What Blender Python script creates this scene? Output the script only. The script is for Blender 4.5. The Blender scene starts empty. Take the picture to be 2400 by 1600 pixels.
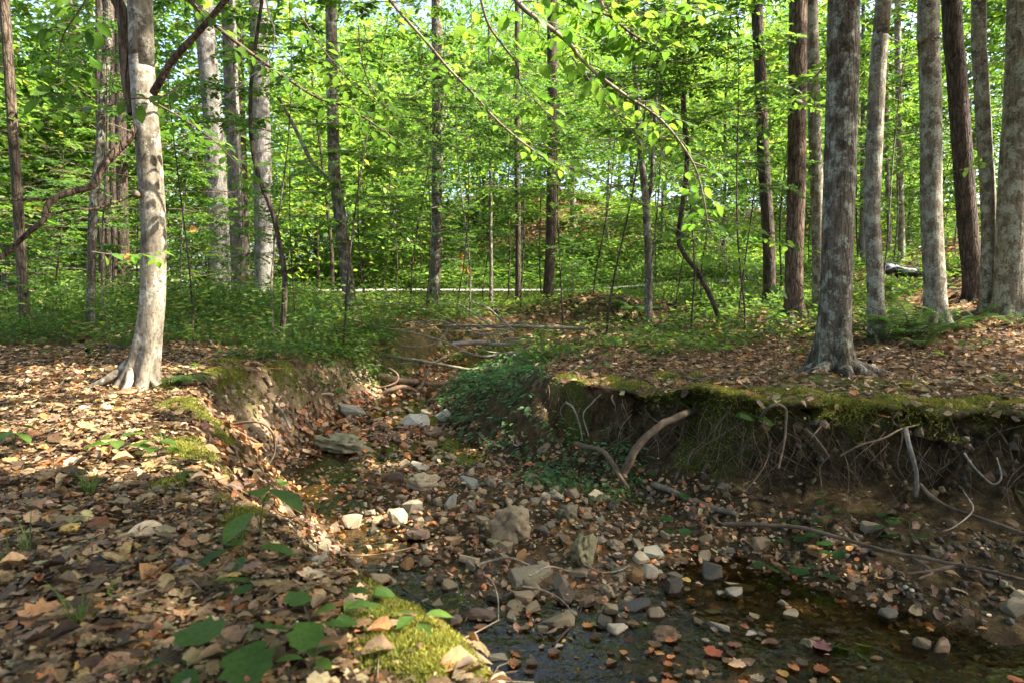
import bpy, math, random
import numpy as np

# ------------------------------------------------------------------ scene, camera, light
SC = bpy.context.scene
COL = SC.collection
rng = np.random.default_rng(7)
random.seed(7)

CAM_Z = 0.80
PITCH = math.atan((800 - 665) / 1600.0)
cam_d = bpy.data.cameras.new('camera')
cam = bpy.data.objects.new('camera', cam_d)
COL.objects.link(cam)
cam.location = (0, 0, CAM_Z)
cam.rotation_euler = (math.pi / 2 - PITCH, 0, 0)
cam_d.sensor_width = 36.0
cam_d.lens = 24.0
cam_d.clip_start = 0.05
cam_d.clip_end = 600
cam_d.dof.use_dof = True
cam_d.dof.focus_distance = 5.2
cam_d.dof.aperture_fstop = 4.5
SC.camera = cam

SUN_AZ = (0.985, -0.17)
SUN_EL = 47.0
ce = math.cos(math.radians(SUN_EL))
SUN = np.array([SUN_AZ[0] * ce, SUN_AZ[1] * ce, math.sin(math.radians(SUN_EL))])
SUN /= np.linalg.norm(SUN)

world = bpy.data.worlds.new('World')
SC.world = world
world.use_nodes = True
wn = world.node_tree
bg = wn.nodes['Background']
sky = wn.nodes.new('ShaderNodeTexSky')
sky.sky_type = 'NISHITA'
sky.sun_disc = False
sky.sun_elevation = math.radians(SUN_EL)
sky.sun_rotation = math.atan2(SUN[0], SUN[1])
sky.air_density = 0.8
sky.dust_density = 4.0
sky.ozone_density = 0.4
wn.links.new(sky.outputs[0], bg.inputs[0])
bg.inputs[1].default_value = 0.15

sun_d = bpy.data.lights.new('sun', 'SUN')
sun_d.energy = 5.0
sun_d.angle = math.radians(0.53)
sun_d.color = (1.0, 0.93, 0.80)
sun_o = bpy.data.objects.new('sun', sun_d)
COL.objects.link(sun_o)
sun_o.location = (20, -4, 30)
from mathutils import Vector, Matrix
sun_o.rotation_euler = Vector(SUN).to_track_quat('Z', 'Y').to_euler()

SC.view_settings.view_transform = 'Standard'
SC.view_settings.look = 'None'
SC.view_settings.exposure = 2.3
SC.view_settings.gamma = 1.0
SC.view_settings.use_curve_mapping = False
SC.render.engine = 'CYCLES'
cy = SC.cycles
cy.max_bounces = 8
cy.diffuse_bounces = 6
cy.glossy_bounces = 2
cy.transmission_bounces = 6
cy.transparent_max_bounces = 8
cy.caustics_reflective = False
cy.caustics_refractive = False
cy.sample_clamp_indirect = 6.0
cy.use_denoising = True
cy.use_adaptive_sampling = True
cy.adaptive_threshold = 0.015

# ------------------------------------------------------------------ helpers
def ray(px, py):
    u = (px - 1200) / 1600.0
    v = (800 - py) / 1600.0
    cp, sp = math.cos(PITCH), math.sin(PITCH)
    return np.array([u, cp + v * sp, -sp + v * cp])

CAMP = np.array([0, 0, CAM_Z])

def P(px, py, Y):
    """world point on the sight line of a photograph point at distance Y ahead"""
    r = ray(px, py)
    return CAMP + r * (Y / r[1])

def project(p):
    cp, sp = math.cos(PITCH), math.sin(PITCH)
    q = np.asarray(p, float) - CAMP
    f = q[1] * cp - q[2] * sp
    u = q[1] * sp + q[2] * cp
    if f < 0.05:
        return None
    return (1200 + 1600 * q[0] / f, 800 - 1600 * u / f)

def _hash(ix, iy, iz, s):
    h = np.sin(ix * 127.1 + iy * 311.7 + iz * 74.7 + s * 53.3) * 43758.5453
    return h - np.floor(h)

def vnoise(x, y, z=0.0, s=0.0):
    x = np.asarray(x, float); y = np.asarray(y, float); z = np.asarray(z, float) + 0 * x
    ix, iy, iz = np.floor(x), np.floor(y), np.floor(z)
    fx, fy, fz = x - ix, y - iy, z - iz
    fx = fx * fx * (3 - 2 * fx); fy = fy * fy * (3 - 2 * fy); fz = fz * fz * (3 - 2 * fz)
    out = 0
    for dx in (0, 1):
        for dy in (0, 1):
            for dz in (0, 1):
                w = (fx if dx else 1 - fx) * (fy if dy else 1 - fy) * (fz if dz else 1 - fz)
                out = out + w * _hash(ix + dx, iy + dy, iz + dz, s)
    return out * 2 - 1

def fbm(x, y, z=0.0, oct=4, s=0.0):
    a, f, t = 1.0, 1.0, 0.0
    for i in range(oct):
        t = t + a * vnoise(np.asarray(x) * f, np.asarray(y) * f, np.asarray(z) * f, s + i * 7.1)
        a *= 0.5; f *= 2.03
    return t / 1.9

def sstep(a, b, x):
    t = np.clip((np.asarray(x, float) - a) / (b - a), 0, 1)
    return t * t * (3 - 2 * t)

class MB:
    """gathers vertices, faces and vertex colours, then links ONE mesh object"""
    def __init__(self):
        self.v, self.f, self.c, self.n = [], [], [], 0
    def add(self, v, f, c=None):
        v = np.asarray(v, float).reshape(-1, 3)
        f = np.asarray(f, int)
        self.v.append(v)
        self.f.append(f + self.n)
        if c is None:
            c = (1, 1, 1)
        c = np.asarray(c, float)
        if c.ndim == 1:
            c = np.tile(c, (len(v), 1))
        self.c.append(c)
        self.n += len(v)
    def mesh(self, name, mat, smooth=True):
        me = bpy.data.meshes.new(name)
        if self.n == 0:
            return me
        V = np.concatenate(self.v); C = np.concatenate(self.c)
        me.vertices.add(len(V)); me.vertices.foreach_set('co', V.ravel())
        loops = np.concatenate([f.ravel() for f in self.f])
        tot = np.concatenate([np.full(len(f), f.shape[1]) for f in self.f])
        start = np.concatenate([[0], np.cumsum(tot)[:-1]])
        me.loops.add(len(loops)); me.loops.foreach_set('vertex_index', loops.astype(np.int32))
        me.polygons.add(len(tot))
        me.polygons.foreach_set('loop_start', start.astype(np.int32))
        try:
            me.polygons.foreach_set('loop_total', tot.astype(np.int32))
        except Exception:
            pass
        me.polygons.foreach_set('use_smooth', np.full(len(tot), smooth, dtype=bool))
        at = me.color_attributes.new('Col', 'FLOAT_COLOR', 'POINT')
        at.data.foreach_set('color', np.concatenate([C[:, :3], np.ones((len(C), 1))], 1).ravel().astype(np.float32))
        me.update(calc_edges=True)
        me.validate()
        if mat: me.materials.append(mat)
        return me
    def build(self, name, mat, parent=None, loc=None, smooth=True):
        me = self.mesh(name, mat, smooth)
        return link(name, me, parent, loc)

def link(name, me, parent=None, loc=None):
    o = bpy.data.objects.new(name, me)
    COL.objects.link(o)
    if parent is not None: o.parent = parent
    if loc is not None: o.location = loc
    return o

USED = set()
def tag(o, label=None, cat=None, group=None, kind=None):
    if label:
        o['label'] = label
        USED.add(label.lower())
    if cat: o['category'] = cat
    if group: o['group'] = group
    if kind: o['kind'] = kind
    return o

def thing(name, label, cat, loc, group=None, rz=0.0):
    o = bpy.data.objects.new(name, None)
    COL.objects.link(o)
    o.empty_display_size = 0.1
    o.location = tuple(loc); o.rotation_euler = (0, 0, rz)
    return tag(o, label, cat, group)

def catmull(pts, n):
    pts = np.asarray(pts, float)
    k = len(pts)
    if k == 2:
        t = np.linspace(0, 1, n)[:, None]
        return pts[0] * (1 - t) + pts[1] * t
    ext = np.vstack([2 * pts[0] - pts[1], pts, 2 * pts[-1] - pts[-2]])
    T = np.linspace(0, k - 1 - 1e-9, n)
    i = T.astype(int); t = (T - i)[:, None]
    p0, p1, p2, p3 = ext[i], ext[i + 1], ext[i + 2], ext[i + 3]
    return 0.5 * (2 * p1 + (p2 - p0) * t + (2 * p0 - 5 * p1 + 4 * p2 - p3) * t * t + (3 * p1 - p0 - 3 * p2 + p3) * t ** 3)

def tube(mb, path, rad, sides=8, col=(1, 1, 1), flare=None, rough=0.0, seed=0.0, cap=True):
    """tapered tube along path; flare = (strength, fall-off height, lobes, phase)"""
    path = np.asarray(path, float); n = len(path)
    rad = np.asarray(rad, float) * np.ones(n)
    tan = np.gradient(path, axis=0)
    tan /= np.linalg.norm(tan, axis=1)[:, None] + 1e-9
    ref = np.array([1.0, 0, 0]) if abs(tan[:, 0]).mean() < 0.8 else np.array([0, 0, 1.0])
    a = np.cross(tan, ref); a /= np.linalg.norm(a, axis=1)[:, None] + 1e-9
    b = np.cross(tan, a)
    th = np.linspace(0, 2 * math.pi, sides, endpoint=False)
    R = rad[:, None] * np.ones((n, sides))
    if flare:
        st, fh, lob, ph = flare
        hgt = np.linalg.norm(path - path[0], axis=1)
        e = np.exp(-hgt / fh)[:, None]
        lobes = np.clip(0.45 + 0.55 * np.cos(lob * th + ph) + 0.25 * np.cos((lob - 2) * th + 1.7 * ph), 0.05, None)
        R = R * (1 + st * e * lobes[None, :])
    if rough:
        zz = np.cumsum(np.r_[0, np.linalg.norm(np.diff(path, axis=0), axis=1)])[:, None]
        R = R * (1 + rough * fbm(np.cos(th)[None, :] * 1.6 + seed, np.sin(th)[None, :] * 1.6 + zz * 0.4 / (rad.mean() * 4 + .02), zz / (rad.mean() * 8 + .05), 3))
    V = path[:, None, :] + R[:, :, None] * (np.cos(th)[None, :, None] * a[:, None, :] + np.sin(th)[None, :, None] * b[:, None, :])
    i = np.arange(n - 1)[:, None]; j = np.arange(sides)[None, :]; j2 = (j + 1) % sides
    F = np.stack([i * sides + j, i * sides + j2, (i + 1) * sides + j2, (i + 1) * sides + j], -1).reshape(-1, 4)
    mb.add(V.reshape(-1, 3), F, col)
    if cap:
        top = np.vstack([V[-1], path[-1] + tan[-1] * rad[-1] * 0.4])
        mb.add(top, [[k, (k + 1) % sides, sides] for k in range(sides)], col if np.ndim(col) == 1 else np.asarray(col)[-1])

def frames(d, n):
    """(N,3,3) frames with columns along, across, normal"""
    d = d / (np.linalg.norm(d, axis=1)[:, None] + 1e-9)
    n = n - (n * d).sum(1)[:, None] * d
    n = n / (np.linalg.norm(n, axis=1)[:, None] + 1e-9)
    return np.stack([d, np.cross(n, d), n], -1)

def scatter(mb, tpl, pos, M, size, col):
    tv, tf = tpl
    N = len(pos)
    if N == 0: return
    size = np.asarray(size, float) * np.ones(N)
    V = pos[:, None, :] + np.einsum('nij,kj->nki', M, tv) * size[:, None, None]
    F = (tf[None] + (np.arange(N) * len(tv))[:, None, None]).reshape(-1, tf.shape[1])
    mb.add(V.reshape(-1, 3), F, np.repeat(col, len(tv), 0))

def rand_dirs(n):
    a = rng.uniform(0, 2 * math.pi, n)
    return np.stack([np.cos(a), np.sin(a), np.zeros(n)], 1)

def jit_up(n, s):
    v = rng.normal(0, s, (n, 3)); v[:, 2] = 1
    return v / np.linalg.norm(v, axis=1)[:, None]

def palette(n, cols, w, var=0.15):
    cols = np.asarray(cols, float)
    i = rng.choice(len(cols), n, p=np.asarray(w) / np.sum(w))
    return np.clip(cols[i] * (1 + rng.normal(0, var, (n, 1))) * (1 + rng.normal(0, var * .35, (n, 3))), 0.004, 0.85)

# leaf templates -------------------------------------------------------------
LEAF4 = (np.array([[0, 0, 0], [.45, .36, .07], [1, 0, -.05], [.45, -.36, .07]]), np.array([[0, 1, 2, 3]]))
LEAF6 = (np.array([[0, 0, 0], [.28, .26, .06], [.68, .23, .05], [1, 0, -.08], [.68, -.23, .05], [.28, -.26, .06]]),
         np.array([[0, 1, 2, 3], [0, 3, 4, 5]]))

def strip_leaf(n, wf, curl=0.0, droop=0.0, fold=0.1, serr=0.0, wave=0.0, seed=0):
    r = np.random.default_rng(seed)
    s = np.linspace(0, 1, n); V = []
    for k, x in enumerate(s):
        w = wf(x) * (1 + (serr if k % 2 else -serr))
        z0 = -droop * x * x
        cu = curl * w * w * 4
        wa = r.normal(0, wave)
        V += [[x, w, z0 + fold * w + cu + wa], [x, 0, z0], [x, -w, z0 + fold * w + cu + r.normal(0, wave)]]
    V = np.array(V); F = []
    for k in range(n - 1):
        b = k * 3
        F += [[b, b + 3, b + 4, b + 1], [b + 1, b + 4, b + 5, b + 2]]
    return V, np.array(F)

def lobed_leaf(pts, curl=0.0, wave=0.0, seed=0):
    """fan leaf from an outline (x along, y half width list), mirrored"""
    r = np.random.default_rng(seed)
    up = [(x, y) for x, y in pts]
    out = up + [(x, -y) for x, y in reversed(up[1:-1])]
    V = [[.42, 0, 0]] + [[x, y, curl * (y * y * 2.2 + (x - .45) ** 2 * 1.2) + r.normal(0, wave)] for x, y in out]
    n = len(out)
    F = [[0, 1 + k, 1 + (k + 1) % n] for k in range(n)]
    return np.array(V), np.array(F)

oval = lambda x: 0.30 * math.sin(math.pi * min(1, x * 0.97 + .03)) ** 0.8
wide = lambda x: 0.36 * math.sin(math.pi * (x ** 0.8)) ** 0.75 + .0
MAPLE = [(0, 0), (.07, .13), (.03, .33), (.2, .30), (.24, .47), (.43, .38), (.60, .50), (.65, .34), (.83, .28), (.85, .14), (1, 0)]
OAK = [(0, 0), (.12, .05), (.2, .2), (.3, .1), (.42, .28), (.52, .12), (.66, .30), (.74, .13), (.88, .16), (1, 0)]
RAG = [(0, .02), (.1, .16), (.28, .30), (.4, .22), (.55, .34), (.7, .20), (.86, .22), (.97, .05), (.9, 0)]
FLAT = lambda t: (t[0] * np.array([1, 1, .75]), t[1])
LITTER = [strip_leaf(6, oval, curl=.45, droop=.10, fold=.10, wave=.018, serr=.05, seed=1),
          strip_leaf(6, wide, curl=.25, droop=-.12, fold=-.05, wave=.022, serr=.06, seed=2),
          strip_leaf(6, oval, curl=1.2, droop=-.18, fold=.22, wave=.02, serr=.05, seed=3),
          strip_leaf(5, wide, curl=-.35, droop=.16, fold=-.07, wave=.022, seed=4),
          lobed_leaf(MAPLE, curl=.28, wave=.03, seed=5),
          lobed_leaf(OAK, curl=-.35, wave=.03, seed=6),
          lobed_leaf(MAPLE, curl=-.25, wave=.04, seed=7),
          lobed_leaf(RAG, curl=.3, wave=.035, seed=11),
          lobed_leaf(RAG, curl=-.4, wave=.03, seed=12)]
LITTER = [FLAT(t) for t in LITTER]
BIGLEAF = strip_leaf(13, lambda x: .31 * math.sin(math.pi * min(1, x ** .85 + .01)) ** .8, curl=.12, droop=.22, fold=.12, serr=.09, wave=.006, seed=8)
SMALLLEAF = strip_leaf(5, oval, curl=.1, droop=.15, fold=.15, seed=9)
LOBED = lobed_leaf([(0, 0), (.05, .3), (.2, .42), (.3, .33), (.5, .5), (.62, .36), (.8, .33), (.85, .16), (1, 0)], curl=.18, wave=.015, seed=10)
# ------------------------------------------------------------------ materials
def new_mat(name):
    m = bpy.data.materials.new(name)
    m.use_nodes = True
    nt = m.node_tree
    for n in list(nt.nodes): nt.nodes.remove(n)
    out = nt.nodes.new('ShaderNodeOutputMaterial')
    return m, nt, out

def nd(nt, typ, **kw):
    n = nt.nodes.new(typ)
    for k, v in kw.items():
        if k.startswith('i_'):
            key = k[2:]
            n.inputs[int(key) if key.isdigit() else key].default_value = v
        else:
            setattr(n, k, v)
    return n

def noise(nt, vec, scale, detail=4, rough=.55, dist=0.0):
    n = nd(nt, 'ShaderNodeTexNoise')
    n.inputs['Scale'].default_value = scale
    n.inputs['Detail'].default_value = detail
    n.inputs['Roughness'].default_value = rough
    n.inputs['Distortion'].default_value = dist
    if vec is not None: nt.links.new(vec, n.inputs['Vector'])
    return n

def ramp(nt, fac, stops):
    r = nd(nt, 'ShaderNodeValToRGB')
    el = r.color_ramp.elements
    while len(el) > 1: el.remove(el[-1])
    el[0].position = stops[0][0]; el[0].color = (*stops[0][1], 1)
    for p, c in stops[1:]:
        e = el.new(p); e.color = (*c, 1)
    nt.links.new(fac, r.inputs[0])
    return r

def mixc(nt, fac, a, b, mode='MIX'):
    m = nd(nt, 'ShaderNodeMix', data_type='RGBA', blend_type=mode)
    for sock, v in ((m.inputs['Factor'], fac), (m.inputs[6], a), (m.inputs[7], b)):
        if isinstance(v, (int, float)): sock.default_value = v
        elif isinstance(v, tuple): sock.default_value = (*v, 1)
        else: nt.links.new(v, sock)
    return m.outputs[2]

def bump(nt, h, strength, dist=.01):
    b = nd(nt, 'ShaderNodeBump')
    b.inputs['Strength'].default_value = strength
    b.inputs['Distance'].default_value = dist
    nt.links.new(h, b.inputs['Height'])
    return b.outputs[0]

def coords(nt, scale=(1, 1, 1), kind='Object'):
    t = nd(nt, 'ShaderNodeTexCoord')
    mp = nd(nt, 'ShaderNodeMapping')
    mp.inputs['Scale'].default_value = scale
    nt.links.new(t.outputs[kind], mp.inputs[0])
    return mp.outputs[0]

def mat_leaf(name, trans=.55, tint=(1.62, 1.64, .85), gloss=.25, objcol=False, spots=False):
    m, nt, out = new_mat(name)
    if objcol:
        c = nd(nt, 'ShaderNodeObjectInfo').outputs['Color']
    else:
        c = nd(nt, 'ShaderNodeAttribute', attribute_name='Col').outputs['Color']
    v = noise(nt, coords(nt), 9.0, 3)
    c = mixc(nt, 1.0, c, ramp(nt, v.outputs[0], [(.3, (.72, .75, .7)), (.7, (1.2, 1.15, 1.1))]).outputs[0], 'MULTIPLY')
    else_sat = nd(nt, 'ShaderNodeHueSaturation'); else_sat.inputs['Saturation'].default_value = .9
    nt.links.new(c, else_sat.inputs['Color']); c = else_sat.outputs[0]
    if spots:
        v2 = noise(nt, coords(nt), 70.0, 6, .7)
        c = mixc(nt, 1.0, c, ramp(nt, v2.outputs[0], [(.3, (.42, .38, .34)), (.46, (.92, .9, .88)), (.7, (1.3, 1.25, 1.2))]).outputs[0], 'MULTIPLY')
    pr = nd(nt, 'ShaderNodeBsdfPrincipled')
    pr.inputs['Roughness'].default_value = .48
    pr.inputs['Specular IOR Level'].default_value = gloss
    nt.links.new(c, pr.inputs['Base Color'])
    tc = mixc(nt, 1.0, c, tint, 'MULTIPLY')
    tr = nd(nt, 'ShaderNodeBsdfTranslucent')
    nt.links.new(tc, tr.inputs[0])
    mx = nd(nt, 'ShaderNodeMixShader')
    mx.inputs[0].default_value = trans
    nt.links.new(pr.outputs[0], mx.inputs[1]); nt.links.new(tr.outputs[0], mx.inputs[2])
    nt.links.new(mx.outputs[0], out.inputs[0])
    return m

def mat_surface(name, build, rough=.85, spec=.2):
    m, nt, out = new_mat(name)
    pr = nd(nt, 'ShaderNodeBsdfPrincipled')
    pr.inputs['Roughness'].default_value = rough
    pr.inputs['Specular IOR Level'].default_value = spec
    c, n = build(nt)
    if isinstance(c, tuple): pr.inputs['Base Color'].default_value = (*c, 1)
    else: nt.links.new(c, pr.inputs['Base Color'])
    if n is not None: nt.links.new(n, pr.inputs['Normal'])
    nt.links.new(pr.outputs[0], out.inputs[0])
    return m

def bark(lo, mid, hi, lichen, lich_amt, fissure, bstr):
    """bark: vertical grain, blotches, pale crustose lichen patches, moss foot kept in vertex colour"""
    def f(nt):
        co = coords(nt)
        gr = noise(nt, coords(nt, (1, 1, .16)), 26.0, 6, .62)
        bl = noise(nt, coords(nt, (1, 1, .7)), 5.5, 5, .6, .4)
        base = ramp(nt, gr.outputs[0], [(.3, lo), (.5, mid), (.7, hi)]).outputs[0]
        dark = ramp(nt, bl.outputs[0], [(.34, (.42, .40, .38)), (.5, (1, 1, 1)), (.68, (1.22, 1.2, 1.16))]).outputs[0]
        c = mixc(nt, 1.0, base, dark, 'MULTIPLY')
        li = noise(nt, coords(nt, (1, 1, .9)), 8.5, 7, .74, .15)
        lm = ramp(nt, li.outputs[0], [(.545 - lich_amt, (0, 0, 0)), (.62 - lich_amt, (.85, .85, .85))]).outputs[0]
        c = mixc(nt, lm, c, lichen)
        sp = noise(nt, co, 42.0, 3, .6)
        c = mixc(nt, 1.0, c, ramp(nt, sp.outputs[0], [(.36, (.55, .53, .5)), (.48, (1, 1, 1))]).outputs[0], 'MULTIPLY')
        at = nd(nt, 'ShaderNodeAttribute', attribute_name='Col').outputs['Color']
        c = mixc(nt, 1.0, c, at, 'MULTIPLY')
        w = nd(nt, 'ShaderNodeTexVoronoi', feature='DISTANCE_TO_EDGE')
        w.inputs['Scale'].default_value = 24.0
        wc = noise(nt, coords(nt, (1, 1, .2)), 12.0, 3)
        vm = nd(nt, 'ShaderNodeMapping'); vm.inputs['Scale'].default_value = (1, 1, .13)
        ad = nd(nt, 'ShaderNodeVectorMath', operation='ADD')
        nt.links.new(co, ad.inputs[0])
        sc = nd(nt, 'ShaderNodeVectorMath', operation='SCALE'); sc.inputs['Scale'].default_value = .06
        nt.links.new(wc.outputs['Color'], sc.inputs[0]); nt.links.new(sc.outputs[0], ad.inputs[1])
        nt.links.new(ad.outputs[0], vm.inputs[0]); nt.links.new(vm.outputs[0], w.inputs['Vector'])
        fi = ramp(nt, w.outputs['Distance'], [(0, (0, 0, 0)), (.13, (1, 1, 1))]).outputs[0]
        c = mixc(nt, fissure, c, mixc(nt, 1.0, c, mixc(nt, fi, (.28, .25, .22), (1, 1, 1)), 'MULTIPLY'))
        h = mixc(nt, fissure, gr.outputs[0], fi)
        h = mixc(nt, .3, h, sp.outputs[0])
        return c, bump(nt, h, bstr, .02)
    return f

BARK_BEECH = mat_surface('bark_beech', bark((.105, .085, .058), (.20, .17, .125), (.31, .27, .205), (.40, .38, .31), .02, .05, .45))
BARK_LICHEN = mat_surface('bark_lichen', bark((.085, .066, .044), (.165, .138, .098), (.25, .22, .165), (.33, .34, .26), .05, .18, .6))
BARK_RIDGED = mat_surface('bark_ridged', bark((.06, .045, .030), (.12, .096, .068), (.185, .155, .115), (.30, .315, .245), .04, .5, .9))
BARK_DARK = mat_surface('bark_dark', bark((.035, .025, .018), (.075, .055, .04), (.12, .092, .068), (.16, .17, .13), -.06, .8, .9))
BARK_GREY = mat_surface('bark_grey', bark((.085, .073, .06), (.155, .14, .12), (.22, .20, .175), (.28, .28, .255), .02, .35, .6))
BARK_RED = mat_surface('bark_red', bark((.07, .045, .03), (.14, .095, .065), (.21, .15, .105), (.26, .24, .2), -.04, .9, 1.0))

def _wood(nt):
    g = noise(nt, coords(nt), 30.0, 5)
    b = noise(nt, coords(nt), 6.0, 4)
    at = nd(nt, 'ShaderNodeAttribute', attribute_name='Col').outputs['Color']
    c = mixc(nt, 1.0, at, ramp(nt, g.outputs[0], [(.3, (.55, .52, .5)), (.7, (1.3, 1.28, 1.22))]).outputs[0], 'MULTIPLY')
    c = mixc(nt, 1.0, c, ramp(nt, b.outputs[0], [(.35, (.6, .6, .55)), (.6, (1.12, 1.1, 1.1))]).outputs[0], 'MULTIPLY')
    return c, bump(nt, g.outputs[0], .5, .006)
WOOD = mat_surface('wood', _wood)

LEAF = mat_leaf('leaf')
LEAF_OBJ = mat_leaf('leaf_object', objcol=True)
LITTER_M = mat_leaf('dead_leaf', trans=.15, tint=(1.15, .92, .65), gloss=.12, spots=True)
LITTER_OBJ = mat_leaf('dead_leaf_object', trans=.18, tint=(1.3, .9, .6), gloss=.12, objcol=True, spots=True)
MOSS_M = mat_leaf('moss', trans=.3, tint=(1.5, 1.4, .6), gloss=.05)

def _stone(nt):
    oi = nd(nt, 'ShaderNodeObjectInfo')
    co = coords(nt)
    off = nd(nt, 'ShaderNodeVectorMath', operation='ADD')
    sc = nd(nt, 'ShaderNodeMath', operation='MULTIPLY'); sc.inputs[1].default_value = 40.0
    nt.links.new(oi.outputs['Random'], sc.inputs[0])
    nt.links.new(co, off.inputs[0]); nt.links.new(sc.outputs[0], off.inputs[1])
    a = noise(nt, off.outputs[0], 14.0, 7, .68)
    b = noise(nt, off.outputs[0], 45.0, 5, .6)
    c = mixc(nt, 1.0, oi.outputs['Color'], ramp(nt, a.outputs[0], [(.28, (.42, .38, .34)), (.45, (.9, .88, .86)), (.6, (1.12, 1.1, 1.05)), (.75, (1.5, 1.42, 1.3))]).outputs[0], 'MULTIPLY')
    c = mixc(nt, 1.0, c, ramp(nt, b.outputs[0], [(.33, (.6, .58, .55)), (.5, (1.05, 1.05, 1.05))]).outputs[0], 'MULTIPLY')
    h = mixc(nt, .5, a.outputs[0], b.outputs[0])
    return c, bump(nt, h, .75, .02)
STONE = mat_surface('stone', _stone, rough=.62, spec=.35)

def _gravel(nt):
    at = nd(nt, 'ShaderNodeAttribute', attribute_name='Col').outputs['Color']
    b = noise(nt, coords(nt), 40.0, 5, .6)
    c = mixc(nt, 1.0, at, ramp(nt, b.outputs[0], [(.3, (.55, .52, .5)), (.7, (1.3, 1.28, 1.22))]).outputs[0], 'MULTIPLY')
    return c, bump(nt, b.outputs[0], .5, .01)
PEBBLE = mat_surface('pebble', _gravel, rough=.6, spec=.35)

def _soil(nt):
    """vertex colour R = leaf litter, G = moss / herb green, B = pale clay, rest dark humus and soil"""
    at = nd(nt, 'ShaderNodeAttribute', attribute_name='Col').outputs['Color']
    sp = nd(nt, 'ShaderNodeSeparateColor'); nt.links.new(at, sp.inputs[0])
    co = coords(nt)
    f1 = noise(nt, co, 9.0, 7, .65); f2 = noise(nt, co, 55.0, 5, .65)
    str_ = noise(nt, coords(nt, (1, 1, .22)), 24.0, 5, .6)
    soil = ramp(nt, f1.outputs[0], [(.3, (.022, .014, .007)), (.48, (.058, .038, .017)), (.6, (.098, .067, .030)), (.75, (.16, .113, .055))]).outputs[0]
    clay = ramp(nt, f1.outputs[0], [(.3, (.17, .115, .065)), (.5, (.33, .24, .15)), (.7, (.47, .365, .25))]).outputs[0]
    c = mixc(nt, sp.outputs[2], soil, clay)
    vo = nd(nt, 'ShaderNodeTexVoronoi'); vo.inputs['Scale'].default_value = 13.0
    nt.links.new(co, vo.inputs['Vector'])
    hs = nd(nt, 'ShaderNodeSeparateColor'); nt.links.new(vo.outputs['Color'], hs.inputs[0])
    lit = ramp(nt, hs.outputs[0], [(0, (.055, .035, .022)), (.25, (.13, .078, .045)), (.5, (.22, .14, .085)), (.72, (.32, .21, .125)), (.88, (.30, .13, .04)), (1, (.38, .27, .17))])
    lit.color_ramp.interpolation = 'CONSTANT'
    lc = mixc(nt, 1.0, lit.outputs[0], ramp(nt, vo.outputs['Distance'], [(0, (1.1, 1.1, 1.1)), (.6, (.5, .47, .45))]).outputs[0], 'MULTIPLY')
    lm = noise(nt, co, 3.0, 4)
    c = mixc(nt, sp.outputs[0], c, lc)
    gm = mixc(nt, f2.outputs[0], (.035, .045, .008), (.11, .13, .02))
    c = mixc(nt, sp.outputs[1], c, gm)
    c = mixc(nt, 1.0, c, ramp(nt, f2.outputs[0], [(.3, (.55, .53, .5)), (.62, (1.15, 1.15, 1.12))]).outputs[0], 'MULTIPLY')
    h = mixc(nt, .5, f1.outputs[0], f2.outputs[0])
    h = mixc(nt, .35, h, str_.outputs[0])
    return c, bump(nt, h, 1.0, .045)
SOIL = mat_surface('forest_soil', _soil, rough=.9, spec=.12)

def _road(nt):
    a = noise(nt, coords(nt), 3.0, 5); b = noise(nt, coords(nt), 60.0, 3)
    c = ramp(nt, a.outputs[0], [(.3, (.27, .255, .23)), (.7, (.42, .405, .37))]).outputs[0]
    c = mixc(nt, 1.0, c, ramp(nt, b.outputs[0], [(.3, (.75, .75, .75)), (.7, (1.15, 1.15, 1.15))]).outputs[0], 'MULTIPLY')
    return c, bump(nt, b.outputs[0], .5, .01)
ROAD = mat_surface('road_gravel', _road)

def flat_mat(name, col, rough=.5, spec=.5, coat=0.0):
    def f(nt):
        n = noise(nt, coords(nt), 12.0, 3)
        return mixc(nt, 1.0, col, ramp(nt, n.outputs[0], [(.3, (.88, .88, .88)), (.7, (1.08, 1.08, 1.08))]).outputs[0], 'MULTIPLY'), None
    m = mat_surface(name, f, rough, spec)
    return m
PAINT = flat_mat('white_car_paint', (.72, .73, .74), .2, .6)
GLASS = flat_mat('dark_car_glass', (.02, .025, .03), .05, .8)
RUBBER = flat_mat('tyre_rubber', (.02, .02, .02), .8)
RED = flat_mat('red_lens', (.45, .02, .02), .2)
CHROME = flat_mat('grey_hub', (.4, .4, .42), .3)
TAPE = flat_mat('orange_tape', (.85, .16, .02), .4)
BLACK = flat_mat('black_glossy_skin', (.006, .006, .007), .18, .8)

def mat_water():
    m, nt, out = new_mat('creek_water')
    co = coords(nt)
    n1 = noise(nt, co, 6.0, 3, .5, .5); n2 = noise(nt, co, 30.0, 2)
    h = mixc(nt, .25, n1.outputs[0], n2.outputs[0])
    bp = bump(nt, h, .4, .03)
    tr = nd(nt, 'ShaderNodeBsdfTransparent'); tr.inputs[0].default_value = (.82, .70, .50, 1)
    gl = nd(nt, 'ShaderNodeBsdfGlossy'); gl.inputs['Roughness'].default_value = .02
    gl.inputs[0].default_value = (1, 1, 1, 1)
    nt.links.new(bp, gl.inputs['Normal'])
    fr = nd(nt, 'ShaderNodeFresnel'); fr.inputs['IOR'].default_value = 1.33
    nt.links.new(bp, fr.inputs['Normal'])
    mx = nd(nt, 'ShaderNodeMixShader')
    nt.links.new(fr.outputs[0], mx.inputs[0]); nt.links.new(tr.outputs[0], mx.inputs[1]); nt.links.new(gl.outputs[0], mx.inputs[2])
    nt.links.new(mx.outputs[0], out.inputs[0])
    return m
WATER = mat_water()

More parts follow.
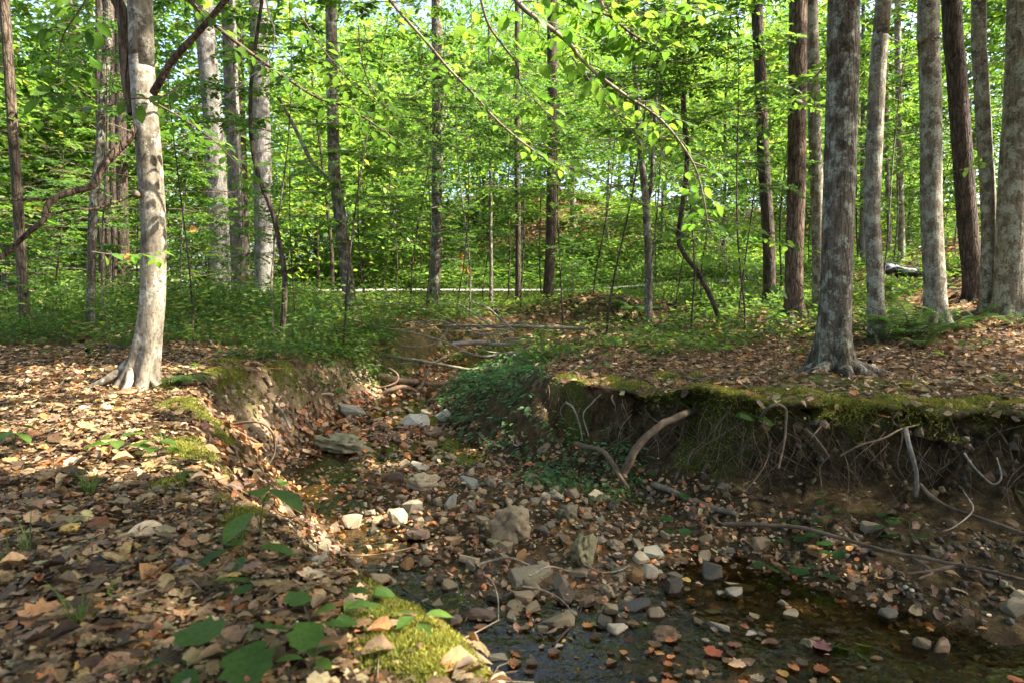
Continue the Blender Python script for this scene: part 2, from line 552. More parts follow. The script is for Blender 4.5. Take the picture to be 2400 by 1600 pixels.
# ------------------------------------------------------------------ terrain
FOOT_L = [(6, -3.2), (3, -.3), (1.6, .4), (.50, 1.3), (.14, 1.85), (-.1, 2.38), (-.3, 2.95), (-.74, 3.6), (-1.1, 4.3), (-1.5, 5.1), (-1.88, 5.7),
          (-1.98, 6.3), (-1.87, 7.2), (-1.76, 8.0), (-1.6, 8.9), (-1.5, 9.6), (-1.35, 10.6), (-1.0, 12.0), (-.1, 13.3), (1.5, 14.3), (4, 15.2), (8, 16)]
FOOT_R = [(8, 14.6), (4, 13.9), (2, 13.1), (.5, 12.2), (-.5, 11.2), (-.95, 10.2), (-1.08, 9.0), (-.95, 7.8), (-.5, 6.5), (.15, 5.6), (.78, 4.95), (1.12, 4.1), (1.5, 3.45), (2.15, 2.9), (3.2, 2.25), (5, .9), (8, -2)]
TOP_L = [(6, -5), (3, -1.2), (1.5, -.25), (.45, .62), (-.12, 1.28), (-.46, 1.68), (-.76, 2.02), (-1.1, 2.44), (-1.42, 3.05), (-1.84, 3.8), (-2.22, 4.6), (-2.48, 5.15),
         (-2.6, 5.7), (-2.56, 6.5), (-2.45, 7.2), (-2.32, 8.2), (-2.0, 9.1), (-1.85, 9.9), (-1.75, 11), (-1.4, 12.6), (-.4, 14.1), (1.2, 15.3), (4, 16.4), (8, 17.2)]
TOP_R = [(8, 13.6), (4.2, 13), (2.3, 12.2), (1.0, 11.2), (.3, 10.2), (.05, 9.0), (.05, 7.7), (.3, 6.5), (.62, 6.0), (1.0, 5.6), (1.38, 5.25), (1.68, 4.9), (2.4, 4.66), (3.45, 4.45), (4.7, 3.9), (6.5, 2.2), (9, -1)]
BED = np.array(FOOT_L + FOOT_R, float)
BANK = np.array(TOP_L + TOP_R, float)

def poly_dist(x, y, poly):
    """distance to the outline, and whether inside"""
    d2 = np.full(x.shape, 1e18); ins = np.zeros(x.shape, bool)
    n = len(poly)
    for i in range(n):
        ax, ay = poly[i]; bx, by = poly[(i + 1) % n]
        ex, ey = bx - ax, by - ay
        t = np.clip(((x - ax) * ex + (y - ay) * ey) / (ex * ex + ey * ey + 1e-12), 0, 1)
        d2 = np.minimum(d2, (x - ax - t * ex) ** 2 + (y - ay - t * ey) ** 2)
        c = ((ay > y) != (by > y)) & (x < (bx - ax) * (y - ay) / (by - ay + 1e-12) + ax)
        ins ^= c
    return np.sqrt(d2), ins

ROAD_C = np.array([(-60, 52), (-40, 46), (-24, 40.5), (-14, 32.5), (-7, 27.8), (0, 26.2), (7.5, 25.2), (14, 28), (24, 37), (40, 56)], float)
def road_dist(x, y):
    """signed distance beyond the road's centre line (positive on its far side)"""
    d2 = np.full(x.shape, 1e18); sg = np.zeros(x.shape)
    for i in range(len(ROAD_C) - 1):
        ax, ay = ROAD_C[i]; bx, by = ROAD_C[i + 1]
        ex, ey = bx - ax, by - ay
        t = np.clip(((x - ax) * ex + (y - ay) * ey) / (ex * ex + ey * ey), 0, 1)
        dd = (x - ax - t * ex) ** 2 + (y - ay - t * ey) ** 2
        s = np.sign(ex * (y - ay) - ey * (x - ax))
        m = dd < d2
        d2 = np.where(m, dd, d2); sg = np.where(m, s, sg)
    return np.sqrt(d2) * sg

def road_wide(x):
    return 1 + 1.5 * np.exp(-((np.asarray(x, float) + 5.6) / 3.4) ** 2)

def sp(x, k=1.0):
    return np.log1p(np.exp(np.clip(np.asarray(x) / k, -40, 40))) * k

def base_level(x, y):
    z = .33 * sstep(9, 24, y) * (.35 + .65 * sstep(-22, -6, x))
    z = z - .17 * np.exp(-(((x + 1.9) / 1.3) ** 2 + ((y - 9.3) / 1.6) ** 2))
    z = z - .28 * np.exp(-(((x - .0) / 1.0) ** 2 + ((y - 8.6) / 2.0) ** 2))
    r = sstep(.0, 1.5, x) * sstep(14, 6, y)
    z = z - .06 * r
    z = z + .06 * sp(x - 3.6, .6) * sstep(4, 8, y) + .10 * sstep(2, 5, x) * sstep(6.3, 8.5, y)
    rd = road_dist(np.asarray(x, float), np.asarray(y, float))
    z = z + .30 * sp(x - 6.0 - .16 * np.maximum(y - 10, 0), .8) * sstep(6, 12, y) * sstep(-2.5, -9, rd)
    left = sstep(-26, -5, x)
    z = z + (.55 * left + .10) * sp(rd - 4.6 * (.5 + .5 * road_wide(x)), .7) * .62
    z = z - .55 * sp(z - 8, 2.0)
    z = z + .42 * np.exp(-(((x - 1.9) / 1.5) ** 2 + ((y - 15.6) / 1.5) ** 2))
    z = z + .24 * np.exp(-(rd / (2.7 * road_wide(x))) ** 4)
    rough = 1 - np.exp(-(rd / (3.0 * road_wide(x))) ** 4)
    z = z + (.07 * fbm(x * .7, y * .7, 0, 3, 3.0) + .03 * fbm(x * 3.1, y * 3.1, 0, 3, 5.0)) * rough
    return z

def bed_level(x, y):
    z = -.925 + .043 * np.maximum(y - 3.3, 0)
    bar = np.exp(-(((x - .25 - .12 * (4.4 - y)) / .75) ** 2 + ((y - 4.5) / .95) ** 2))
    z = z + .13 * bar + .05 * sstep(4.2, 5.4, y)
    z = z + .045 * fbm(x * 2.6, y * 2.6, 0, 3, 11.0) + .018 * fbm(x * 9, y * 9, 0, 2, 12.0)
    return z

def front_face(x, y):
    return sstep(.1, .5, x) * sstep(6.6, 6.0, y)

def terrain(x, y, full=False):
    x = np.asarray(x, float); y = np.asarray(y, float)
    B = base_level(x, y)
    near = (y < 18) & (np.abs(x) < 9)
    if not near.any():
        return (B, np.ones_like(B), np.zeros_like(B)) if full else B
    wob = .10 * fbm(x * 1.9, y * 1.9, 0, 3, 21.0)
    wx, wy = x + wob, y + .10 * fbm(x * 1.9, y * 1.9, 5.0, 3, 22.0)
    w2 = (.05 + .06 * front_face(x, y)) * fbm(x * 4.2, y * 4.2, 0, 3, 23.0)
    B = B + .07 * front_face(x, y) * fbm(x * 2.7, y * 2.7, 0, 3, 24.0)
    wx = wx + w2; wy = wy + w2
    df, inf = poly_dist(wx, wy, BED)
    dt, inb = poly_dist(wx, wy, BANK)
    df = np.where(inf, 0, df); dt = np.where(inb, dt, 0)
    t = df / (df + dt + 1e-6)
    t = np.where(~inb, 1.0, t)
    g = front_face(x, y)
    green = sstep(-1.0, -.4, x) * sstep(.55, .2, x) * sstep(5.6, 6.4, y)
    s_std = sstep(.02, .92, t)
    s_front = .27 * sstep(0, .66, t) + .73 * sstep(.70, .97, t)
    s_soft = .55 * t + .45 * sstep(.05, .95, t)
    s = s_std * (1 - g) + s_front * g
    s = s * (1 - green) + s_soft * green
    s = s * sstep(-.0, .02, t)
    bd = bed_level(x, y)
    s = np.maximum(s, np.maximum(sstep(13.2, 15.6, y), sstep(2.6, 4.5, x) * (y > 8)))
    left = sstep(2.2, 3.0, y) * sstep(5.2, 4.4, y) * sstep(-.2, -.5, x)
    s = s * (1 - left) + left * (.7 * sstep(.0, 1.0, t) + .3 * t)
    face = s * (1 - s) * 4
    Z = bd * (1 - s) + B * s + face * (.07 * fbm(x * 3.6, y * 3.6, 0, 3, 31.0) + .055 * np.abs(fbm(x * 9, y * 9, 0, 3, 32.0)) - .02)
    lip = np.exp(-(dt / .22) ** 2) * (t >= .999)
    Z = Z + .03 * np.exp(-((t - 1) / .1) ** 2) * (near)
    Z = np.where(near, Z, B)
    return (Z, np.where(near, t, 1.0), np.where(near, s, 1.0)) if full else Z

def H(x, y):
    return float(terrain(np.array([x]), np.array([y]))[0])

def G(px, py, tmin=.4, tmax=70.0):
    """the point of the ground seen at a photograph point"""
    r = ray(px, py)
    t = np.geomspace(tmin, tmax, 300)
    for k in range(3):
        q = CAMP[None] + t[:, None] * r[None]
        dz = q[:, 2] - terrain(q[:, 0], q[:, 1])
        i = np.argmax(dz < 0)
        if dz[i] >= 0: return q[-1]
        i = max(i, 1)
        t = np.linspace(t[i - 1], t[i], 40)
    q = CAMP + t[-1] * r
    return np.array([q[0], q[1], H(q[0], q[1])])

def normals(x, y, e=.03):
    dx = (terrain(x + e, y) - terrain(x - e, y)) / (2 * e)
    dy = (terrain(x, y + e) - terrain(x, y - e)) / (2 * e)
    n = np.stack([-dx, -dy, np.ones_like(dx)], -1)
    return n / np.linalg.norm(n, axis=-1, keepdims=True)

MOSS = []     # (x, y, radius) moss cushions, filled from photograph points
for px, py, r in [(1105, 1592, .07), (1060, 1560, .12), (1010, 1500, .12), (960, 1450, .12), (915, 1405, .12), (1000, 1585, .13), (935, 1530, .13), (890, 1460, .12), (870, 1395, .11), (835, 1345, .08), (800, 1330, .07), (880, 1560, .06), (560, 1235, .11), (590, 1210, .1), (520, 1180, .08), (420, 955, .2), (470, 975, .22), (500, 1000, .22), (450, 945, .2), (390, 915, .14), (440, 1050, .2), (470, 1075, .18), (400, 1140, .15),
                 (545, 850, .28), (535, 885, .25), (560, 880, .25), (670, 865, .22), (640, 870, .16),
                 (1330, 885, .14), (1350, 905, .16), (1360, 872, .1), (1440, 895, .2), (1480, 905, .2), (1560, 885, .2), (1640, 915, .22), (1700, 925, .25), (1760, 930, .22), (1800, 920, .2),
                 (1880, 925, .22), (1950, 950, .2), (2000, 955, .2), (2100, 940, .22), (2180, 945, .22), (2240, 950, .2), (2300, 945, .2), (2380, 950, .2), (2130, 905, .12), (1640, 880, .1)]:
    q = G(px, py); MOSS.append((q[0], q[1], r))
MOSS = np.array(MOSS)

def moss_mask(x, y):
    m = np.zeros(np.shape(x))
    nz = .35 * fbm(x * 7, y * 7, 0, 3, 41.0)
    for mx, my, r in MOSS:
        d = np.sqrt((x - mx) ** 2 + (y - my) ** 2) / r
        m = np.maximum(m, np.clip(1.35 - d * 1.25 + 1.5 * nz, 0, 1))
    return m

def build_ground():
    xs = np.concatenate([-np.geomspace(90, 3.6, 90)[:-1], np.arange(-3.6, 4.4, .024), np.geomspace(4.4, 90, 95)])
    ys = np.concatenate([-np.geomspace(30, .3, 22)[:-1] + .9, np.arange(.6, 7.6, .024), np.arange(7.6, 13, .045), np.geomspace(13, 130, 130)])
    X, Y = np.meshgrid(xs, ys)
    x, y = X.ravel(), Y.ravel()
    Z, t, s = terrain(x, y, True)
    mm = np.zeros_like(x)
    nr = (y < 13) & (np.abs(x) < 8)
    mm[nr] = moss_mask(x[nr], y[nr])
    Z = Z + .03 * mm * (0.5 + 1.0 * fbm(x * 14, y * 14, 0, 2, 44.0))
    # overhanging turf lip: the middle of the steep faces is worn back into the bank
    e = .10
    g = front_face(x, y) * sstep(.3, 1.2, x)
    lw = np.exp(-(((x + 1.8) / .7) ** 2 + ((y - 9.4) / .9) ** 2)) + .5 * np.exp(-(((x + 2.3) / .5) ** 2 + ((y - 5.6) / .8) ** 2))
    amt = (.38 * g + .3 * lw) * sstep(.22, .5, s) * sstep(1.0, .86, s) * (t < 1.0)
    sel = amt > .002
    _, t1, _ = terrain(x[sel] + e, y[sel], True); _, t0, _ = terrain(x[sel] - e, y[sel], True)
    _, t3, _ = terrain(x[sel], y[sel] + e, True); _, t2, _ = terrain(x[sel], y[sel] - e, True)
    gx, gy = t1 - t0, t3 - t2
    L = np.sqrt(gx * gx + gy * gy) + 1e-6
    a = amt[sel] * (1 + .35 * fbm(x[sel] * 5, y[sel] * 5, Z[sel] * 5, 3, 55.0))
    x2, y2 = x.copy(), y.copy()
    x2[sel] += gx / L * a; y2[sel] += gy / L * a
    # masks
    n1 = fbm(x * 1.3, y * 1.3, 0, 4, 61.0); n2 = fbm(x * 4.3, y * 4.3, 0, 3, 62.0)
    litter = sstep(.80, 1.0, s) * np.clip(.95 + .5 * n2, 0, 1)
    bedl = (t < .02) * np.clip(.25 + .5 * n2, 0, .6)
    litter = np.maximum(litter, bedl)
    sl = front_face(x, y)
    litter = np.maximum(litter, (1 - sl) * sstep(.05, .3, s) * np.clip(.15 + .8 * n2, 0, .7))
    rd = road_dist(x, y)
    green = mm.copy()
    lawn = sstep(15, 18, y) * (rd < -1.8) * sstep(3.0, -1.0, x - .25 * (y - 15)) * np.clip(.75 + .5 * n1, 0, 1)
    green = np.maximum(green, lawn * .8)
    green = np.maximum(green, sstep(7.0, 9.5, y) * sstep(-.5, -2.5, x) * sstep(40, 25, y) * np.clip(.45 + .6 * n1, 0, .85))
    green = np.maximum(green, (rd > 2.2) * (rd < 8) * np.clip(.3 + .8 * n1, 0, .8))
    green = np.maximum(green, front_face(x, y) * sstep(.74, .9, s) * np.clip(.45 + 2.0 * fbm(x * 2.3, y * 2.3, 0, 3, 63.0), 0, 1))
    clay = np.clip(.8 + .8 * n2, 0, 1) * np.exp(-(((x + 2.05) / .36) ** 2 + ((y - 6.2) / .9) ** 2)) * (s < .97) * (s > .08)
    clay = np.maximum(clay, .75 * np.exp(-(((x + 2.0) / .5) ** 2 + ((y - 8.6) / .9) ** 2)) * (s < .95) * (s > .08))
    C = np.stack([litter, np.clip(green, 0, 1), np.clip(np.maximum(clay * 1.25, .30 * (t < .05) * (y < 3.9)), 0, 1)], -1)
    ny, nx = X.shape
    i = np.arange(ny - 1)[:, None]; j = np.arange(nx - 1)[None]
    F = np.stack([i * nx + j, i * nx + j + 1, (i + 1) * nx + j + 1, (i + 1) * nx + j], -1).reshape(-1, 4)
    mb = MB(); mb.add(np.stack([x2, y2, Z], -1), F, C)
    o = mb.build('ground', SOIL)
    tag(o, kind='structure')
build_ground()

def build_road():
    c = catmull(ROAD_C, 160)
    tn = np.gradient(c, axis=0); tn /= np.linalg.norm(tn, axis=1)[:, None]
    nr = np.stack([-tn[:, 1], tn[:, 0]], -1)
    W = np.linspace(-1.75, 1.75, 9)
    V = c[:, None, :] + nr[:, None, :] * (W[None, :, None] * road_wide(c[:, 0])[:, None, None] + .12 * vnoise(np.arange(160)[:, None] * .9, W[None, :] * 0, 0, 3)[..., None] * (np.abs(W) > 1.5)[None, :, None])
    z = terrain(V[..., 0].ravel(), V[..., 1].ravel()).reshape(160, 9)
    zc = z.mean(1, keepdims=True) + .05 - .012 * W[None] ** 2
    zc = np.maximum(zc, z + .012)
    V3 = np.concatenate([V, zc[..., None]], -1).reshape(-1, 3)
    i = np.arange(159)[:, None]; j = np.arange(8)[None]
    F = np.stack([i * 9 + j, i * 9 + j + 1, (i + 1) * 9 + j + 1, (i + 1) * 9 + j], -1).reshape(-1, 4)
    mb = MB(); mb.add(V3, F)
    tag(mb.build('road', ROAD), kind='structure')
build_road()

def water_z(y):
    return -.874 + .043 * np.maximum(np.asarray(y) - 3.6, 0) + .02 * sstep(4.4, 6.0, y)

def build_water():
    xs = np.arange(-2.4, 6.0, .06); ys = np.arange(-1.0, 13.0, .06)
    X, Y = np.meshgrid(xs, ys)
    x, y = X.ravel(), Y.ravel()
    d, ins = poly_dist(x, y, BED)
    ok = (ins | (d < .3))
    Z = water_z(y)
    ny, nx = X.shape
    i = np.arange(ny - 1)[:, None]; j = np.arange(nx - 1)[None]
    F = np.stack([i * nx + j, i * nx + j + 1, (i + 1) * nx + j + 1, (i + 1) * nx + j], -1).reshape(-1, 4)
    F = F[ok[F].all(1)]
    used = np.unique(F); mp = np.zeros(len(x), int); mp[used] = np.arange(len(used))
    mb = MB(); mb.add(np.stack([x, y, Z], -1)[used], mp[F])
    tag(mb.build('creek_water', WATER), kind='structure')
build_water()
# ------------------------------------------------------------------ labels that single things out
LANDMARKS = []      # (phrase, point)
def mark(phrase, p):
    LANDMARKS.append((phrase, np.asarray(p, float)))

ORD = ['', 'second ', 'third ', 'fourth ', 'fifth ', 'sixth ', 'seventh ', 'eighth ', 'ninth ', 'tenth ']
def auto_label(phrases, p, verb=''):
    """phrase + relation to the nearest landmarks in view, never twice the same"""
    if isinstance(phrases, str): phrases = [phrases]
    pj = project(p) or (1200, 1200)
    lm = []
    for ph, q in LANDMARKS:
        qj = project(q)
        if qj is None: continue
        if qj[0] < -50 or qj[0] > 2450: continue
        lm.append((math.hypot((pj[0] - qj[0]), (pj[1] - qj[1]) * 1.3) + 25 * abs(p[1] - q[1]), ph, q, qj))
    lm.sort(key=lambda t: t[0])
    for o in ORD:
        for ph_ in phrases:
            for _, ph, q, qj in lm[:7]:
                rels = []
                dx = pj[0] - qj[0]
                dd = p[1] - q[1]
                if abs(dd) > .5 + .05 * p[1]: rels.append('behind' if dd > 0 else 'in front of')
                rels.append('right of' if dx > 0 else 'left of')
                for rel in rels:
                    t = f'{o}{ph_} {verb}{rel} {ph}'.strip()
                    if len(t.split()) > 16: continue
                    if t.lower() not in USED: return t
    return f'{phrases[0]} {verb}beside {lm[0][1]}'

# ------------------------------------------------------------------ fallen leaves
DEAD = [(.37, .245, .115), (.49, .35, .185), (.185, .113, .053), (.08, .051, .027), (.43, .185, .042), (.20, .145, .085), (.52, .32, .055), (.25, .095, .03), (.27, .175, .09)]
DEAD_W = [.18, .09, .25, .20, .03, .12, .012, .03, .17]

def lay(mb, x, y, size, cols, tilt=.35, lift=.02, tpls=LITTER, zfix=None, single=None):
    n = len(x)
    z = terrain(x, y) if zfix is None else zfix
    N = normals(x, y) if zfix is None else np.tile([0, 0, 1.0], (n, 1))
    nn = N + rng.normal(0, tilt, (n, 3)); nn[:, 2] = np.abs(nn[:, 2])
    d = rng.normal(0, 1, (n, 3))
    M = frames(d - (d * nn).sum(1)[:, None] * nn / (nn * nn).sum(1)[:, None], nn)
    pos = np.stack([x, y, z], -1) + N * (rng.uniform(.0, 1, (n, 1)) * lift + .004) - M[:, :, 0] * (size * .45)[:, None]
    k = rng.integers(0, len(tpls), n)
    for i, t in enumerate(tpls):
        m = k == i
        scatter(mb, t, pos[m], M[m], size[m], cols[m])

def area_pts(n, poly, extra=None):
    poly = np.array(poly, float)
    lo, hi = poly.min(0), poly.max(0)
    x = rng.uniform(lo[0], hi[0], n * 4); y = rng.uniform(lo[1], hi[1], n * 4)
    _, ins = poly_dist(x, y, poly)
    x, y = x[ins], y[ins]
    if extra is not None:
        m = extra(x, y); x, y = x[m], y[m]
    return x[:n], y[:n]

def on_bank(x, y):
    _, t, s = terrain(x, y, True)
    mm = moss_mask(x, y)
    return (s > .965) & (rng.uniform(0, 1, len(x)) > mm * .74)

def litter_patch(name, poly, n, size, extra, cols=DEAD, w=DEAD_W, tilt=.33, lift=.03, tpls=LITTER, mat=None):
    x, y = area_pts(n, poly, extra)
    mb = MB()
    sz = rng.uniform(size[0], size[1], len(x))
    lay(mb, x, y, sz, palette(len(x), cols, w, .2), tilt, lift, tpls)
    return tag(mb.build(name, mat or LITTER_M), kind='stuff')

litter_patch('leaf_litter', [(-2.2, .75), (.5, .75), (-.2, 1.9), (-1.0, 2.8), (-3.4, 2.8)], 13000, (.012, .045), on_bank, tilt=.2, lift=.022)
litter_patch('leaf_litter', [(-2.2, .75), (.5, .75), (-.2, 1.9), (-1.0, 2.8), (-3.4, 2.8)], 2600, (.035, .075), on_bank, tilt=.2, lift=.034, tpls=LITTER[2:] + LITTER[4:])
litter_patch('leaf_litter', [(-3.4, 2.6), (-.9, 2.6), (-2.4, 5.2), (-2.5, 8.4), (-8, 8.4)], 10000, (.02, .06), on_bank, tilt=.2)
litter_patch('leaf_litter', [(-3.4, 2.6), (-.9, 2.6), (-2.4, 5.2), (-2.5, 8.4), (-8, 8.4)], 3400, (.05, .09), on_bank, tilt=.18, lift=.04, tpls=LITTER + LITTER[4:])
litter_patch('leaf_litter', [(.4, 5.0), (5, 3.6), (8.5, 5), (9, 10), (5, 11), (.2, 10.5), (.3, 6.3)], 13000, (.03, .085), on_bank, cols=DEAD, w=[.18, .11, .25, .19, .04, .1, .01, .03, .15], tilt=.22)
FAR_T = [LEAF6, LITTER[4]]
litter_patch('leaf_litter', [(0, 10), (9, 8.5), (16, 22), (9, 24), (3, 21), (.5, 16)], 7000, (.09, .16), None, tpls=FAR_T, tilt=.3)
litter_patch('leaf_litter', [(-8, 8), (-2.3, 8), (-1.2, 14), (-2, 20), (-14, 22)], 5000, (.08, .14), None, tpls=FAR_T, tilt=.3)
def beyond_road(x, y):
    return road_dist(x, y) > 2.2 * road_wide(x)
litter_patch('leaf_litter', [(-6, 27), (8, 26), (24, 36), (24, 60), (-8, 55)], 9000, (.16, .3), beyond_road, tpls=FAR_T, tilt=.3)
litter_patch('leaf_litter', [(9, 10), (20, 13), (34, 34), (18, 32), (10, 20)], 6000, (.12, .22), None, tpls=FAR_T, tilt=.3)

def crumbs(n, poly, ok, a, b):
    x, y = area_pts(n, poly, ok); n = len(x)
    mb = MB()
    rag = (np.array([[0, 0, 0], [.4, .35, .1], [1, .1, -.05], [.6, -.4, .12]]), np.array([[0, 1, 2, 3]]))
    lay(mb, x, y, rng.uniform(a, b, n), palette(n, DEAD, [.12, .05, .3, .3, .03, .1, .01, .04, .12], .25), .3, .034, [rag])
    m = n // 14
    x, y = x[:m], y[:m]; d = rand_dirs(m); z = terrain(x, y) + rng.uniform(.01, .035, m)
    L = rng.uniform(.03, .14, m); c = palette(m, [(.16, .115, .075), (.26, .21, .15), (.08, .06, .04)], [1, 1, 1])
    for i in range(m):
        p = np.array([x[i], y[i], z[i]]); e = d[i] * L[i] + [0, 0, rng.normal(0, .01)]
        tube(mb, np.array([p, p + e * .5 + rng.normal(0, .006, 3), p + e]), np.array([1, .8, .5]) * rng.uniform(.001, .0026), 3, c[i], cap=False)
    tag(mb.build('litter_crumbs', LITTER_M), kind='stuff')
crumbs(14000, [(-2.2, .75), (.3, .75), (-.3, 1.9), (-1.2, 2.8), (-3.4, 2.8)], on_bank, .006, .02)
crumbs(11000, [(-3.4, 2.6), (-1.1, 2.6), (-2.4, 5.2), (-7, 6.4)], on_bank, .01, .03)
crumbs(11000, [(.5, 5.4), (5, 3.7), (8, 5), (7, 8), (.5, 8)], on_bank, .01, .03)

def in_bed(x, y):
    z, t, s = terrain(x, y, True)
    dry = z > water_z(y) - .01
    return (s < .25) & (dry | (rng.uniform(0, 1, len(x)) < .3))
BEDCOL = [(.36, .235, .13), (.22, .12, .06), (.46, .15, .035), (.10, .062, .04), (.42, .30, .19), (.52, .23, .05), (.16, .12, .095)]
litter_patch('creek_leaves', [(-1.6, 2.6), (2.2, 2.6), (2, 4), (.5, 6.2), (-1, 7.6), (-2.2, 6.2)], 4300, (.018, .055), in_bed, BEDCOL, [.22, .2, .16, .14, .12, .08, .1], tilt=.4, lift=.03)
litter_patch('creek_leaves', [(-2.3, 6), (-.6, 6), (-.8, 12), (0, 14), (-1.6, 13)], 2200, (.045, .09), in_bed, BEDCOL, [.22, .2, .18, .12, .12, .08, .1], tilt=.4, lift=.03)
def on_face(x, y):
    z, t, s = terrain(x, y, True)
    return (s > .05) & (s < np.where((x < -1) & (y < 5.3), .97, .42))
litter_patch('creek_leaves', [(-2.9, 2.4), (-.1, 1.6), (-.2, 3), (-1.5, 5.6), (-1.7, 9), (-2.5, 9)], 2600, (.035, .08), on_face, BEDCOL, [.25, .25, .1, .2, .12, .03, .1], tilt=.3, lift=.02)
litter_patch('creek_leaves', [(.0, 5.4), (1.3, 3.4), (3, 2.2), (4.2, 3.6), (1.4, 5.4), (.3, 6.4), (-.9, 8.4), (-.8, 6.4)], 520, (.04, .085), lambda x, y: on_face(x, y) & (terrain(x, y, True)[2] < .5), [(.16, .10, .06), (.26, .17, .10), (.09, .055, .035), (.30, .12, .03)], [.4, .25, .3, .06], tilt=.35, lift=.02)

# floating leaves on the pool: flat, on the water surface
def wet(x, y):
    z, t, s = terrain(x, y, True)
    return (z < water_z(y) - .005)
x, y = area_pts(200, [(-.4, 2.2), (2.4, 1.9), (2.6, 2.9), (1.2, 3.7), (-.6, 4.4)], lambda x, y: wet(x, y) & (rng.uniform(0, 1, len(x)) < .1 + .9 * sstep(.2, .7, x) * sstep(1.7, 1.0, x) * sstep(3.5, 2.9, y)))
mb = MB(); lay(mb, x, y, rng.uniform(.03, .075, len(x)), palette(len(x), np.array(BEDCOL) * .8, [.15, .3, .2, .2, .06, .06, .08]), .06, 0.0, LITTER[4:] + LITTER[:2], zfix=water_z(y) + .004)
tag(mb.build('creek_leaves', LITTER_M), kind='stuff')

# ------------------------------------------------------------------ moss blades
def moss_blades():
    mb = MB()
    for mx, my, r in MOSS:
        n = int(np.clip(60000 * r * r * (3.2 / max(my, 1.2)) ** .9, 200, 7000))
        a = rng.uniform(0, 2 * math.pi, n); q = r * 1.15 * np.sqrt(rng.uniform(0, 1, n))
        x, y = mx + q * np.cos(a), my + q * np.sin(a)
        m = moss_mask(x, y) > .45
        x, y = x[m], y[m]; n = len(x)
        if not n: continue
        z = terrain(x, y) + .033 * np.clip(moss_mask(x, y), 0, 1)
        N = normals(x, y)
        d = N + rng.normal(0, .55, (n, 3))
        d /= np.linalg.norm(d, axis=1)[:, None]
        side = rng.normal(0, 1, (n, 3))
        M = frames(d, side)
        L = rng.uniform(.004, .010, n) * (1 + .2 * my)
        pt = .5 + .5 * fbm(x * 9, y * 9, 0, 2, 77.0)
        c = np.array([.095, .11, .013]) * (1 - pt[:, None]) + np.array([.30, .29, .03]) * pt[:, None]
        c = c * (1 + rng.normal(0, .25, (n, 1)))
        tpl = (np.array([[-.1, .16, 0], [1, 0, 0], [-.1, -.16, 0]]), np.array([[0, 2, 1]]))
        scatter(mb, tpl, np.stack([x, y, z], -1), M, L, np.clip(c, .005, .5))
    # turf hanging over the worn lip of the right bank
    x, y = area_pts(15000, [(.2, 6.6), (1.3, 5.5), (2.4, 4.85), (4.6, 4.3), (4.4, 3.5), (2.4, 4.3), (1.6, 4.6), (.9, 5.3), (.2, 5.8)], lambda x, y: (terrain(x, y, True)[2] > .84) & (terrain(x, y, True)[1] < 1.0) & (fbm(x * 2.3, y * 2.3, 0, 3, 63.0) > -.02))
    n = len(x); N = normals(x, y); d = N + rng.normal(0, .5, (n, 3)); d[:, 2] -= .5; d /= np.linalg.norm(d, axis=1)[:, None]
    pt = (.5 + .5 * fbm(x * 5, y * 5, 0, 3, 78.0))[:, None]
    scatter(mb, (np.array([[-.1, .16, 0], [1, 0, 0], [-.1, -.16, 0]]), np.array([[0, 2, 1]])), np.stack([x, y, terrain(x, y)], -1), frames(d, rng.normal(0, 1, (n, 3))), rng.uniform(.012, .035, n), np.array([.06, .075, .012]) * (1 - pt) + np.array([.17, .18, .025]) * pt)
    tag(mb.build('moss_cushions', MOSS_M), kind='stuff')
moss_blades()

# ------------------------------------------------------------------ stones
import bmesh
def ico(sub):
    bm = bmesh.new(); bmesh.ops.create_icosphere(bm, subdivisions=sub, radius=1)
    v = np.array([p.co[:] for p in bm.verts]); f = np.array([[q.index for q in p.verts] for p in bm.faces]); bm.free()
    return v, f
ICO = {k: ico(k) for k in (1, 2, 3, 4)}

def hull_rock(kind, seed):
    r = np.random.default_rng(seed)
    if kind == 'slab':
        k = int(r.integers(6, 10)); a = np.sort(r.uniform(0, 2 * math.pi, k)); q = r.uniform(.78, 1.05, k)
        lo = np.stack([np.cos(a) * q, np.sin(a) * q, r.uniform(-.30, -.18, k)], -1)
        hi = np.stack([np.cos(a + r.normal(0, .08, k)) * q * r.uniform(.82, .98, k), np.sin(a) * q * r.uniform(.82, .98, k), .22 + r.normal(0, .04, k) + .07 * np.cos(a - r.uniform(0, 6))], -1)
        pts = np.vstack([lo, hi])
    else:
        n = 17 if kind == 'block' else 30
        u = r.normal(0, 1, (n, 3)); u /= np.linalg.norm(u, axis=1)[:, None]
        pts = np.sign(u) * np.abs(u) ** (.62 if kind == 'block' else .85) * r.uniform(.72, 1.02, (n, 1))
    bm = bmesh.new()
    for p_ in pts: bm.verts.new(p_)
    res = bmesh.ops.convex_hull(bm, input=bm.verts[:])
    bmesh.ops.delete(bm, geom=[g for g in bm.verts if not g.link_faces], context='VERTS')
    bmesh.ops.bevel(bm, geom=bm.edges[:], offset=.055, segments=1, affect='EDGES', clamp_overlap=True)
    bmesh.ops.triangulate(bm, faces=bm.faces[:])
    bmesh.ops.subdivide_edges(bm, edges=[e for e in bm.edges if e.calc_length() > .35], cuts=1)
    bmesh.ops.triangulate(bm, faces=bm.faces[:])
    bm.verts.index_update()
    v = np.array([q.co[:] for q in bm.verts]); f = np.array([[q.index for q in w.verts] for w in bm.faces]); bm.free()
    o = r.uniform(0, 50)
    v = v + r.normal(0, .012, v.shape) + (v / (np.linalg.norm(v, axis=1)[:, None] + 1e-6)) * (.05 * fbm(v[:, 0] * 2.5 + o, v[:, 1] * 2.5, v[:, 2] * 2.5, 3, seed))[:, None]
    return v, f

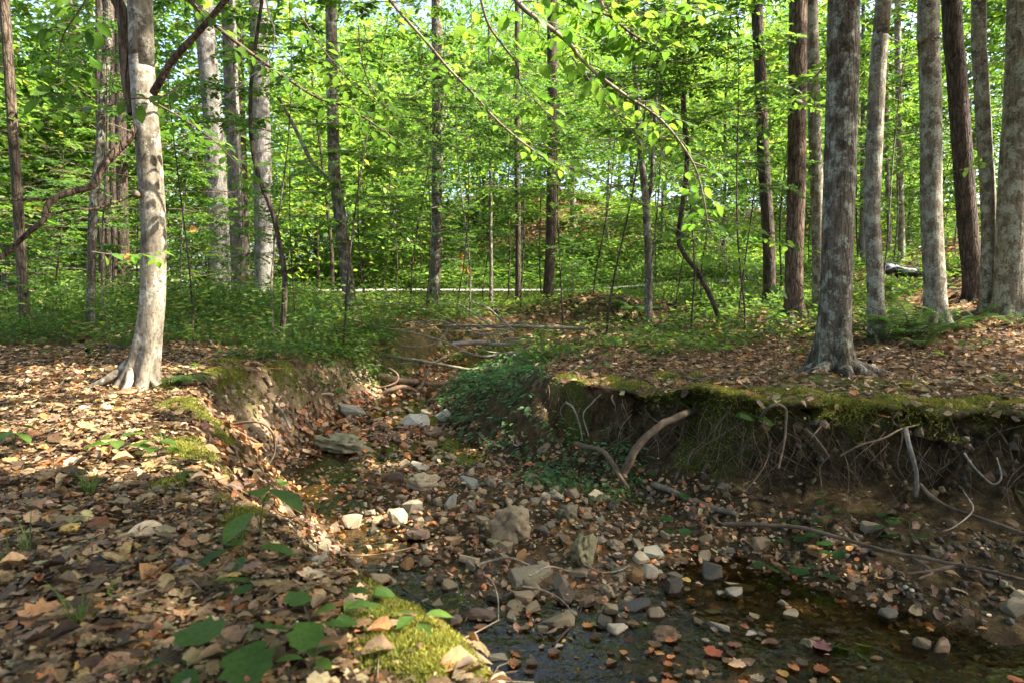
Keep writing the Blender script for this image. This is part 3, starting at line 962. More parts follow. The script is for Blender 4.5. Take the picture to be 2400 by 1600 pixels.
def rock(kind, seed, sub=3):
    r = np.random.default_rng(seed)
    if kind != 'lump' and sub > 1: return hull_rock(kind, seed)
    if sub == 1:
        v, f = ICO[1]; return v * r.uniform(.5, 1.08, (len(v), 1)) * np.array([1, r.uniform(.6, 1), r.uniform(.35, .9)]), f
    v, f = ICO[sub]; v = v.copy()
    if kind == 'slab':
        for k in range(11):
            a = r.uniform(0, 2 * math.pi); nrm = np.array([math.cos(a), math.sin(a), r.normal(0, .15)]); d = r.uniform(.62, .95)
            h = v @ nrm; v -= np.clip(h - d, 0, None)[:, None] * nrm
        v[:, 2] = np.clip(v[:, 2], -.30, .26 + .05 * v[:, 0] * r.normal()) 
    elif kind == 'block':
        for k in range(13):
            nrm = r.normal(0, 1, 3); nrm /= np.linalg.norm(nrm); d = r.uniform(.5, .85)
            h = v @ nrm; v -= np.clip(h - d, 0, None)[:, None] * nrm
    elif kind == 'round':
        for k in range(6):
            nrm = r.normal(0, 1, 3); nrm /= np.linalg.norm(nrm); d = r.uniform(.7, .95)
            h = v @ nrm; v -= .8 * np.clip(h - d, 0, None)[:, None] * nrm
    else:   # pitted lump
        for k in range(8):
            nrm = r.normal(0, 1, 3); nrm /= np.linalg.norm(nrm); d = r.uniform(.6, .9)
            h = v @ nrm; v -= np.clip(h - d, 0, None)[:, None] * nrm
        o = r.uniform(0, 50)
        n1 = fbm(v[:, 0] * 2.6 + o, v[:, 1] * 2.6, v[:, 2] * 2.6, 4, seed)
        pits = np.clip(fbm(v[:, 0] * 5 + o, v[:, 1] * 5, v[:, 2] * 5, 2, seed + 3) - .12, 0, .5)
        n2 = np.abs(fbm(v[:, 0] * 4.2 + o, v[:, 1] * 4.2, v[:, 2] * 4.2, 3, seed + 8))
        v *= (1 + .34 * n1 - 1.2 * pits - .30 * n2)[:, None]
    o = r.uniform(0, 50)
    L = np.linalg.norm(v, axis=1)[:, None] + 1e-6
    v += v / L * (.05 * fbm(v[:, 0] * 3 + o, v[:, 1] * 3, v[:, 2] * 3, 4, seed))[:, None]
    return v, f

STONE_MESH = {}
def stone_mesh(kind, seed, sub):
    k = (kind, seed, sub)
    if k not in STONE_MESH:
        v, f = rock(kind, seed * 17 + len(kind), sub)
        m = MB(); m.add(v, f); STONE_MESH[k] = m.mesh('stone', STONE, smooth=(kind == 'lump'))
    return STONE_MESH[k]

STONE_PTS = []
def stone(label, px, py, wpx, hpx, kind, col, seed, rot=0.0, tilt=0.0, roll=0.0, deep=1.0, name='stone', q=None, group='stones in the creek bed', sink=.3):
    """a stone whose base stands where the photograph shows it; wpx, hpx its size there"""
    if q is None: q = G(px, py + hpx * .30)
    if q[2] < water_z(q[1]) - .02: q[2] = max(q[2], water_z(q[1]) - .03)
    s = q[1] / 1600.0
    w = wpx * s / 2 * 1.2; h = hpx * s / 2 * 1.15
    o = link(name, stone_mesh(kind, seed, 4 if kind == 'lump' else 3 if wpx > 34 else 2))
    if kind == 'slab':
        depth = w * deep; hz = max(.17 * w, .018) / .28
        o.scale = (w, depth, hz)
        o.location = (q[0], q[1], q[2] + hz * .26)
    else:
        depth = w * deep
        o.scale = (w, depth, max(h, .012))
        o.location = (q[0], q[1], q[2] + h * (1 - sink) * .8)
    o.rotation_euler = (tilt, roll, rot)
    o.color = (*col, 1)
    tag(o, label, 'stone', group)
    STONE_PTS.append((q[0], q[1], w))
    return o, q

TAN = (.33, .26, .155); PALE = (.43, .365, .25); GREY = (.235, .205, .135); SLATE = (.092, .074, .05); BROWN = (.19, .125, .072); RUST = (.26, .14, .05); BLUE = (.20, .195, .155); OLIVE = (.25, .22, .115)
NAMED_STONES = [
 ('large flat grey slab with a notched edge on the gravel bar', 1238, 1330, 108, 80, 'slab', GREY, 1, .3, .16, 0, .85, 'the large flat grey slab'),
 ('tall pitted tan boulder, largest lump of the gravel bar', 1204, 1232, 98, 96, 'lump', TAN, 2, .2, .1, .1, .7, 'the tall pitted boulder'),
 ('mossy pitted lump stone between the tall boulder and the pale slabs', 1372, 1292, 74, 88, 'lump', (.27, .24, .12), 3, 1.2, .1, 0, .7, 'the mossy pitted lump'),
 ('dark slate stone leaning beside the large flat grey slab', 1325, 1385, 56, 62, 'slab', SLATE, 4, .9, .55, .25, .9, 'the dark leaning slate'),
 ('two-toned stone, tan with a black top, touching the grey slab', 1312, 1366, 36, 44, 'block', (.20, .17, .12), 5, .4, 0, 0, .9, None),
 ('squarish tan block standing in front of the large grey slab', 1241, 1377, 48, 40, 'block', TAN, 6, .5, 0, 0, .9, 'the squarish tan block'),
 ('pale brown block below the squarish tan block at the water', 1228, 1400, 44, 34, 'block', (.33, .25, .15), 7, .1, 0, 0, .9, None),
 ('oval grey flat stone lying above the gravel bar', 1065, 1172, 58, 36, 'slab', (.26, .26, .22), 8, .5, .35, -.25, .9, 'the oval grey stone'),
 ('wedge shaped grey green slab at the foot of the ground cover', 1092, 1128, 72, 32, 'slab', (.24, .24, .19), 9, -.3, .1, .2, .8, 'the wedge shaped slab'),
 ('flat pale slab in the sun fleck of the creek', 982, 1088, 56, 30, 'slab', (.42, .37, .29), 10, -.5, .1, .2, .8, 'the sunlit pale slab'),
 ('large whitish stone where the creek narrows', 976, 986, 72, 42, 'block', (.52, .50, .42), 11, .3, 0, 0, .8, 'the large whitish stone'),
 ('whitish stone sloping down beside the ground cover', 1043, 971, 44, 32, 'block', (.46, .45, .38), 12, 1.0, .2, .3, .9, None),
 ('blue grey boulder under the clay bank', 820, 967, 64, 38, 'block', BLUE, 13, .5, 0, .3, .8, 'the blue grey boulder'),
 ('flat mossy ledge stone jutting from the clay bank', 812, 1042, 150, 44, 'lump', (.24, .22, .13), 14, -.15, -.06, .12, .6, 'the mossy ledge stone'),
 ('lumpy tan stone on the upper gravel bar', 934, 1213, 50, 42, 'block', (.37, .32, .21), 15, .3, 0, 0, .8, 'the lumpy tan stone'),
 ('long tan block at the edge of the leaf slope', 826, 1222, 58, 32, 'block', (.36, .29, .19), 16, .1, 0, 0, .7, 'the long tan block'),
 ('pale chunk leaning on the lumpy tan stone', 966, 1186, 46, 36, 'block', (.40, .35, .25), 17, .8, 0, 0, .9, None),
 ('upright tan chip right of the lumpy tan stone', 980, 1225, 26, 34, 'block', TAN, 18, .2, .2, 0, .8, None),
 ('broad wet brown stone lying beside the shallow water', 980, 1250, 58, 30, 'round', (.13, .09, .06), 19, 0, 0, 0, .8, 'the wet brown stone'),
 ('grey standing shard left of the tall pitted boulder', 1136, 1255, 36, 46, 'slab', (.25, .23, .17), 20, .6, .7, .3, .7, None),
 ('pale slab, lowest of the three stacked pale slabs', 1505, 1305, 46, 34, 'slab', PALE, 21, .4, .4, .1, .8, 'the stacked pale slabs'),
 ('tan slab, topmost of the three stacked pale slabs', 1484, 1274, 50, 28, 'slab', (.33, .28, .17), 22, .1, .3, .2, .8, None),
 ('pale slab, rightmost of the three stacked pale slabs', 1530, 1288, 48, 30, 'slab', (.40, .37, .27), 23, -.4, .3, 0, .8, None),
 ('pale angular block in front of the stacked pale slabs', 1521, 1338, 44, 36, 'block', (.46, .39, .27), 24, .3, 0, .2, .8, 'the pale angular block'),
 ('rust brown rounded stone beside the pale angular block', 1488, 1350, 42, 32, 'round', RUST, 25, .4, 0, 0, .9, 'the rust brown stone'),
 ('long dark slate lying at the edge of the pool', 1480, 1420, 92, 28, 'slab', (.085, .085, .078), 26, .25, .12, -.2, .5, 'the long dark slate'),
 ('round brown stone beside the long dark slate', 1536, 1445, 38, 40, 'round', (.32, .24, .15), 27, .2, 0, 0, .9, 'the round brown pool stone'),
 ('pale cream stone half under water in the pool', 1445, 1476, 50, 36, 'block', (.50, .44, .32), 28, .5, 0, .2, .8, 'the pale cream pool stone'),
 ('flat brown stone in the shallow channel', 1040, 1416, 58, 30, 'slab', (.25, .19, .13), 29, .1, .1, 0, .7, 'the flat brown channel stone'),
 ('reddish oblong stone on the near edge of the channel', 1125, 1442, 76, 32, 'round', (.17, .115, .085), 30, -.1, 0, 0, .6, 'the reddish oblong stone'),
 ('brown cube of a stone nearest the mossy lip', 1064, 1455, 42, 36, 'block', (.22, .16, .105), 31, .4, 0, 0, .9, 'the brown cube stone'),
 ('pale stone with a brown flank, lowest in the pool', 1168, 1550, 56, 28, 'block', (.40, .34, .25), 32, .3, 0, .2, .7, 'the lowest pale pool stone'),
 ('dark grey stone at the bend of the gravel bar', 1578, 1370, 42, 58, 'block', (.10, .084, .06), 33, .5, 0, 0, .8, None),
 ('dark stone with light stripes under the right bank', 1664, 1340, 62, 50, 'block', (.115, .10, .075), 34, .2, 0, 0, .8, 'the striped dark stone'),
 ('broad tan stone beside the striped dark stone', 1734, 1366, 80, 46, 'slab', (.30, .25, .15), 35, -.2, .4, .1, .7, 'the broad tan stone'),
 ('grey flat stone below the broad tan stone', 1690, 1390, 32, 36, 'slab', (.24, .22, .17), 36, .4, .5, 0, .8, None),
 ('pale veined stone lying under the broad tan stone', 1724, 1394, 50, 30, 'block', (.33, .29, .21), 37, .1, 0, 0, .8, None),
 ('square tan block set into the dark bank face', 1778, 1277, 50, 46, 'block', (.28, .20, .12), 38, .3, .3, 0, .6, 'the square bank block'),
 ('pale wedge stone set high in the bank face', 2040, 1234, 48, 30, 'block', (.30, .23, .15), 39, -.2, 0, .2, .7, None),
 ('pointed brown stone standing at the water under the bank', 2198, 1538, 44, 66, 'block', (.25, .17, .09), 40, .1, .1, .2, .9, 'the pointed brown stone'),
 ('round dull stone left of the pointed brown stone', 2158, 1538, 42, 40, 'round', (.22, .16, .09), 41, .1, 0, 0, .9, None),
 ('grey angular stone in the lower bank slope', 2080, 1440, 44, 38, 'block', (.17, .15, .105), 42, .4, .1, 0, .8, None),
 ('tan cobble at the waterline below the grey angular stone', 2118, 1508, 30, 22, 'round', (.33, .26, .16), 43, 0, 0, 0, .9, None),
 ('speckled pale stone at the foot of the leaf slope', 744, 1318, 52, 48, 'lump', (.38, .34, .25), 44, .5, .2, 0, .8, 'the speckled pale stone'),
 ('small tan stone beside the mossy tuft on the left bank', 832, 1322, 40, 30, 'block', (.36, .28, .18), 45, .3, 0, 0, .8, None),
 ('crusty pitted stone under the sunlit pale slab', 990, 1132, 70, 44, 'lump', (.40, .33, .21), 46, .4, 0, 0, .7, 'the crusty pitted stone'),
 ('dark brown stone left of the crusty pitted stone', 925, 1120, 40, 34, 'block', (.12, .08, .055), 47, .2, 0, 0, .8, None),
 ('purplish flat stone below the large whitish stone', 1015, 1005, 34, 18, 'slab', (.22, .16, .14), 48, .1, .1, 0, .8, None),
 ('brown round stone below the purplish flat stone', 1006, 1042, 38, 22, 'round', (.30, .21, .12), 49, 0, 0, 0, .8, None),
 ('tan flat stone in front of the root hollow', 888, 980, 30, 14, 'slab', (.34, .29, .19), 50, 0, .1, 0, .8, None),
 ('black knobbly stone right of the tall pitted boulder', 1330, 1205, 52, 44, 'lump', (.14, .125, .07), 51, .3, 0, 0, .8, 'the black knobbly stone'),
 ('dark wet stone behind the mossy pitted lump', 1270, 1243, 40, 26, 'round', (.07, .06, .046), 52, .2, 0, 0, .8, None),
 ('pale flake on the bank slope under the hanging roots', 1655, 1060 + 200, 34, 26, 'block', (.27, .21, .13), 53, 0, .2, 0, .7, None),
 ('brown ledge stone above the tan cobble at the right edge', 2380, 1425, 60, 46, 'block', (.25, .21, .13), 54, .2, .2, 0, .7, None),
 ('long tan stone near the waterline', 1695, 1473, 70, 22, 'slab', (.34, .29, .20), 55, -.5, .1, .1, .35, None),
]
for row in NAMED_STONES:
    lab, px, py, w, h, kind, col, seed, rot, tl, ro, dp, lm = row
    o, q = stone(lab, px, py, w, h, kind, col, seed, rot, tl, ro, dp)
    if lm: mark(lm, q)
# smaller stones of the gravel bar and the bank slope
KW = {'block': 'angular', 'slab': 'flat', 'round': 'rounded', 'lump': 'pitted'}
CW = [('tan', TAN), ('pale', PALE), ('grey', (.22, .19, .125)), ('dark', (.085, .072, .052)), ('brown', BROWN), ('rusty', RUST), ('buff', (.42, .34, .22)), ('olive', OLIVE)]
def filler_stones(n, poly, wrange, ok, sub=2, group='stones in the creek bed'):
    x, y = area_pts(n * 9, poly, ok)
    got = 0
    for i in range(len(x)):
        if got >= n: break
        w = rng.uniform(*wrange) * (1.25 if rng.uniform() < .2 else 1)
        if any((x[i] - a) ** 2 + (y[i] - b) ** 2 < (.62 * (c + w)) ** 2 for a, b, c in STONE_PTS): continue
        kind = ['block', 'slab', 'slab', 'block', 'lump', 'slab'][rng.integers(0, 6)]
        cn, col = CW[rng.choice(len(CW), p=[.28, .07, .14, .16, .18, .07, .05, .05])]
        z = H(x[i], y[i])
        if z < water_z(y[i]) - .06: continue
        q = np.array([x[i], y[i], z])
        sz = 'small' if w < .045 else 'medium sized'
        lab = auto_label(f'{sz} {cn} {KW[kind]} stone', q)
        px = w * 2 * 1600 / y[i]
        stone(lab, 0, 0, px, px * rng.uniform(.55, .8), kind, tuple(np.array(col) * rng.uniform(.8, 1.2)), int(rng.integers(1, 9)), rng.uniform(0, 6), rng.normal(0, .2), rng.normal(0, .2), rng.uniform(.65, .95), q=q, group=group, sink=.62)
        got += 1
def bar_ok(x, y):
    z, t, s = terrain(x, y, True); return (s < .22) & (z > water_z(y) - .03)
filler_stones(122, [(-1.1, 3.5), (.2, 2.9), (1.9, 2.9), (1.6, 3.9), (.9, 5.2), (-.2, 6.2), (-1.3, 6.2), (-1.5, 5)], (.02, .052), bar_ok)
filler_stones(80, [(-.9, 3.6), (.0, 3.1), (1.5, 3.15), (1.4, 3.9), (.7, 4.9), (-.5, 5.2), (-1.1, 4.8)], (.03, .058), bar_ok)
filler_stones(30, [(-1.9, 6), (-.6, 6), (-.9, 8), (-1.0, 10), (-1.5, 10)], (.035, .08), bar_ok)
def slope_ok(x, y):
    z, t, s = terrain(x, y, True); return (s > .1) & (s < .5)
filler_stones(12, [(1.0, 4.4), (1.5, 3.3), (2.4, 2.5), (3.6, 2.6), (3.4, 3.9), (1.6, 4.9)], (.025, .055), slope_ok, group='stones in the bank slope')

def slope_ok2(x, y):
    s = terrain(x, y, True)[2]; return (s > .1) & (s < .93)
def gravel():
    mb = MB()
    def put(n, poly, ok, a, b):
        x, y = area_pts(n, poly, ok)
        z = terrain(x, y)
        cols = palette(len(x), [c for _, c in CW], [.24, .1, .15, .13, .2, .06, .06, .06], .25)
        meshes = [rock(k, 90 + i, 1) for i, k in enumerate(['block', 'round', 'slab', 'block'])]
        k = rng.integers(0, 4, len(x)); sz = rng.uniform(a, b, len(x)) * rng.uniform(.5, 1, len(x))
        M = frames(rand_dirs(len(x)), jit_up(len(x), .3)) * np.array([1, .8, .6])[None, None, :]
        for i, m_ in enumerate(meshes):
            m = k == i
            scatter(mb, m_, np.stack([x, y, z + sz * .25], -1)[m], M[m], sz[m], cols[m])
    put(3600, [(-1.2, 3.4), (.0, 2.7), (2.6, 2.2), (2.2, 3.4), (.9, 5.2), (-.2, 6.4), (-1.5, 6.2), (-1.6, 5)], lambda x, y: terrain(x, y, True)[2] < .3, .008, .034)
    put(500, [(-2, 6), (-.5, 6), (-1, 10), (-1.6, 10)], lambda x, y: terrain(x, y, True)[2] < .3, .012, .035)
    put(420, [(.6, 5.4), (1.2, 3.6), (2.2, 2.3), (4, 2.4), (3.8, 4.2), (1.7, 5)], slope_ok, .006, .028)
    tag(mb.build('creek_gravel', PEBBLE, smooth=False), kind='stuff')
    mb = MB()
    x, y = area_pts(1500, [(.2, 6.2), (.9, 5.6), (1.4, 5.2), (2.4, 4.65), (4.6, 4.1), (4.4, 2.2), (2.4, 2.5), (1.4, 3.5), (1.0, 4.4), (.3, 5.4)], lambda x, y: (terrain(x, y, True)[2] > .08) & (terrain(x, y, True)[2] < .9))
    n = len(x); N = normals(x, y); z = terrain(x, y); sz = rng.uniform(.012, .06, n) * rng.uniform(.4, 1, n)
    gx = N.copy(); gx[:, 2] = 0; s_ = terrain(x, y, True)[2]
    inn = ((s_ > .3) & (s_ < .84))[:, None] * .30
    pos = np.stack([x, y, z], -1) - gx * inn * sstep(.3, 1.2, x)[:, None] + N * (sz * .1)[:, None]
    M = frames(rng.normal(0, 1, (n, 3)), N + rng.normal(0, .4, (n, 3)))
    cols = palette(n, [(.055, .036, .016), (.09, .060, .026), (.032, .021, .010), (.13, .092, .044), (.075, .06, .028)], [.3, .25, .25, .1, .1], .2)
    ms = [rock('block', 300 + i, 1) for i in range(4)]; k = rng.integers(0, 4, n)
    for i, m_ in enumerate(ms):
        m = k == i; scatter(mb, m_, pos[m], M[m], sz[m], cols[m])
    x, y = area_pts(500, [(-2.7, 5.0), (-1.8, 5.4), (-1.7, 7.5), (-1.4, 9.2), (-2.1, 9.8), (-2.7, 8)], slope_ok2)
    n = len(x); N = normals(x, y); sz = rng.uniform(.012, .05, n) * rng.uniform(.4, 1, n)
    M = frames(rng.normal(0, 1, (n, 3)), N + rng.normal(0, .4, (n, 3)))
    scatter(mb, ms[0], np.stack([x, y, terrain(x, y)], -1), M, sz, palette(n, [(.20, .14, .085), (.30, .22, .14), (.10, .07, .04)], [.4, .3, .3], .2))
    tag(mb.build('soil_clods', PEBBLE, smooth=False), kind='stuff')
gravel()

# ------------------------------------------------------------------ trees
TREES = []
def px_path(pts, Y, dY=0.0):
    n = len(pts)
    return np.array([P(a, b, Y + dY * i / max(n - 1, 1)) for i, (a, b) in enumerate(pts)])

CROWN_GREENS = [(.065, .155, .016), (.095, .195, .02), (.045, .11, .013), (.13, .225, .024), (.22, .22, .03)]
CROWN_W = [.36, .30, .2, .12, .02]

FLECKS = []   # sunlit targets: crown leaves on their sun side are left out
def fleck(px, py, r, q=None):
    FLECKS.append((G(px, py) if q is None else np.asarray(q, float), r))

def in_gap(p, grow=.11):
    m = np.zeros(len(p), bool)
    for q, r in FLECKS:
        v = p - q
        t = v @ SUN
        d = np.linalg.norm(v - t[:, None] * SUN, axis=1)
        m |= (d < r + grow) & (t > .25)
    return m

def canopy(c, R, n, leaf, cols=CROWN_GREENS, w=CROWN_W, cull=True, clump=.55, tpl=LEAF4):
    """leaf clumps through an uneven crown volume; returns local vertices builder around c's base"""
    nc = max(6, n // 26)
    u = rng.normal(0, 1, (nc, 3)); u /= np.linalg.norm(u, axis=1)[:, None]
    rad = rng.uniform(.25, 1, nc) ** .5
    lump = 1 + .28 * fbm(u[:, 0] * 1.7 + c[0], u[:, 1] * 1.7 + c[1], u[:, 2] * 1.7, 2, 9)
    cc = u * (rad * lump)[:, None] * R
    k = rng.integers(0, nc, n)
    off = rng.normal(0, 1, (n, 3)) * clump * np.array([1, 1, .38])
    pos = cc[k] + off + c
    shade = 1 + .22 * rng.normal(0, 1, nc)[k]
    col = palette(n, cols, w, .14) * np.clip(shade, .55, 1.5)[:, None]
    keep = np.ones(n, bool)
    if cull: keep = ~in_gap(pos)
    pos, col = pos[keep], col[keep]; m = len(pos)
    d = rng.normal(0, 1, (m, 3)); d[:, 2] *= .4
    M = frames(d, jit_up(m, .42))
    return pos, M, rng.uniform(.75, 1.25, m) * leaf, col

def tree(name, label, path, r0, r1, mat, sides=14, flare=None, group='forest trees', crown=None, extend=None, rough=.06, n=26, mossfoot=False, cull=True, tint=(1, 1, 1), limbs=(), more_crown=(), limb_mat=None, limb_tint=None, cols=None, cat='tree', crown_tpl=LEAF4):
    path = np.asarray(path, float)
    if extend:
        d = path[-1] - path[-2]; d /= np.linalg.norm(d)
        d = d * .6 + np.array([0, 0, .4]); d /= np.linalg.norm(d)
        h = max(extend - path[-1][2], .5) / d[2]
        path = np.vstack([path, path[-1] + d * h * .5, path[-1] + d * h])
    base = path[0].copy()
    t = thing(name, label, cat, base, group)
    pl = catmull(path - base, n)
    L = np.linalg.norm(pl - pl[0], axis=1); L /= L[-1]
    rad = r0 + (r1 - r0) * L ** .9
    mb = MB()
    nv0 = mb.n
    # denser rings at the foot
    if flare:
        f = np.interp(np.r_[np.linspace(0, .06, 10), np.linspace(.075, 1, n - 4)], np.linspace(0, 1, n), np.arange(n))
        pl = np.stack([np.interp(f, np.arange(n), pl[:, i]) for i in range(3)], -1)
        rad = np.interp(f, np.arange(n), rad)
    tube(mb, pl, rad, sides, tint, flare, rough, seed=rng.uniform(0, 50))
    if mossfoot:
        V = mb.v[0]; hgt = V[:, 2]
        mk = np.clip(1 - hgt / mossfoot, 0, 1) * np.clip(.5 + 1.2 * fbm(V[:, 0] * 9, V[:, 1] * 9, V[:, 2] * 5, 2, 3), 0, 1)
        mb.c[0] = mb.c[0] * (1 - mk[:, None]) + np.array([.42, .52, .12]) * mk[:, None]
    tr = mb.build('trunk', mat, t)
    for lp, la, lb in limbs:
        lp = np.asarray(lp, float) - base
        m2 = MB(); k = max(8, len(lp) * 5)
        tube(m2, catmull(lp, k), np.linspace(la, lb, k), 8, limb_tint or tint, None, .08, seed=rng.uniform(0, 9))
        m2.build('limb', limb_mat or mat, t)
    if more_crown: crown = list(crown) + list(more_crown)
    if crown:
        for (cx, cy_, cz, rx, ry, rz, nl, lf) in crown:
            c = np.array([path[-1][0] + cx, path[-1][1] + cy_, cz])
            pos, M, sz, col = canopy(c, np.array([rx, ry, rz]), nl, lf, cull=cull, cols=cols or CROWN_GREENS)
            mc = MB(); scatter(mc, crown_tpl, pos - base, M, sz, col)
            mc.build('crown', LEAF, t, smooth=False)
    TREES.append(base)
    return t

# canopy gaps shaped to let the sun onto these flecks
for px, py, r in [(1330, 890, .13), (1390, 900, .08), (1000, 1085, .08), (880, 1095, .10), (635, 930, .14), (625, 985, .14), (650, 1040, .07), (735, 1150, .12),
                  (860, 880, .16), (890, 925, .12), (410, 880, .2), (800, 760, .35), (160, 880, .25), (60, 930, .2), (250, 960, .16), (330, 930, .18), (100, 1010, .12),
                  (40, 905, .2), (120, 870, .2), (220, 900, .15), (90, 960, .15), (190, 985, .1), (30, 1010, .2), (260, 1010, .16), (140, 1050, .16), (330, 990, .13), (40, 1100, .12), (250, 1110, .10), (400, 1180, .03), (300, 1420, .04),
                  (960, 985, .10), (850, 650, 1.2), (950, 690, 1.6), (830, 700, 1.5), (760, 720, 1.0), (720, 680, 1.0),
                  (1400, 545, 1.2), (1320, 565, 1.0), (2150, 540, .9), (1850, 750, .18), (1500, 690, .9), (1600, 700, .6), (1130, 1560, .12), (1040, 1540, .14), (950, 1450, .10)]:
    fleck(px, py, r)
T1Y = 5.1
for px, py, r in [(360, 860, .13), (355, 780, .15), (362, 700, .17), (372, 620, .13), (375, 540, .06), (368, 470, .07), (345, 330, .03)]:
    fleck(0, 0, r, P(px + 14, py, T1Y - .05))
for py in (160, 200, 240, 280, 330, 370, 410):
    fleck(0, 0, .10, P(2042 - (py - 160) * .06, py, 8.3))
for px, py, Y_, r_ in [(1300, 60, 3, .35), (1420, 60, 2.9, .35), (1540, 60, 2.9, .35), (1480, 110, 2.9, .3), (1350, 30, 2.8, .3), (1220, 130, 3.2, .3), (1380, 200, 3.4, .3), (1520, 260, 3.6, .3), (1100, 200, 4.2, .3), (1620, 420, 4, .3), (1250, 350, 4.5, .3), (1000, 120, 4.5, .3), (560, 330, 5.5, .4), (480, 100, 5, .3), (140, 80, 3.7, .2), (850, 250, 5.5, .4), (700, 150, 5.5, .3)]:
    fleck(0, 0, r_, P(px, py, Y_))
for i_ in range(60):  # random canopy gaps added to brighten the background
    fleck(0, 0, rng.uniform(.5, 1.3), P(rng.uniform(-100, 2500), rng.uniform(60, 640), rng.uniform(9, 26)))
for px, py in ((2290, 330), (2295, 400), (2300, 430)):
    fleck(0, 0, .08, P(px, py, 8.8))

def shift(pts, k=1.0204):
    return [(a * k, b * k) for a, b in pts]

def ground_base(px, Y, py=None):
    u = (px - 1200) / 1600.0
    x = u * Y
    return np.array([x, Y, H(x, Y) - .06])

def px_tree(pts, Y, first=None):
    """trunk path from photograph points (bottom first) at distance Y, rooted in the ground"""
    pp = px_path(shift(pts), Y)
    z0 = H(pp[0][0], Y) - .08
    pp[0][2] = min(pp[0][2], z0) if pp[0][2] < z0 + .3 else z0
    return pp

# -- the pale beech on the left bank
p1 = px_tree([(316, 905), (338, 800), (350, 700), (353, 600), (352, 500), (344, 380), (333, 250), (325, 130), (322, 0)], T1Y)
beech = tree('beech_tree', 'pale smooth barked beech in sunlight on the left bank', p1, .090, .058, BARK_BEECH, 28, (1.7, .2, 5, .6), 'beech trees', extend=13, rough=.05, n=40,
     limbs=[(px_path(shift([(312, 262), (298, 200), (290, 120), (285, 50), (270, 5), (230, -60)]), T1Y + .05), .055, .04),
            (px_path(shift([(352, 215), (372, 180), (395, 140), (420, 112), (455, 75), (490, 35), (530, -10), (620, -80)]), T1Y - .1, -.4), .028, .016),
            (px_path(shift([(318, 292), (290, 325), (255, 360), (232, 390), (215, 425), (170, 440), (135, 452), (112, 468), (104, 490), (100, 505), (60, 540), (10, 585), (-60, 630)]), T1Y - .05, -.5), .03, .014),
            (px_path(shift([(120, 458), (80, 458), (30, 459), (-40, 462)]), T1Y - .3, -.2), .011, .006),
            (px_path(shift([(104, 500), (135, 488), (180, 480), (205, 482), (250, 472), (290, 455), (330, 440)]), T1Y - .3, .25), .008, .009)],  # limbs in darker bark: their shade is put into the colour
     crown=[(.6, -1.0, 11.5, 3.8, 3.8, 2.6, 5200, .18), (1.9, -.5, 4.6, 1.2, 1.0, .55, 900, .10)], mossfoot=.12, limb_mat=BARK_DARK, limb_tint=(1.8, 1.7, 1.55))  # second, unseen crown clump added to shade the upper trunk
def foot_roots(t, base, specs, mat, tint=(1, 1, 1)):
    for az, L, r in specs:
        d = np.array([math.cos(az), math.sin(az)]); n = 9; u = np.linspace(0, 1, n)
        xy = base[:2] + d * (.05 + L * u)[:, None] + np.stack([-d[1] * np.sin(u * 3) * .06, d[0] * np.sin(u * 3) * .06], -1)
        z = terrain(xy[:, 0], xy[:, 1]) + .16 * (1 - u) ** 3 + r * .3 - r * 1.6 * u ** 3
        m_ = MB(); tube(m_, np.c_[xy, z] - base, r * (1 - .7 * u), 9, tint, None, .15, seed=az); m_.build('root', mat, t)
foot_roots(beech, p1[0], [(3.3, .45, .04), (4.5, .28, .035), (5.7, .25, .03)], BARK_BEECH)
mark('the sunlit pale beech', P(350, 700, T1Y))
# knot scar on the beech
mbk = MB(); kq = P(341, 459, T1Y) - p1[0] + np.array([-.02, -.10, 0])
tube(mbk, np.array([kq + [0, .03, 0], kq + [0, -.012, 0], kq + [0, -.02, 0]]), [.03, .026, .012], 10, (.5, .45, .4)); mbk.build('knot', BARK_BEECH, beech)

def hero(name, label, pts, Y, r0, r1, mat, lm=None, ext=15, crown=(0, 0, 14, 2.4, 2.4, 2.8, 1100, .16), flare=(1.2, .18, 5, .5), sides=16, **kw):
    p = px_tree(pts, Y)
    t = tree(name, label, p, r0, r1, mat, sides, flare, extend=ext, crown=[crown] if crown else None, **kw)
    if lm: mark(lm, p[min(2, len(p) - 1)])
    return t, p
W = lambda wpx, Y: wpx * 1.0204 / 2 / 1600 * Y

# -- right hand trees
big_maple, bm_path = hero('maple_tree', 'thick grey trunk with lichen spots and spreading root foot on the right bank', [(1912, 893), (1914, 800), (1922, 650), (1925, 500), (1930, 350), (1935, 200), (1937, 80), (1938, 0)], 6.35, W(68, 6.35), W(64, 6.35), BARK_RIDGED, 'the thick lichen spotted trunk', flare=(2.1, .22, 5, 2.1), sides=30, n=44, mossfoot=.6, crown=(0, -.5, 12.5, 4.2, 4.2, 2.8, 6500, .19), more_crown=[(-.9, -2.2, 7.2, 2.8, 2.4, .8, 3800, .16), (-2.8, -1.4, 9.2, 2.6, 2.6, .9, 3000, .17), (1.2, -2.6, 8, 2.4, 2.4, .9, 3000, .17)], rough=.06,  # lower crowns are unseen, added to darken the creek and bank
     group='grey trunks on the right bank')
foot_roots(big_maple, bm_path[0], [(3.7, .6, .075), (4.5, .5, .07), (5.5, .5, .065), (6.1, .75, .06), (3.1, .5, .055)], BARK_RIDGED)
hero('maple_tree', 'slim pale trunk with a strip of sunlight down one side', [(2022, 772), (2012, 700), (2010, 620), (2003, 500), (2008, 350), (2014, 200), (2024, 60), (2030, 0)], 8.3, W(35, 8.3), W(30, 8.3), BARK_LICHEN, 'the slim sunstruck trunk', sides=18, n=34, mossfoot=.3, group='grey trunks on the right bank')
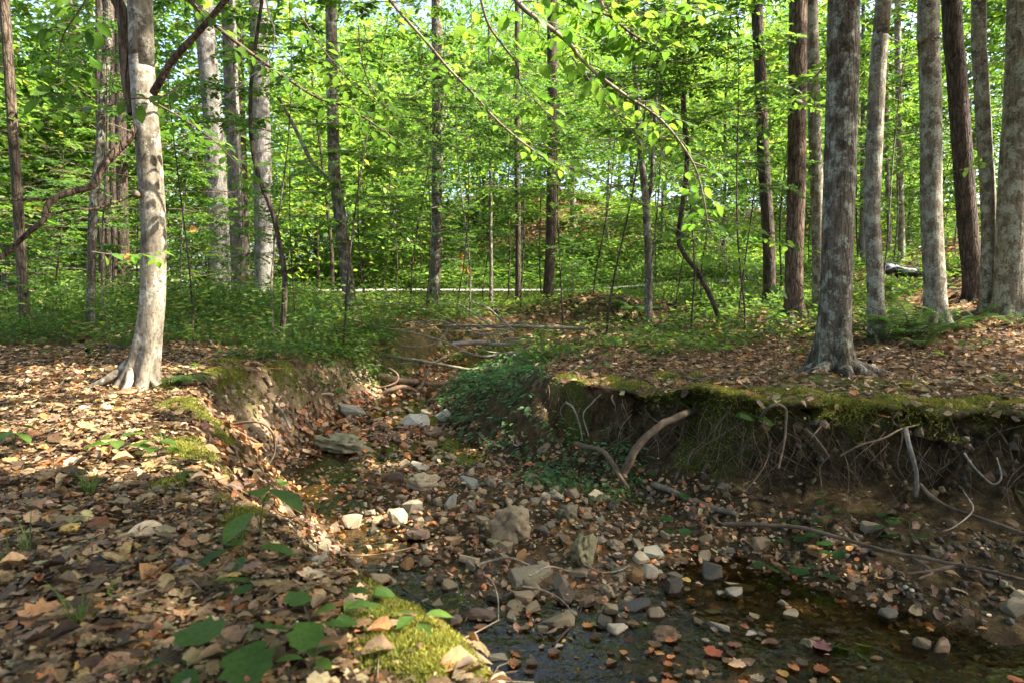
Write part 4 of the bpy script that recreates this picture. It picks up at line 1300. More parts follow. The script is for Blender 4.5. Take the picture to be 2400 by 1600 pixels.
hero('maple_tree', 'straight pale trunk mottled with green grey lichen, ferns at its foot', [(2152, 745), (2147, 650), (2142, 560), (2138, 420), (2138, 250), (2134, 100), (2132, 0)], 8.9, W(45, 8.9), W(41, 8.9), BARK_LICHEN, 'the lichen mottled trunk', sides=20, n=34, mossfoot=.3, group='grey trunks on the right bank')
hero('oak_tree', 'dark brown leaning trunk between two pale mottled trunks', [(2240, 705), (2236, 640), (2225, 540), (2215, 420), (2205, 280), (2195, 140), (2185, 0)], 10.2, W(42, 10.2), W(35, 10.2), BARK_DARK, 'the dark leaning trunk', sides=18, n=34, group='grey trunks on the right bank')
hero('maple_tree', 'grey trunk joined at the foot to the thick trunk at the picture edge', [(2268, 742), (2270, 650), (2272, 540), (2268, 420), (2260, 300), (2252, 150), (2248, 0)], 9.4, W(32, 9.4), W(25, 9.4), BARK_LICHEN, 'the grey twin trunk', sides=16, n=34, mossfoot=.4, group='grey trunks on the right bank',
     limbs=[(px_path(shift([(2268, 425), (2258, 395), (2252, 330), (2246, 220), (2242, 120), (2236, 0)]), 9.4), .04, .025)])
hero('maple_tree', 'thick grey trunk at the right edge of the view', [(2318, 748), (2322, 640), (2326, 520), (2334, 380), (2342, 250), (2348, 120), (2352, 0)], 9.1, W(66, 9.1), W(58, 9.1), BARK_LICHEN, 'the thick edge trunk', sides=20, n=34, mossfoot=.45, group='grey trunks on the right bank', crown=(0, 0, 15, 3.4, 3.4, 3.2, 2600, .18))
hero('pine_tree', 'reddish brown trunk with long shaggy bark strips', [(1826, 700), (1824, 600), (1828, 480), (1830, 320), (1832, 150), (1834, 0)], 11.5, W(40, 11.5), W(36, 11.5), BARK_RED, 'the shaggy reddish trunk', sides=18, n=30, group='brown trunks')
hero('maple_tree', 'grey lichen trunk touching the shaggy reddish trunk', [(1884, 705), (1880, 600), (1878, 480), (1872, 320), (1868, 150), (1864, 0)], 12.0, W(29, 12), W(24, 12), BARK_LICHEN, 'the grey lichen neighbour trunk', sides=14, n=28, group='grey trunks on the right bank')
hero('oak_tree', 'mid brown trunk half hidden in leaves, left of the shaggy trunk', [(1770, 640), (1766, 560), (1760, 460), (1752, 340), (1748, 200), (1742, 80), (1738, 0)], 14, W(28, 14), W(22, 14), BARK_DARK, 'the half hidden brown trunk', sides=12, group='brown trunks')
# -- middle trees
hero('oak_tree', 'straight grey brown trunk with ridged bark in the middle of the view', [(992, 735), (996, 680), (1002, 600), (1004, 480), (1004, 330), (1004, 180), (1003, 40), (1003, 0)], 16, W(26, 16), W(21, 16), BARK_RIDGED, 'the straight middle trunk', sides=16, group='brown trunks')
hero('pine_tree', 'dark trunk with a pale vine beside the gravel road', [(1258, 690), (1262, 620), (1266, 520), (1267, 400), (1268, 280), (1268, 120), (1268, 0)], 18.5, W(25, 18.5), W(20, 18.5), BARK_DARK, 'the dark roadside trunk', sides=14, group='brown trunks')
hero('oak_tree', 'slender dark trunk midway between the straight and the dark roadside trunks', [(1190, 712), (1190, 620), (1190, 500), (1187, 380), (1188, 200), (1188, 0)], 17.5, W(14, 17.5), W(10, 17.5), BARK_DARK, 'the slender dark trunk', sides=10, group='brown trunks', crown=(0, 0, 8, 2, 2, 3, 900, .16), ext=11)
hero('maple_sapling', 'thin brown pole of a sapling with one bare stub', [(1128, 712), (1128, 620), (1127, 520), (1127, 420), (1125, 300), (1124, 160)], 17, W(9, 17), W(5, 17), BARK_RIDGED, 'the thin brown pole', sides=8, group='saplings', crown=(0, 0, 5.2, 1.7, 1.7, 2, 700, .13), ext=7)
hero('maple_tree', 'grey sapling trunk forking into two stems above the leafy bank', [(1490, 722), (1490, 640), (1487, 540), (1482, 450), (1470, 330), (1462, 200), (1452, 60), (1448, 0)], 12.8, W(19, 12.8), W(10, 12.8), BARK_RIDGED, 'the forked grey sapling', sides=12, group='saplings', ext=9, crown=(0, 0, 7.5, 1.8, 1.8, 1.8, 900, .14),
     limbs=[(px_path(shift([(1486, 470), (1497, 420), (1500, 340), (1508, 200), (1514, 60), (1520, -40)]), 12.8), .045, .02)])
hero('vine_stem', 'dark crooked stem bending down to the leafy ground', [(1660, 705), (1636, 690), (1618, 655), (1600, 620), (1575, 590), (1558, 550), (1566, 480), (1576, 400), (1578, 340), (1570, 220), (1574, 100), (1582, 0)], 11.8, W(12, 11.8), W(8, 11.8), BARK_DARK, 'the crooked dark stem', sides=10, flare=None, ext=7, crown=(0, 0, 6.8, 1.6, 1.6, 1.4, 600, .13), group='saplings', cat='vine stem')
hero('oak_tree', 'knotted brown trunk with a swollen bend, left of the straight trunk', [(806, 730), (800, 660), (790, 570), (780, 490), (772, 425), (768, 400), (765, 300), (762, 160), (760, 0)], 13.5, W(30, 13.5), W(18, 13.5), BARK_RIDGED, 'the knotted brown trunk', sides=14, group='brown trunks',
     limbs=[(px_path(shift([(770, 418), (745, 405), (715, 370), (690, 320), (665, 270), (640, 225)]), 13.5), .05, .03)])
# -- pale tulip poplars
hero('poplar_tree', 'pale grey poplar, leftmost of three tall pale trunks', [(512, 735), (508, 660), (505, 560), (498, 420), (488, 250), (474, 100), (466, 0)], 19, W(44, 19), W(38, 19), BARK_GREY, 'the leftmost pale poplar', sides=18, group='pale poplars', crown=(0, 0, 18, 3, 3, 4, 2000, .22), ext=19)
hero('poplar_tree', 'pale grey poplar, middle one of three tall pale trunks', [(550, 735), (547, 660), (545, 560), (541, 420), (533, 250), (528, 100), (524, 0)], 20, W(32, 20), W(28, 20), BARK_GREY, 'the middle pale poplar', sides=16, group='pale poplars', crown=(0, 0, 18, 3, 3, 4, 1600, .22), ext=19)
hero('poplar_tree', 'pale grey poplar, rightmost of three tall pale trunks', [(606, 735), (606, 660), (606, 560), (603, 420), (599, 250), (596, 100), (592, 0)], 19.5, W(42, 19.5), W(36, 19.5), BARK_GREY, 'the rightmost pale poplar', sides=18, group='pale poplars', crown=(0, 0, 18, 3, 3, 4, 2000, .22), ext=19)
hero('oak_tree', 'dark trunk in the shade behind the pale poplars', [(562, 720), (562, 600), (560, 480), (556, 360), (552, 240), (548, 60), (546, 0)], 22, W(22, 22), W(18, 22), BARK_DARK, sides=12, group='brown trunks')
# -- left edge
hero('oak_tree', 'slim dark trunk nearest the left edge of the view', [(56, 735), (52, 650), (46, 560), (40, 450), (30, 300), (20, 150), (10, 0)], 10.5, W(22, 10.5), W(18, 10.5), BARK_DARK, 'the dark left edge trunk', sides=14, group='brown trunks', tint=(1.7, 1.7, 1.6))
hero('oak_tree', 'leaning brown trunk between the edge trunk and the pale beech', [(206, 735), (210, 640), (212, 520), (218, 440), (230, 330), (240, 180), (252, 0)], 10.8, W(19, 10.8), W(18, 10.8), BARK_RIDGED, 'the leaning brown trunk', sides=14, group='brown trunks')
hero('poplar_tree', 'far pale trunk rising between the two left brown trunks', [(206, 690), (200, 520), (192, 340), (178, 150), (164, 0)], 26, W(28, 26), W(22, 26), BARK_GREY, sides=12, group='pale poplars', crown=(0, 0, 19, 3, 3, 4, 1200, .25), ext=20)
hero('poplar_tree', 'far pale trunk behind the slim dark edge trunk', [(22, 690), (16, 520), (10, 340), (4, 150), (0, 0)], 24, W(26, 24), W(20, 24), BARK_GREY, sides=12, group='pale poplars', crown=(0, 0, 19, 3, 3, 4, 1000, .25), ext=20)
k = 0
for px, w, lab in [(232, 14, 'dark trunk just right of the leaning brown trunk'), (247, 12, 'thin dark trunk, second right of the leaning brown trunk'), (262, 13, 'thin mossy trunk, third right of the leaning brown trunk'), (282, 26, 'thick dark trunk close behind the pale beech')]:
    hero('oak_tree', lab, [(px, 712), (px + 2, 600), (px - 1, 480), (px - 4, 320), (px - 6, 100), (px - 6, 0)], 15.5 + k, W(w, 15.5 + k), W(w * .8, 15.5 + k), BARK_DARK, sides=10, group='brown trunks', crown=(0, 0, 13, 2, 2, 3, 900, .2)); k += .9
# near thin saplings
hero('maple_sapling', 'thin dark wavy sapling stem at the edge of the clay bank', [(644, 806), (650, 740), (655, 650), (648, 590), (632, 510), (614, 455), (594, 410), (578, 330), (575, 230), (582, 130), (600, 20), (606, -60)], 9.3, W(14, 9.3), W(6, 9.3), BARK_DARK, 'the wavy dark sapling', sides=9, flare=(.6, .1, 4, 0), ext=4.5, crown=None, group='saplings')
hero('maple_tree', 'thin far trunk seen between the slim sunstruck and the mottled trunk', [(2072, 640), (2070, 520), (2066, 380), (2064, 200), (2062, 0)], 17, W(15, 17), W(12, 17), BARK_LICHEN, sides=10, group='grey trunks on the right bank')
hero('maple_tree', 'short lit far trunk right behind the slim sunstruck trunk', [(2045, 590), (2042, 500), (2038, 400), (2036, 200), (2034, 0)], 20, W(10, 20), W(8, 20), BARK_LICHEN, sides=8, group='grey trunks on the right bank')
# ------------------------------------------------------------------ understory: layered sprays shared between copies
def spray_proto(seed, R, h0, h1, nb, leaf, greens=CROWN_GREENS, w=CROWN_W, tw=8, lv=10):
    r = np.random.default_rng(seed)
    mb = MB(); pos, D, N, S = [], [], [], []
    for b in range(nb):
        h = h0 + (h1 - h0) * (b + r.uniform(0, 1)) / nb
        az = b * 2.4 + r.normal(0, .5)
        L = R * r.uniform(.55, 1.05) * (1 - .45 * (h - h0) / (h1 - h0 + 1e-6))
        d = np.array([math.cos(az), math.sin(az), 0]); s = np.array([-d[1], d[0], 0])
        rise = r.uniform(.05, .35)
        t = np.linspace(0, 1, 6)
        pth = np.outer(t * L, d) + np.outer(np.sin(t * 3 + r.uniform(0, 6)) * .06 * L, s); pth[:, 2] += h + rise * L * t - .42 * rise * L * t * t * 2 * r.uniform(.5, 1.3)
        tube(mb, pth, np.linspace(.012, .004, 6) * (R / 2), 4, (.16, .13, .095), cap=False)
        ends = [(pth, .25)]
        for k in range(tw):
            u = .22 + .75 * (k + r.uniform(0, .8)) / tw
            q = np.array([np.interp(u, t, pth[:, i]) for i in range(3)])
            sd = 1 if k % 2 else -1
            dd = d * r.uniform(.5, .9) + s * sd * r.uniform(.6, 1); dd /= np.linalg.norm(dd)
            tl = L * r.uniform(.22, .42) * (1.15 - .5 * u)
            tp = q + np.outer(np.linspace(0, 1, 4) * tl, dd); tp[:, 2] += -.10 * tl * np.linspace(0, 1, 4) ** 2 + r.normal(0, .10) * np.linspace(0, 1, 4)
            tube(mb, tp, np.linspace(.005, .002, 4) * (R / 2), 3, (.15, .12, .085), cap=False)
            ends.append((tp, .05))
        for pt, u0 in ends:
            nl = lv if u0 < .1 else lv + 3
            u = np.linspace(u0, 1, nl) + r.normal(0, .03, nl)
            tt = np.linspace(0, 1, len(pt))
            q = np.stack([np.interp(u, tt, pt[:, i]) for i in range(3)], -1)
            ax = pt[-1] - pt[0]; ax = ax / np.linalg.norm(ax); sx = np.cross([0, 0, 1.], ax)
            sg = np.where(np.arange(nl) % 2, 1, -1)[:, None]
            dd = ax * r.uniform(.35, .8, (nl, 1)) + sx * sg * r.uniform(.6, 1, (nl, 1)); dd[:, 2] -= r.uniform(0, .35, nl)
            nn = r.normal(0, .48, (nl, 3)); nn[:, 2] = 1
            pos.append(q); D.append(dd); N.append(nn); S.append(r.uniform(.7, 1.2, nl) * leaf)
    pos = np.concatenate(pos); M = frames(np.concatenate(D), np.concatenate(N))
    lb = MB(); col = palette(len(pos), greens, w, .18)
    scatter(lb, LEAF6, pos, M, np.concatenate(S), col)
    return mb.mesh('branches', WOOD), lb.mesh('crown', LEAF, smooth=False)

SPRAY = [spray_proto(100 + i, *a) for i, a in enumerate([
    (2.0, .3, 3.4, 19, .12, [(.075, .16, .016), (.11, .20, .02), (.05, .12, .014)], [.5, .3, .2]), (2.3, .2, 4.4, 22, .14, [(.105, .205, .02), (.14, .235, .025), (.075, .165, .018), (.24, .24, .04)], [.4, .3, .25, .05]), (1.7, .3, 2.6, 16, .10, [(.065, .15, .03), (.05, .12, .026), (.09, .18, .03)], [.5, .3, .2]), (2.5, .5, 5.5, 27, .15, [(.115, .22, .022), (.08, .18, .018), (.16, .25, .03)], [.45, .3, .25])])]
UND = [0]
def understory(px, Y, z0, scale, proto, kind='maple_sapling', phrase=('leafy sapling with layered horizontal sprays',), stem=.014, group='leafy saplings', label=None, x=None):
    if x is None: x = (px - 1200) / 1600.0 * Y
    zb = H(x, Y) - .05
    base = np.array([x, Y, zb])
    lab = label or auto_label(list(phrase), base + [0, 0, z0 + 1.5])
    t = thing(kind, lab, 'sapling', base, group, rng.uniform(0, 6.28))
    lean = rng.normal(0, .07, 2)
    br, cr = SPRAY[proto]
    for nm, me in (('branches', br), ('crown', cr)):
        o = link(nm, me, t, (lean[0] * z0, lean[1] * z0, z0)); o.scale = (scale, scale, scale * rng.uniform(.85, 1.1))
    top = z0 + [3.4, 4.4, 2.6, 5.5][proto] * scale
    mb = MB(); n = 12
    zz = np.linspace(0, top, n)
    pth = np.stack([lean[0] * zz + stem * 5 * np.sin(zz * 1.1 + rng.uniform(0, 6)) * np.minimum(zz, 1), lean[1] * zz + stem * 5 * np.cos(zz * .9 + rng.uniform(0, 6)) * np.minimum(zz, 1), zz], -1)
    tube(mb, pth, np.linspace(stem * 1.5, stem * .4, n) * scale, 7, (1, 1, 1))
    mb.build('trunk', [BARK_RIDGED, BARK_DARK, BARK_DARK][rng.integers(0, 3)], t)
    return t

PH = ('leafy sapling with layered horizontal sprays', 'slender sapling hung with flat green sprays', 'young tree with tiered green branches')
for row in [ # px, Y, crown base, scale, proto
    (690, 11.5, 1.5, .7, 2), (860, 13, 1.0, .9, 0), (1100, 13.5, 2.6, .9, 2), (1390, 15.5, 1.2, 1.0, 0), (1640, 15, 1.0, 1.0, 2), (1730, 12, 1.9, .8, 2), (330, 15, .7, 1.0, 0), (120, 12.5, .9, .9, 2), (-90, 11, 1.2, 1.0, 1),
    (240, 18, .5, 1.1, 1), (930, 20.5, 2.2, 1.1, 0), (1130, 21, .9, 1.1, 2), (1270, 22, 2.6, 1.2, 3), (1540, 20, 1.6, 1.2, 1), (1830, 18, 1.8, 1.2, 1), (1970, 15, 1.6, .9, 2), (2090, 16, 1.8, 1.0, 0), (2230, 16.5, 1.8, 1.0, 2), (2370, 14.5, 1.8, 1.0, 0),
    (2010, 21, 1.2, 1.2, 3), (2170, 23, 1.2, 1.3, 1), (2330, 22, 1.0, 1.3, 3), (900, 32, 1.0, 1.4, 3), (400, 23, .4, 1.3, 1), (80, 21, .4, 1.3, 3), (-60, 16, .5, 1.1, 1),
    (300, 19, .1, .8, 2), (500, 24, .1, 1.0, 2), (1890, 23, .2, 1.1, 2), (2060, 27, .2, 1.2, 2), (2200, 29, .2, 1.3, 0), (2340, 27, .2, 1.2, 2), (950, 38, .3, 1.6, 1), (750, 34, .2, 1.5, 1), (600, 31, .2, 1.4, 1), (450, 29, .2, 1.4, 1), (280, 31, .2, 1.4, 1), (120, 29, .2, 1.4, 1), (-20, 25, .2, 1.4, 1),
    (960, 15, 3.0, 1.0, 0), (1070, 16, 3.2, .9, 2), (1320, 14, 2.8, .9, 2), (1090, 18.5, .3, .5, 0), (1340, 17.5, .3, .55, 2), (1570, 15.5, .3, .5, 0), (560, 14.5, .2, .5, 2), (470, 16, .2, .6, 0), (380, 13, .2, .45, 2), (150, 14, .2, .6, 0), (20, 12, .2, .5, 2), (1700, 15.5, .3, .6, 2), (1520, 11, 2.6, .85, 0), (1750, 10.5, 2.8, .8, 0), (640, 10, 2.7, .75, 0), (560, 13.5, .9, .7, 2), (430, 12, 1.1, .7, 0), (1000, 14.5, 1.3, .8, 2), (1220, 15.5, 1.5, .9, 0), (1580, 15, 1.3, .8, 2), (250, 10, 3.0, .7, 2), (2060, 12, 3.2, .8, 0),
    (800, 9.5, 3.0, .75, 0), (1190, 16.5, 3.6, 1.0, 2), (1420, 10, 3.2, .8, 0), (1620, 10.5, 3.1, .8, 2), (450, 9, 2.6, .65, 2)]:
    understory(*row, phrase=PH)

# ------------------------------------------------------------------ taller trees behind, each with its own trunk; crowns shared
def crown_proto(seed, R, n, leaf, greens, w):
    pos, M, sz, col = canopy(np.array([seed * 3.7, seed * 1.3, 0]), np.array(R), n, leaf, greens, w, cull=False, clump=.7)
    col = np.clip(col * np.array([(1.08, 1.05, .9), (.82, .95, 1.25), (1.2, 1.1, .9), (.92, 1.0, 1.1)][seed - 1]), 0, .6)
    pos = pos - np.array([seed * 3.7, seed * 1.3, 0])
    mb = MB(); scatter(mb, LEAF6, pos, M, sz, col)
    return mb.mesh('crown', LEAF, smooth=False)
LIGHT = [(.095, .20, .024), (.135, .245, .03), (.065, .15, .02), (.18, .27, .04), (.24, .22, .04)]
FARC = [crown_proto(i + 1, R, n, lf, LIGHT, [.32, .3, .22, .13, .03]) for i, (R, n, lf) in enumerate([((3.0, 3.0, 4.2), 3300, .21), ((3.4, 3.2, 5.0), 3800, .22), ((2.6, 2.6, 3.2), 2700, .19), ((4.0, 3.6, 6.0), 4600, .26)])]

def far_tree(x, y, hb, ht, proto, r, mat, phrases, group):
    zb = H(x, y) - .1
    base = np.array([x, y, zb])
    lab = auto_label(phrases, base + [0, 0, hb])
    t = thing('forest_tree', lab, 'tree', base, group, rng.uniform(0, 6.28))
    mb = MB(); n = 10; zz = np.linspace(0, ht, n)
    lean = rng.normal(0, .03, 2)
    pth = np.stack([lean[0] * zz + .12 * np.sin(zz * .4 + rng.uniform(0, 6)), lean[1] * zz, zz], -1); pth[0, :2] = 0
    tube(mb, pth, np.linspace(r, r * .4, n), 9, (1, 1, 1), (.5, .3, 5, .3), .05)
    mb.build('trunk', mat, t)
    o = link('crown', FARC[proto], t, (lean[0] * ht * .7, lean[1] * ht * .7, (hb + ht) / 2 + .5))
    hz = [4.2, 5, 3.2, 6][proto]; rr = [3, 3.3, 2.6, 3.8][proto]
    s = (ht - hb) / (2 * hz) * 1.1
    k = np.clip(s, .75, 1.5)
    o.scale = (k * .95, k * .95, s); o.rotation_euler = (0, 0, rng.uniform(0, 6.28))
    return t

MATS = [BARK_RIDGED, BARK_GREY, BARK_DARK, BARK_LICHEN, BARK_RIDGED]
placed = []
def try_far(n, poly, hb, ht, rr, phrases, group, gap, protos=(0, 1, 2, 3)):
    x, y = area_pts(n * 12, poly, lambda x, y: np.abs(road_dist(x, y)) > 3.2)
    c = 0
    for i in range(len(x)):
        if c >= n: break
        if any((x[i] - a) ** 2 + (y[i] - b) ** 2 < gap * gap for a, b in placed): continue
        placed.append((x[i], y[i])); c += 1
        b = rng.uniform(*hb)
        far_tree(x[i], y[i], b, b + rng.uniform(*ht), protos[rng.integers(0, len(protos))], rng.uniform(*rr), MATS[rng.integers(0, 5)], phrases, group)
HILL = ('bright green tree standing on the far slope', 'slim trunk with sunlit leaves on the far slope', 'tall leafy tree above the road bank')
try_far(9, [(-9, 31), (9, 29.5), (22, 37), (20, 40), (-10, 38)], (2.4, 4.6), (6, 11), (.06, .15), HILL, 'trees on the far slope', 3.0)
try_far(34, [(-10, 39), (20, 40), (30, 46), (34, 60), (-12, 60)], (.3, 3.0), (8, 14), (.07, .17), HILL, 'trees on the far slope', 2.6)
LEFTP = ('leafy tree in the level woods', 'slim tree with bright foliage in the level woods', 'green tree deep in the level woods')
try_far(44, [(-9, 22), (-5, 24), (-16, 31), (-40, 56), (-55, 60), (-34, 34), (-19, 20)], (.2, 3.2), (7, 12), (.06, .14), LEFTP, 'trees in the level woods', 2.5)
RIGHTP = ('yellow green tree on the near hillside', 'slim tree with glowing leaves on the near hillside', 'leafy tree up the near hillside')
try_far(16, [(8, 17), (14, 15), (30, 25), (46, 46), (30, 42), (13, 24)], (1.5, 4.5), (6, 11), (.06, .15), RIGHTP, 'trees on the near hillside', 2.4)
DEEP = ('tall tree at the back of the woods', 'pale crowned tree at the back of the woods')
for x_, y_, h_ in [(-9.6, 33.5, .2), (-11.5, 36, .3), (-8.6, 30.5, .2), (-13, 43, .5), (-10, 40, .4), (-7.2, 33, .3), (-16, 36, .2), (-12.5, 30.8, .1), (-20, 45, .3), (-5.5, 36, .5)]:
    far_tree(x_, y_, h_, h_ + rng.uniform(6, 9), int(rng.integers(0, 3)), .07, BARK_DARK, LEFTP, 'trees in the level woods')
try_far(26, [(-60, 62), (-14, 60), (40, 60), (60, 70), (30, 85), (-30, 85), (-70, 80)], (1, 4), (14, 22), (.12, .25), DEEP, 'trees at the back of the woods', 5, (1, 3))

def distant_woods():
    n = 17000
    y = rng.uniform(52, 78, n); x = rng.uniform(-.95, .95, n) * y
    base = terrain(x, y)
    top = 9 + 5 * fbm(x * .12, y * .12, 0, 3, 97.0) + .12 * (y - 50)
    z = base + rng.uniform(0, 1, n) ** .9 * top
    k = fbm(x * .5, z * .5, y * .5, 2, 98.0)
    m = k > -.28
    pos = np.stack([x, y, z], -1)[m]; n = len(pos)
    d = rng.normal(0, 1, (n, 3)); d[:, 2] *= .5
    mb = MB(); scatter(mb, LEAF4, pos, frames(d, jit_up(n, .5)), rng.uniform(.35, .75, n), palette(n, LIGHT, [.32, .3, .2, .16, .02], .2))
    tag(mb.build('distant_woods', LEAF, smooth=False), kind='stuff')
distant_woods()

# unseen trees of the same wood, added to shade the creek and banks
def shade_tree(x, y, cz, R, n, leaf):
    zb = H(x, y) - .1 if abs(x) < 60 else 0
    base = np.array([x, y, zb])
    path = np.array([base, base + [.1, .05, 4], base + [0, .2, 9], base + [.2, .1, cz + 1]])
    tree('forest_tree', auto_label(('unseen shade tree around the creek', 'unseen shade tree of the creek bank', 'leafy unseen tree over the creek'), base + [0, 0, 3]), path, .18, .08, BARK_LICHEN, 12, (.5, .25, 5, 1), 'trees shading the creek', crown=[(0, 0, cz, R, R, R * .62, n, leaf)], n=14, cull=True)
for x, y, cz, R, n in [(8.5, -.5, 9, 3.6, 3600), (11.5, 2.5, 11.5, 3.8, 3600), (10, 5.6, 10, 3.2, 3000), (14.5, .5, 14, 4.2, 3600), (15, 5, 14.5, 4, 3400), (13.2, 9.5, 13, 3.8, 3200), (18, 8.5, 16, 4.2, 3000), (7.5, -3.5, 9, 3.6, 3200), (11, -5, 12, 4, 3200), (17.5, -3, 16, 4.4, 3200), (6.4, 2.2, 8.2, 2.9, 3200), (4.5, -4.5, 8, 3, 2600), (-4, -3, 8.5, 3.8, 4200), (1, -5, 8.5, 3.8, 5200), (-3.6, 1.2, 8.6, 3.2, 3000), (2.9, -.9, 8.6, 3.4, 4600), (5.6, .9, 10.5, 3.2, 4200), (-.6, -1.8, 7.6, 2.8, 3600), (-6.5, 3.2, 9, 3.2, 3600), (6.6, 4.6, 12, 3.4, 4200)]:
    shade_tree(x, y, cz, R, n, .21)

# ------------------------------------------------------------------ shrubs, herbs, grass
def bush_proto(seed, R, n, leaf):
    r = np.random.default_rng(seed)
    u = r.normal(0, 1, (n, 3)); u /= np.linalg.norm(u, axis=1)[:, None]; u[:, 2] = np.abs(u[:, 2])
    lump = 1 + .35 * fbm(u[:, 0] * 2 + seed, u[:, 1] * 2, u[:, 2] * 2, 2, seed)
    p = u * (r.uniform(.3, 1, n) ** .6 * lump)[:, None] * R
    d = u + r.normal(0, .6, (n, 3)); M = frames(d, jit_up(n, .45))
    mb = MB(); scatter(mb, LEAF6, p, M, r.uniform(.7, 1.3, n) * leaf, palette(n, [(.09, .17, .03), (.13, .21, .045), (.06, .12, .02), (.17, .22, .05)], [.4, .25, .25, .1], .15))
    st = MB()
    for k in range(9):
        a = r.uniform(0, 6.28); e = np.array([math.cos(a) * R * .5, math.sin(a) * R * .5, R * r.uniform(.5, .9)])
        tube(st, catmull([[0, 0, -.1], e * .5 + [0, 0, .1], e], 6), np.linspace(.012, .004, 6), 4, (.14, .11, .08), cap=False)
    return mb.mesh('foliage', LEAF, smooth=False), st.mesh('stems', WOOD)
BUSH = [bush_proto(200 + i, *a) for i, a in enumerate([(.9, 900, .12), (1.2, 1300, .13), (.7, 700, .10)])]
def bush(x, y, s, k, phrases, group, cat='bush', name='bush'):
    base = np.array([x, y, H(x, y) - .05])
    t = thing(name, auto_label(phrases, base + [0, 0, .4]), cat, base, group, rng.uniform(0, 6.28))
    for nm, me in zip(('foliage', 'stems'), BUSH[k]):
        o = link(nm, me, t); o.scale = (s, s, s * rng.uniform(.75, 1.05))
for i in range(46):
    u = rng.uniform(.18, .72); j = u * (len(ROAD_C) - 1)
    c = catmull(ROAD_C, 300)[int(u * 299)]; c2 = catmull(ROAD_C, 300)[min(int(u * 299) + 3, 299)]
    tn = (c2 - c) / np.linalg.norm(c2 - c); nr = np.array([-tn[1], tn[0]])
    q = c + nr * (rng.uniform(2.4, 6.5) + 2 * (float(road_wide(c[0])) - 1))
    bush(q[0], q[1], rng.uniform(.7, 1.3), int(rng.integers(0, 3)), ('green bush on the road bank', 'rounded leafy bush on the road bank'), 'bushes on the road bank')
for px, Y, s in [(60, 10, .55), (150, 11.5, .7), (280, 12.5, .7), (440, 11, .6), (520, 12.5, .7), (600, 13.5, .8), (690, 12.5, .6), (20, 13, .8), (360, 15, .9), (560, 16, .9), (180, 15, .9), (680, 17.5, 1.0), (1060, 18.5, .5), (1560, 16.5, .6), (1640, 17, .7), (1850, 13.5, .6), (1980, 12, .55), (2080, 12.5, .6), (2200, 13.5, .6), (2350, 12.5, .6), (1700, 14.5, .6), (1790, 20, .9), (1880, 21, 1.0), (1960, 20, .9), (1730, 22, .5)]:
    bush((px - 1200) / 1600 * Y, Y, s, int(rng.integers(0, 3)), ('low leafy shrub under the trees', 'spreading green shrub under the trees', 'low bright shrub under the trees'), 'shrubs under the trees', 'shrub', 'shrub')

def herbs(name, n, poly, ok, h, leaf, greens, w, per=7, flat=.35, tpl=LEAF6):
    x, y = area_pts(n, poly, ok)
    n = len(x); z = terrain(x, y)
    k = np.repeat(np.arange(n), per)
    hh = rng.uniform(*h, n)[k] * rng.uniform(.45, 1, len(k))
    sprd = rng.normal(0, 1, (len(k), 2)) * (hh * .55 + leaf * .5)[:, None]
    p = np.stack([x[k] + sprd[:, 0], y[k] + sprd[:, 1], z[k] + hh], -1)
    d = np.concatenate([sprd + rng.normal(0, .05, sprd.shape), -rng.uniform(0, .05, (len(k), 1))], 1)
    M = frames(d, jit_up(len(k), flat))
    mb = MB(); scatter(mb, tpl, p, M, rng.uniform(.65, 1.25, len(k)) * leaf, np.repeat(palette(n, greens, w, .15), per, 0) * rng.uniform(.8, 1.2, (len(k), 1)))
    # stems
    q0 = np.stack([x[k], y[k], z[k]], -1)
    s = np.array([.0025, 0, 0])
    V = np.stack([q0 - s, q0 + s, p], 1).reshape(-1, 3)
    mb.add(V, np.arange(len(k) * 3).reshape(-1, 3), (.07, .09, .03))
    return tag(mb.build(name, LEAF, smooth=False), kind='stuff')
HG = [(.065, .14, .018), (.10, .18, .025), (.045, .10, .016), (.16, .21, .03), (.24, .18, .04)]
HW = [.38, .25, .25, .1, .02]
BG_ = [(.075, .175, .07), (.10, .205, .09), (.05, .13, .05), (.13, .22, .06)]
left_ok = lambda x, y: (terrain(x, y, True)[2] > .8) & (fbm(x * .9, y * .9, 0, 3, 91.0) > -.12 + .5 * sstep(9, 7.2, y))
herbs('undergrowth', 420, [(-9, 8), (-2.6, 8), (-1.9, 10), (-2, 16), (-14, 16)], left_ok, (.3, .95), .10, HG, HW, per=14)
herbs('undergrowth', 1900, [(-9, 7.3), (-2.9, 7.0), (-1.9, 10), (-2, 13), (-12, 13)], left_ok, (.04, .32), .075, HG + [(.22, .12, .04)], [.34, .25, .25, .1, .03, .04])
herbs('undergrowth', 1700, [(-12, 12.5), (-1.6, 12.5), (-.5, 17), (-4, 24), (-20, 24)], lambda x, y: left_ok(x, y) & (road_dist(x, y) < -2 * road_wide(x)) & ((x < -.28 * y) | (y < 15)), (.12, .5), .12, HG, HW)
herbs('undergrowth', 1500, [(-2.4, 15), (1, 15), (6, 20), (7, 23.4), (-6, 25), (-6, 20)], lambda x, y: (road_dist(x, y) < -2 * road_wide(x)) & ((x > 1.5) | (rng.uniform(0, 1, len(x)) < .25)), (.08, .28), .10, [(.10, .17, .02), (.14, .2, .025), (.06, .12, .015)], [.4, .3, .3])
herbs('undergrowth', 650, [(.2, 7.5), (3.4, 7.6), (6, 10), (8, 14), (5, 16), (.3, 12)], lambda x, y: (terrain(x, y, True)[2] > .8) & (fbm(x * 1.1, y * 1.1, 0, 3, 92.0) > -.12), (.08, .3), .085, HG, HW)
herbs('undergrowth', 900, [(3, 12), (9, 11), (16, 20), (11, 22), (4, 17)], lambda x, y: fbm(x * .6, y * .6, 0, 3, 93.0) > -.2, (.15, .45), .12, HG, HW)
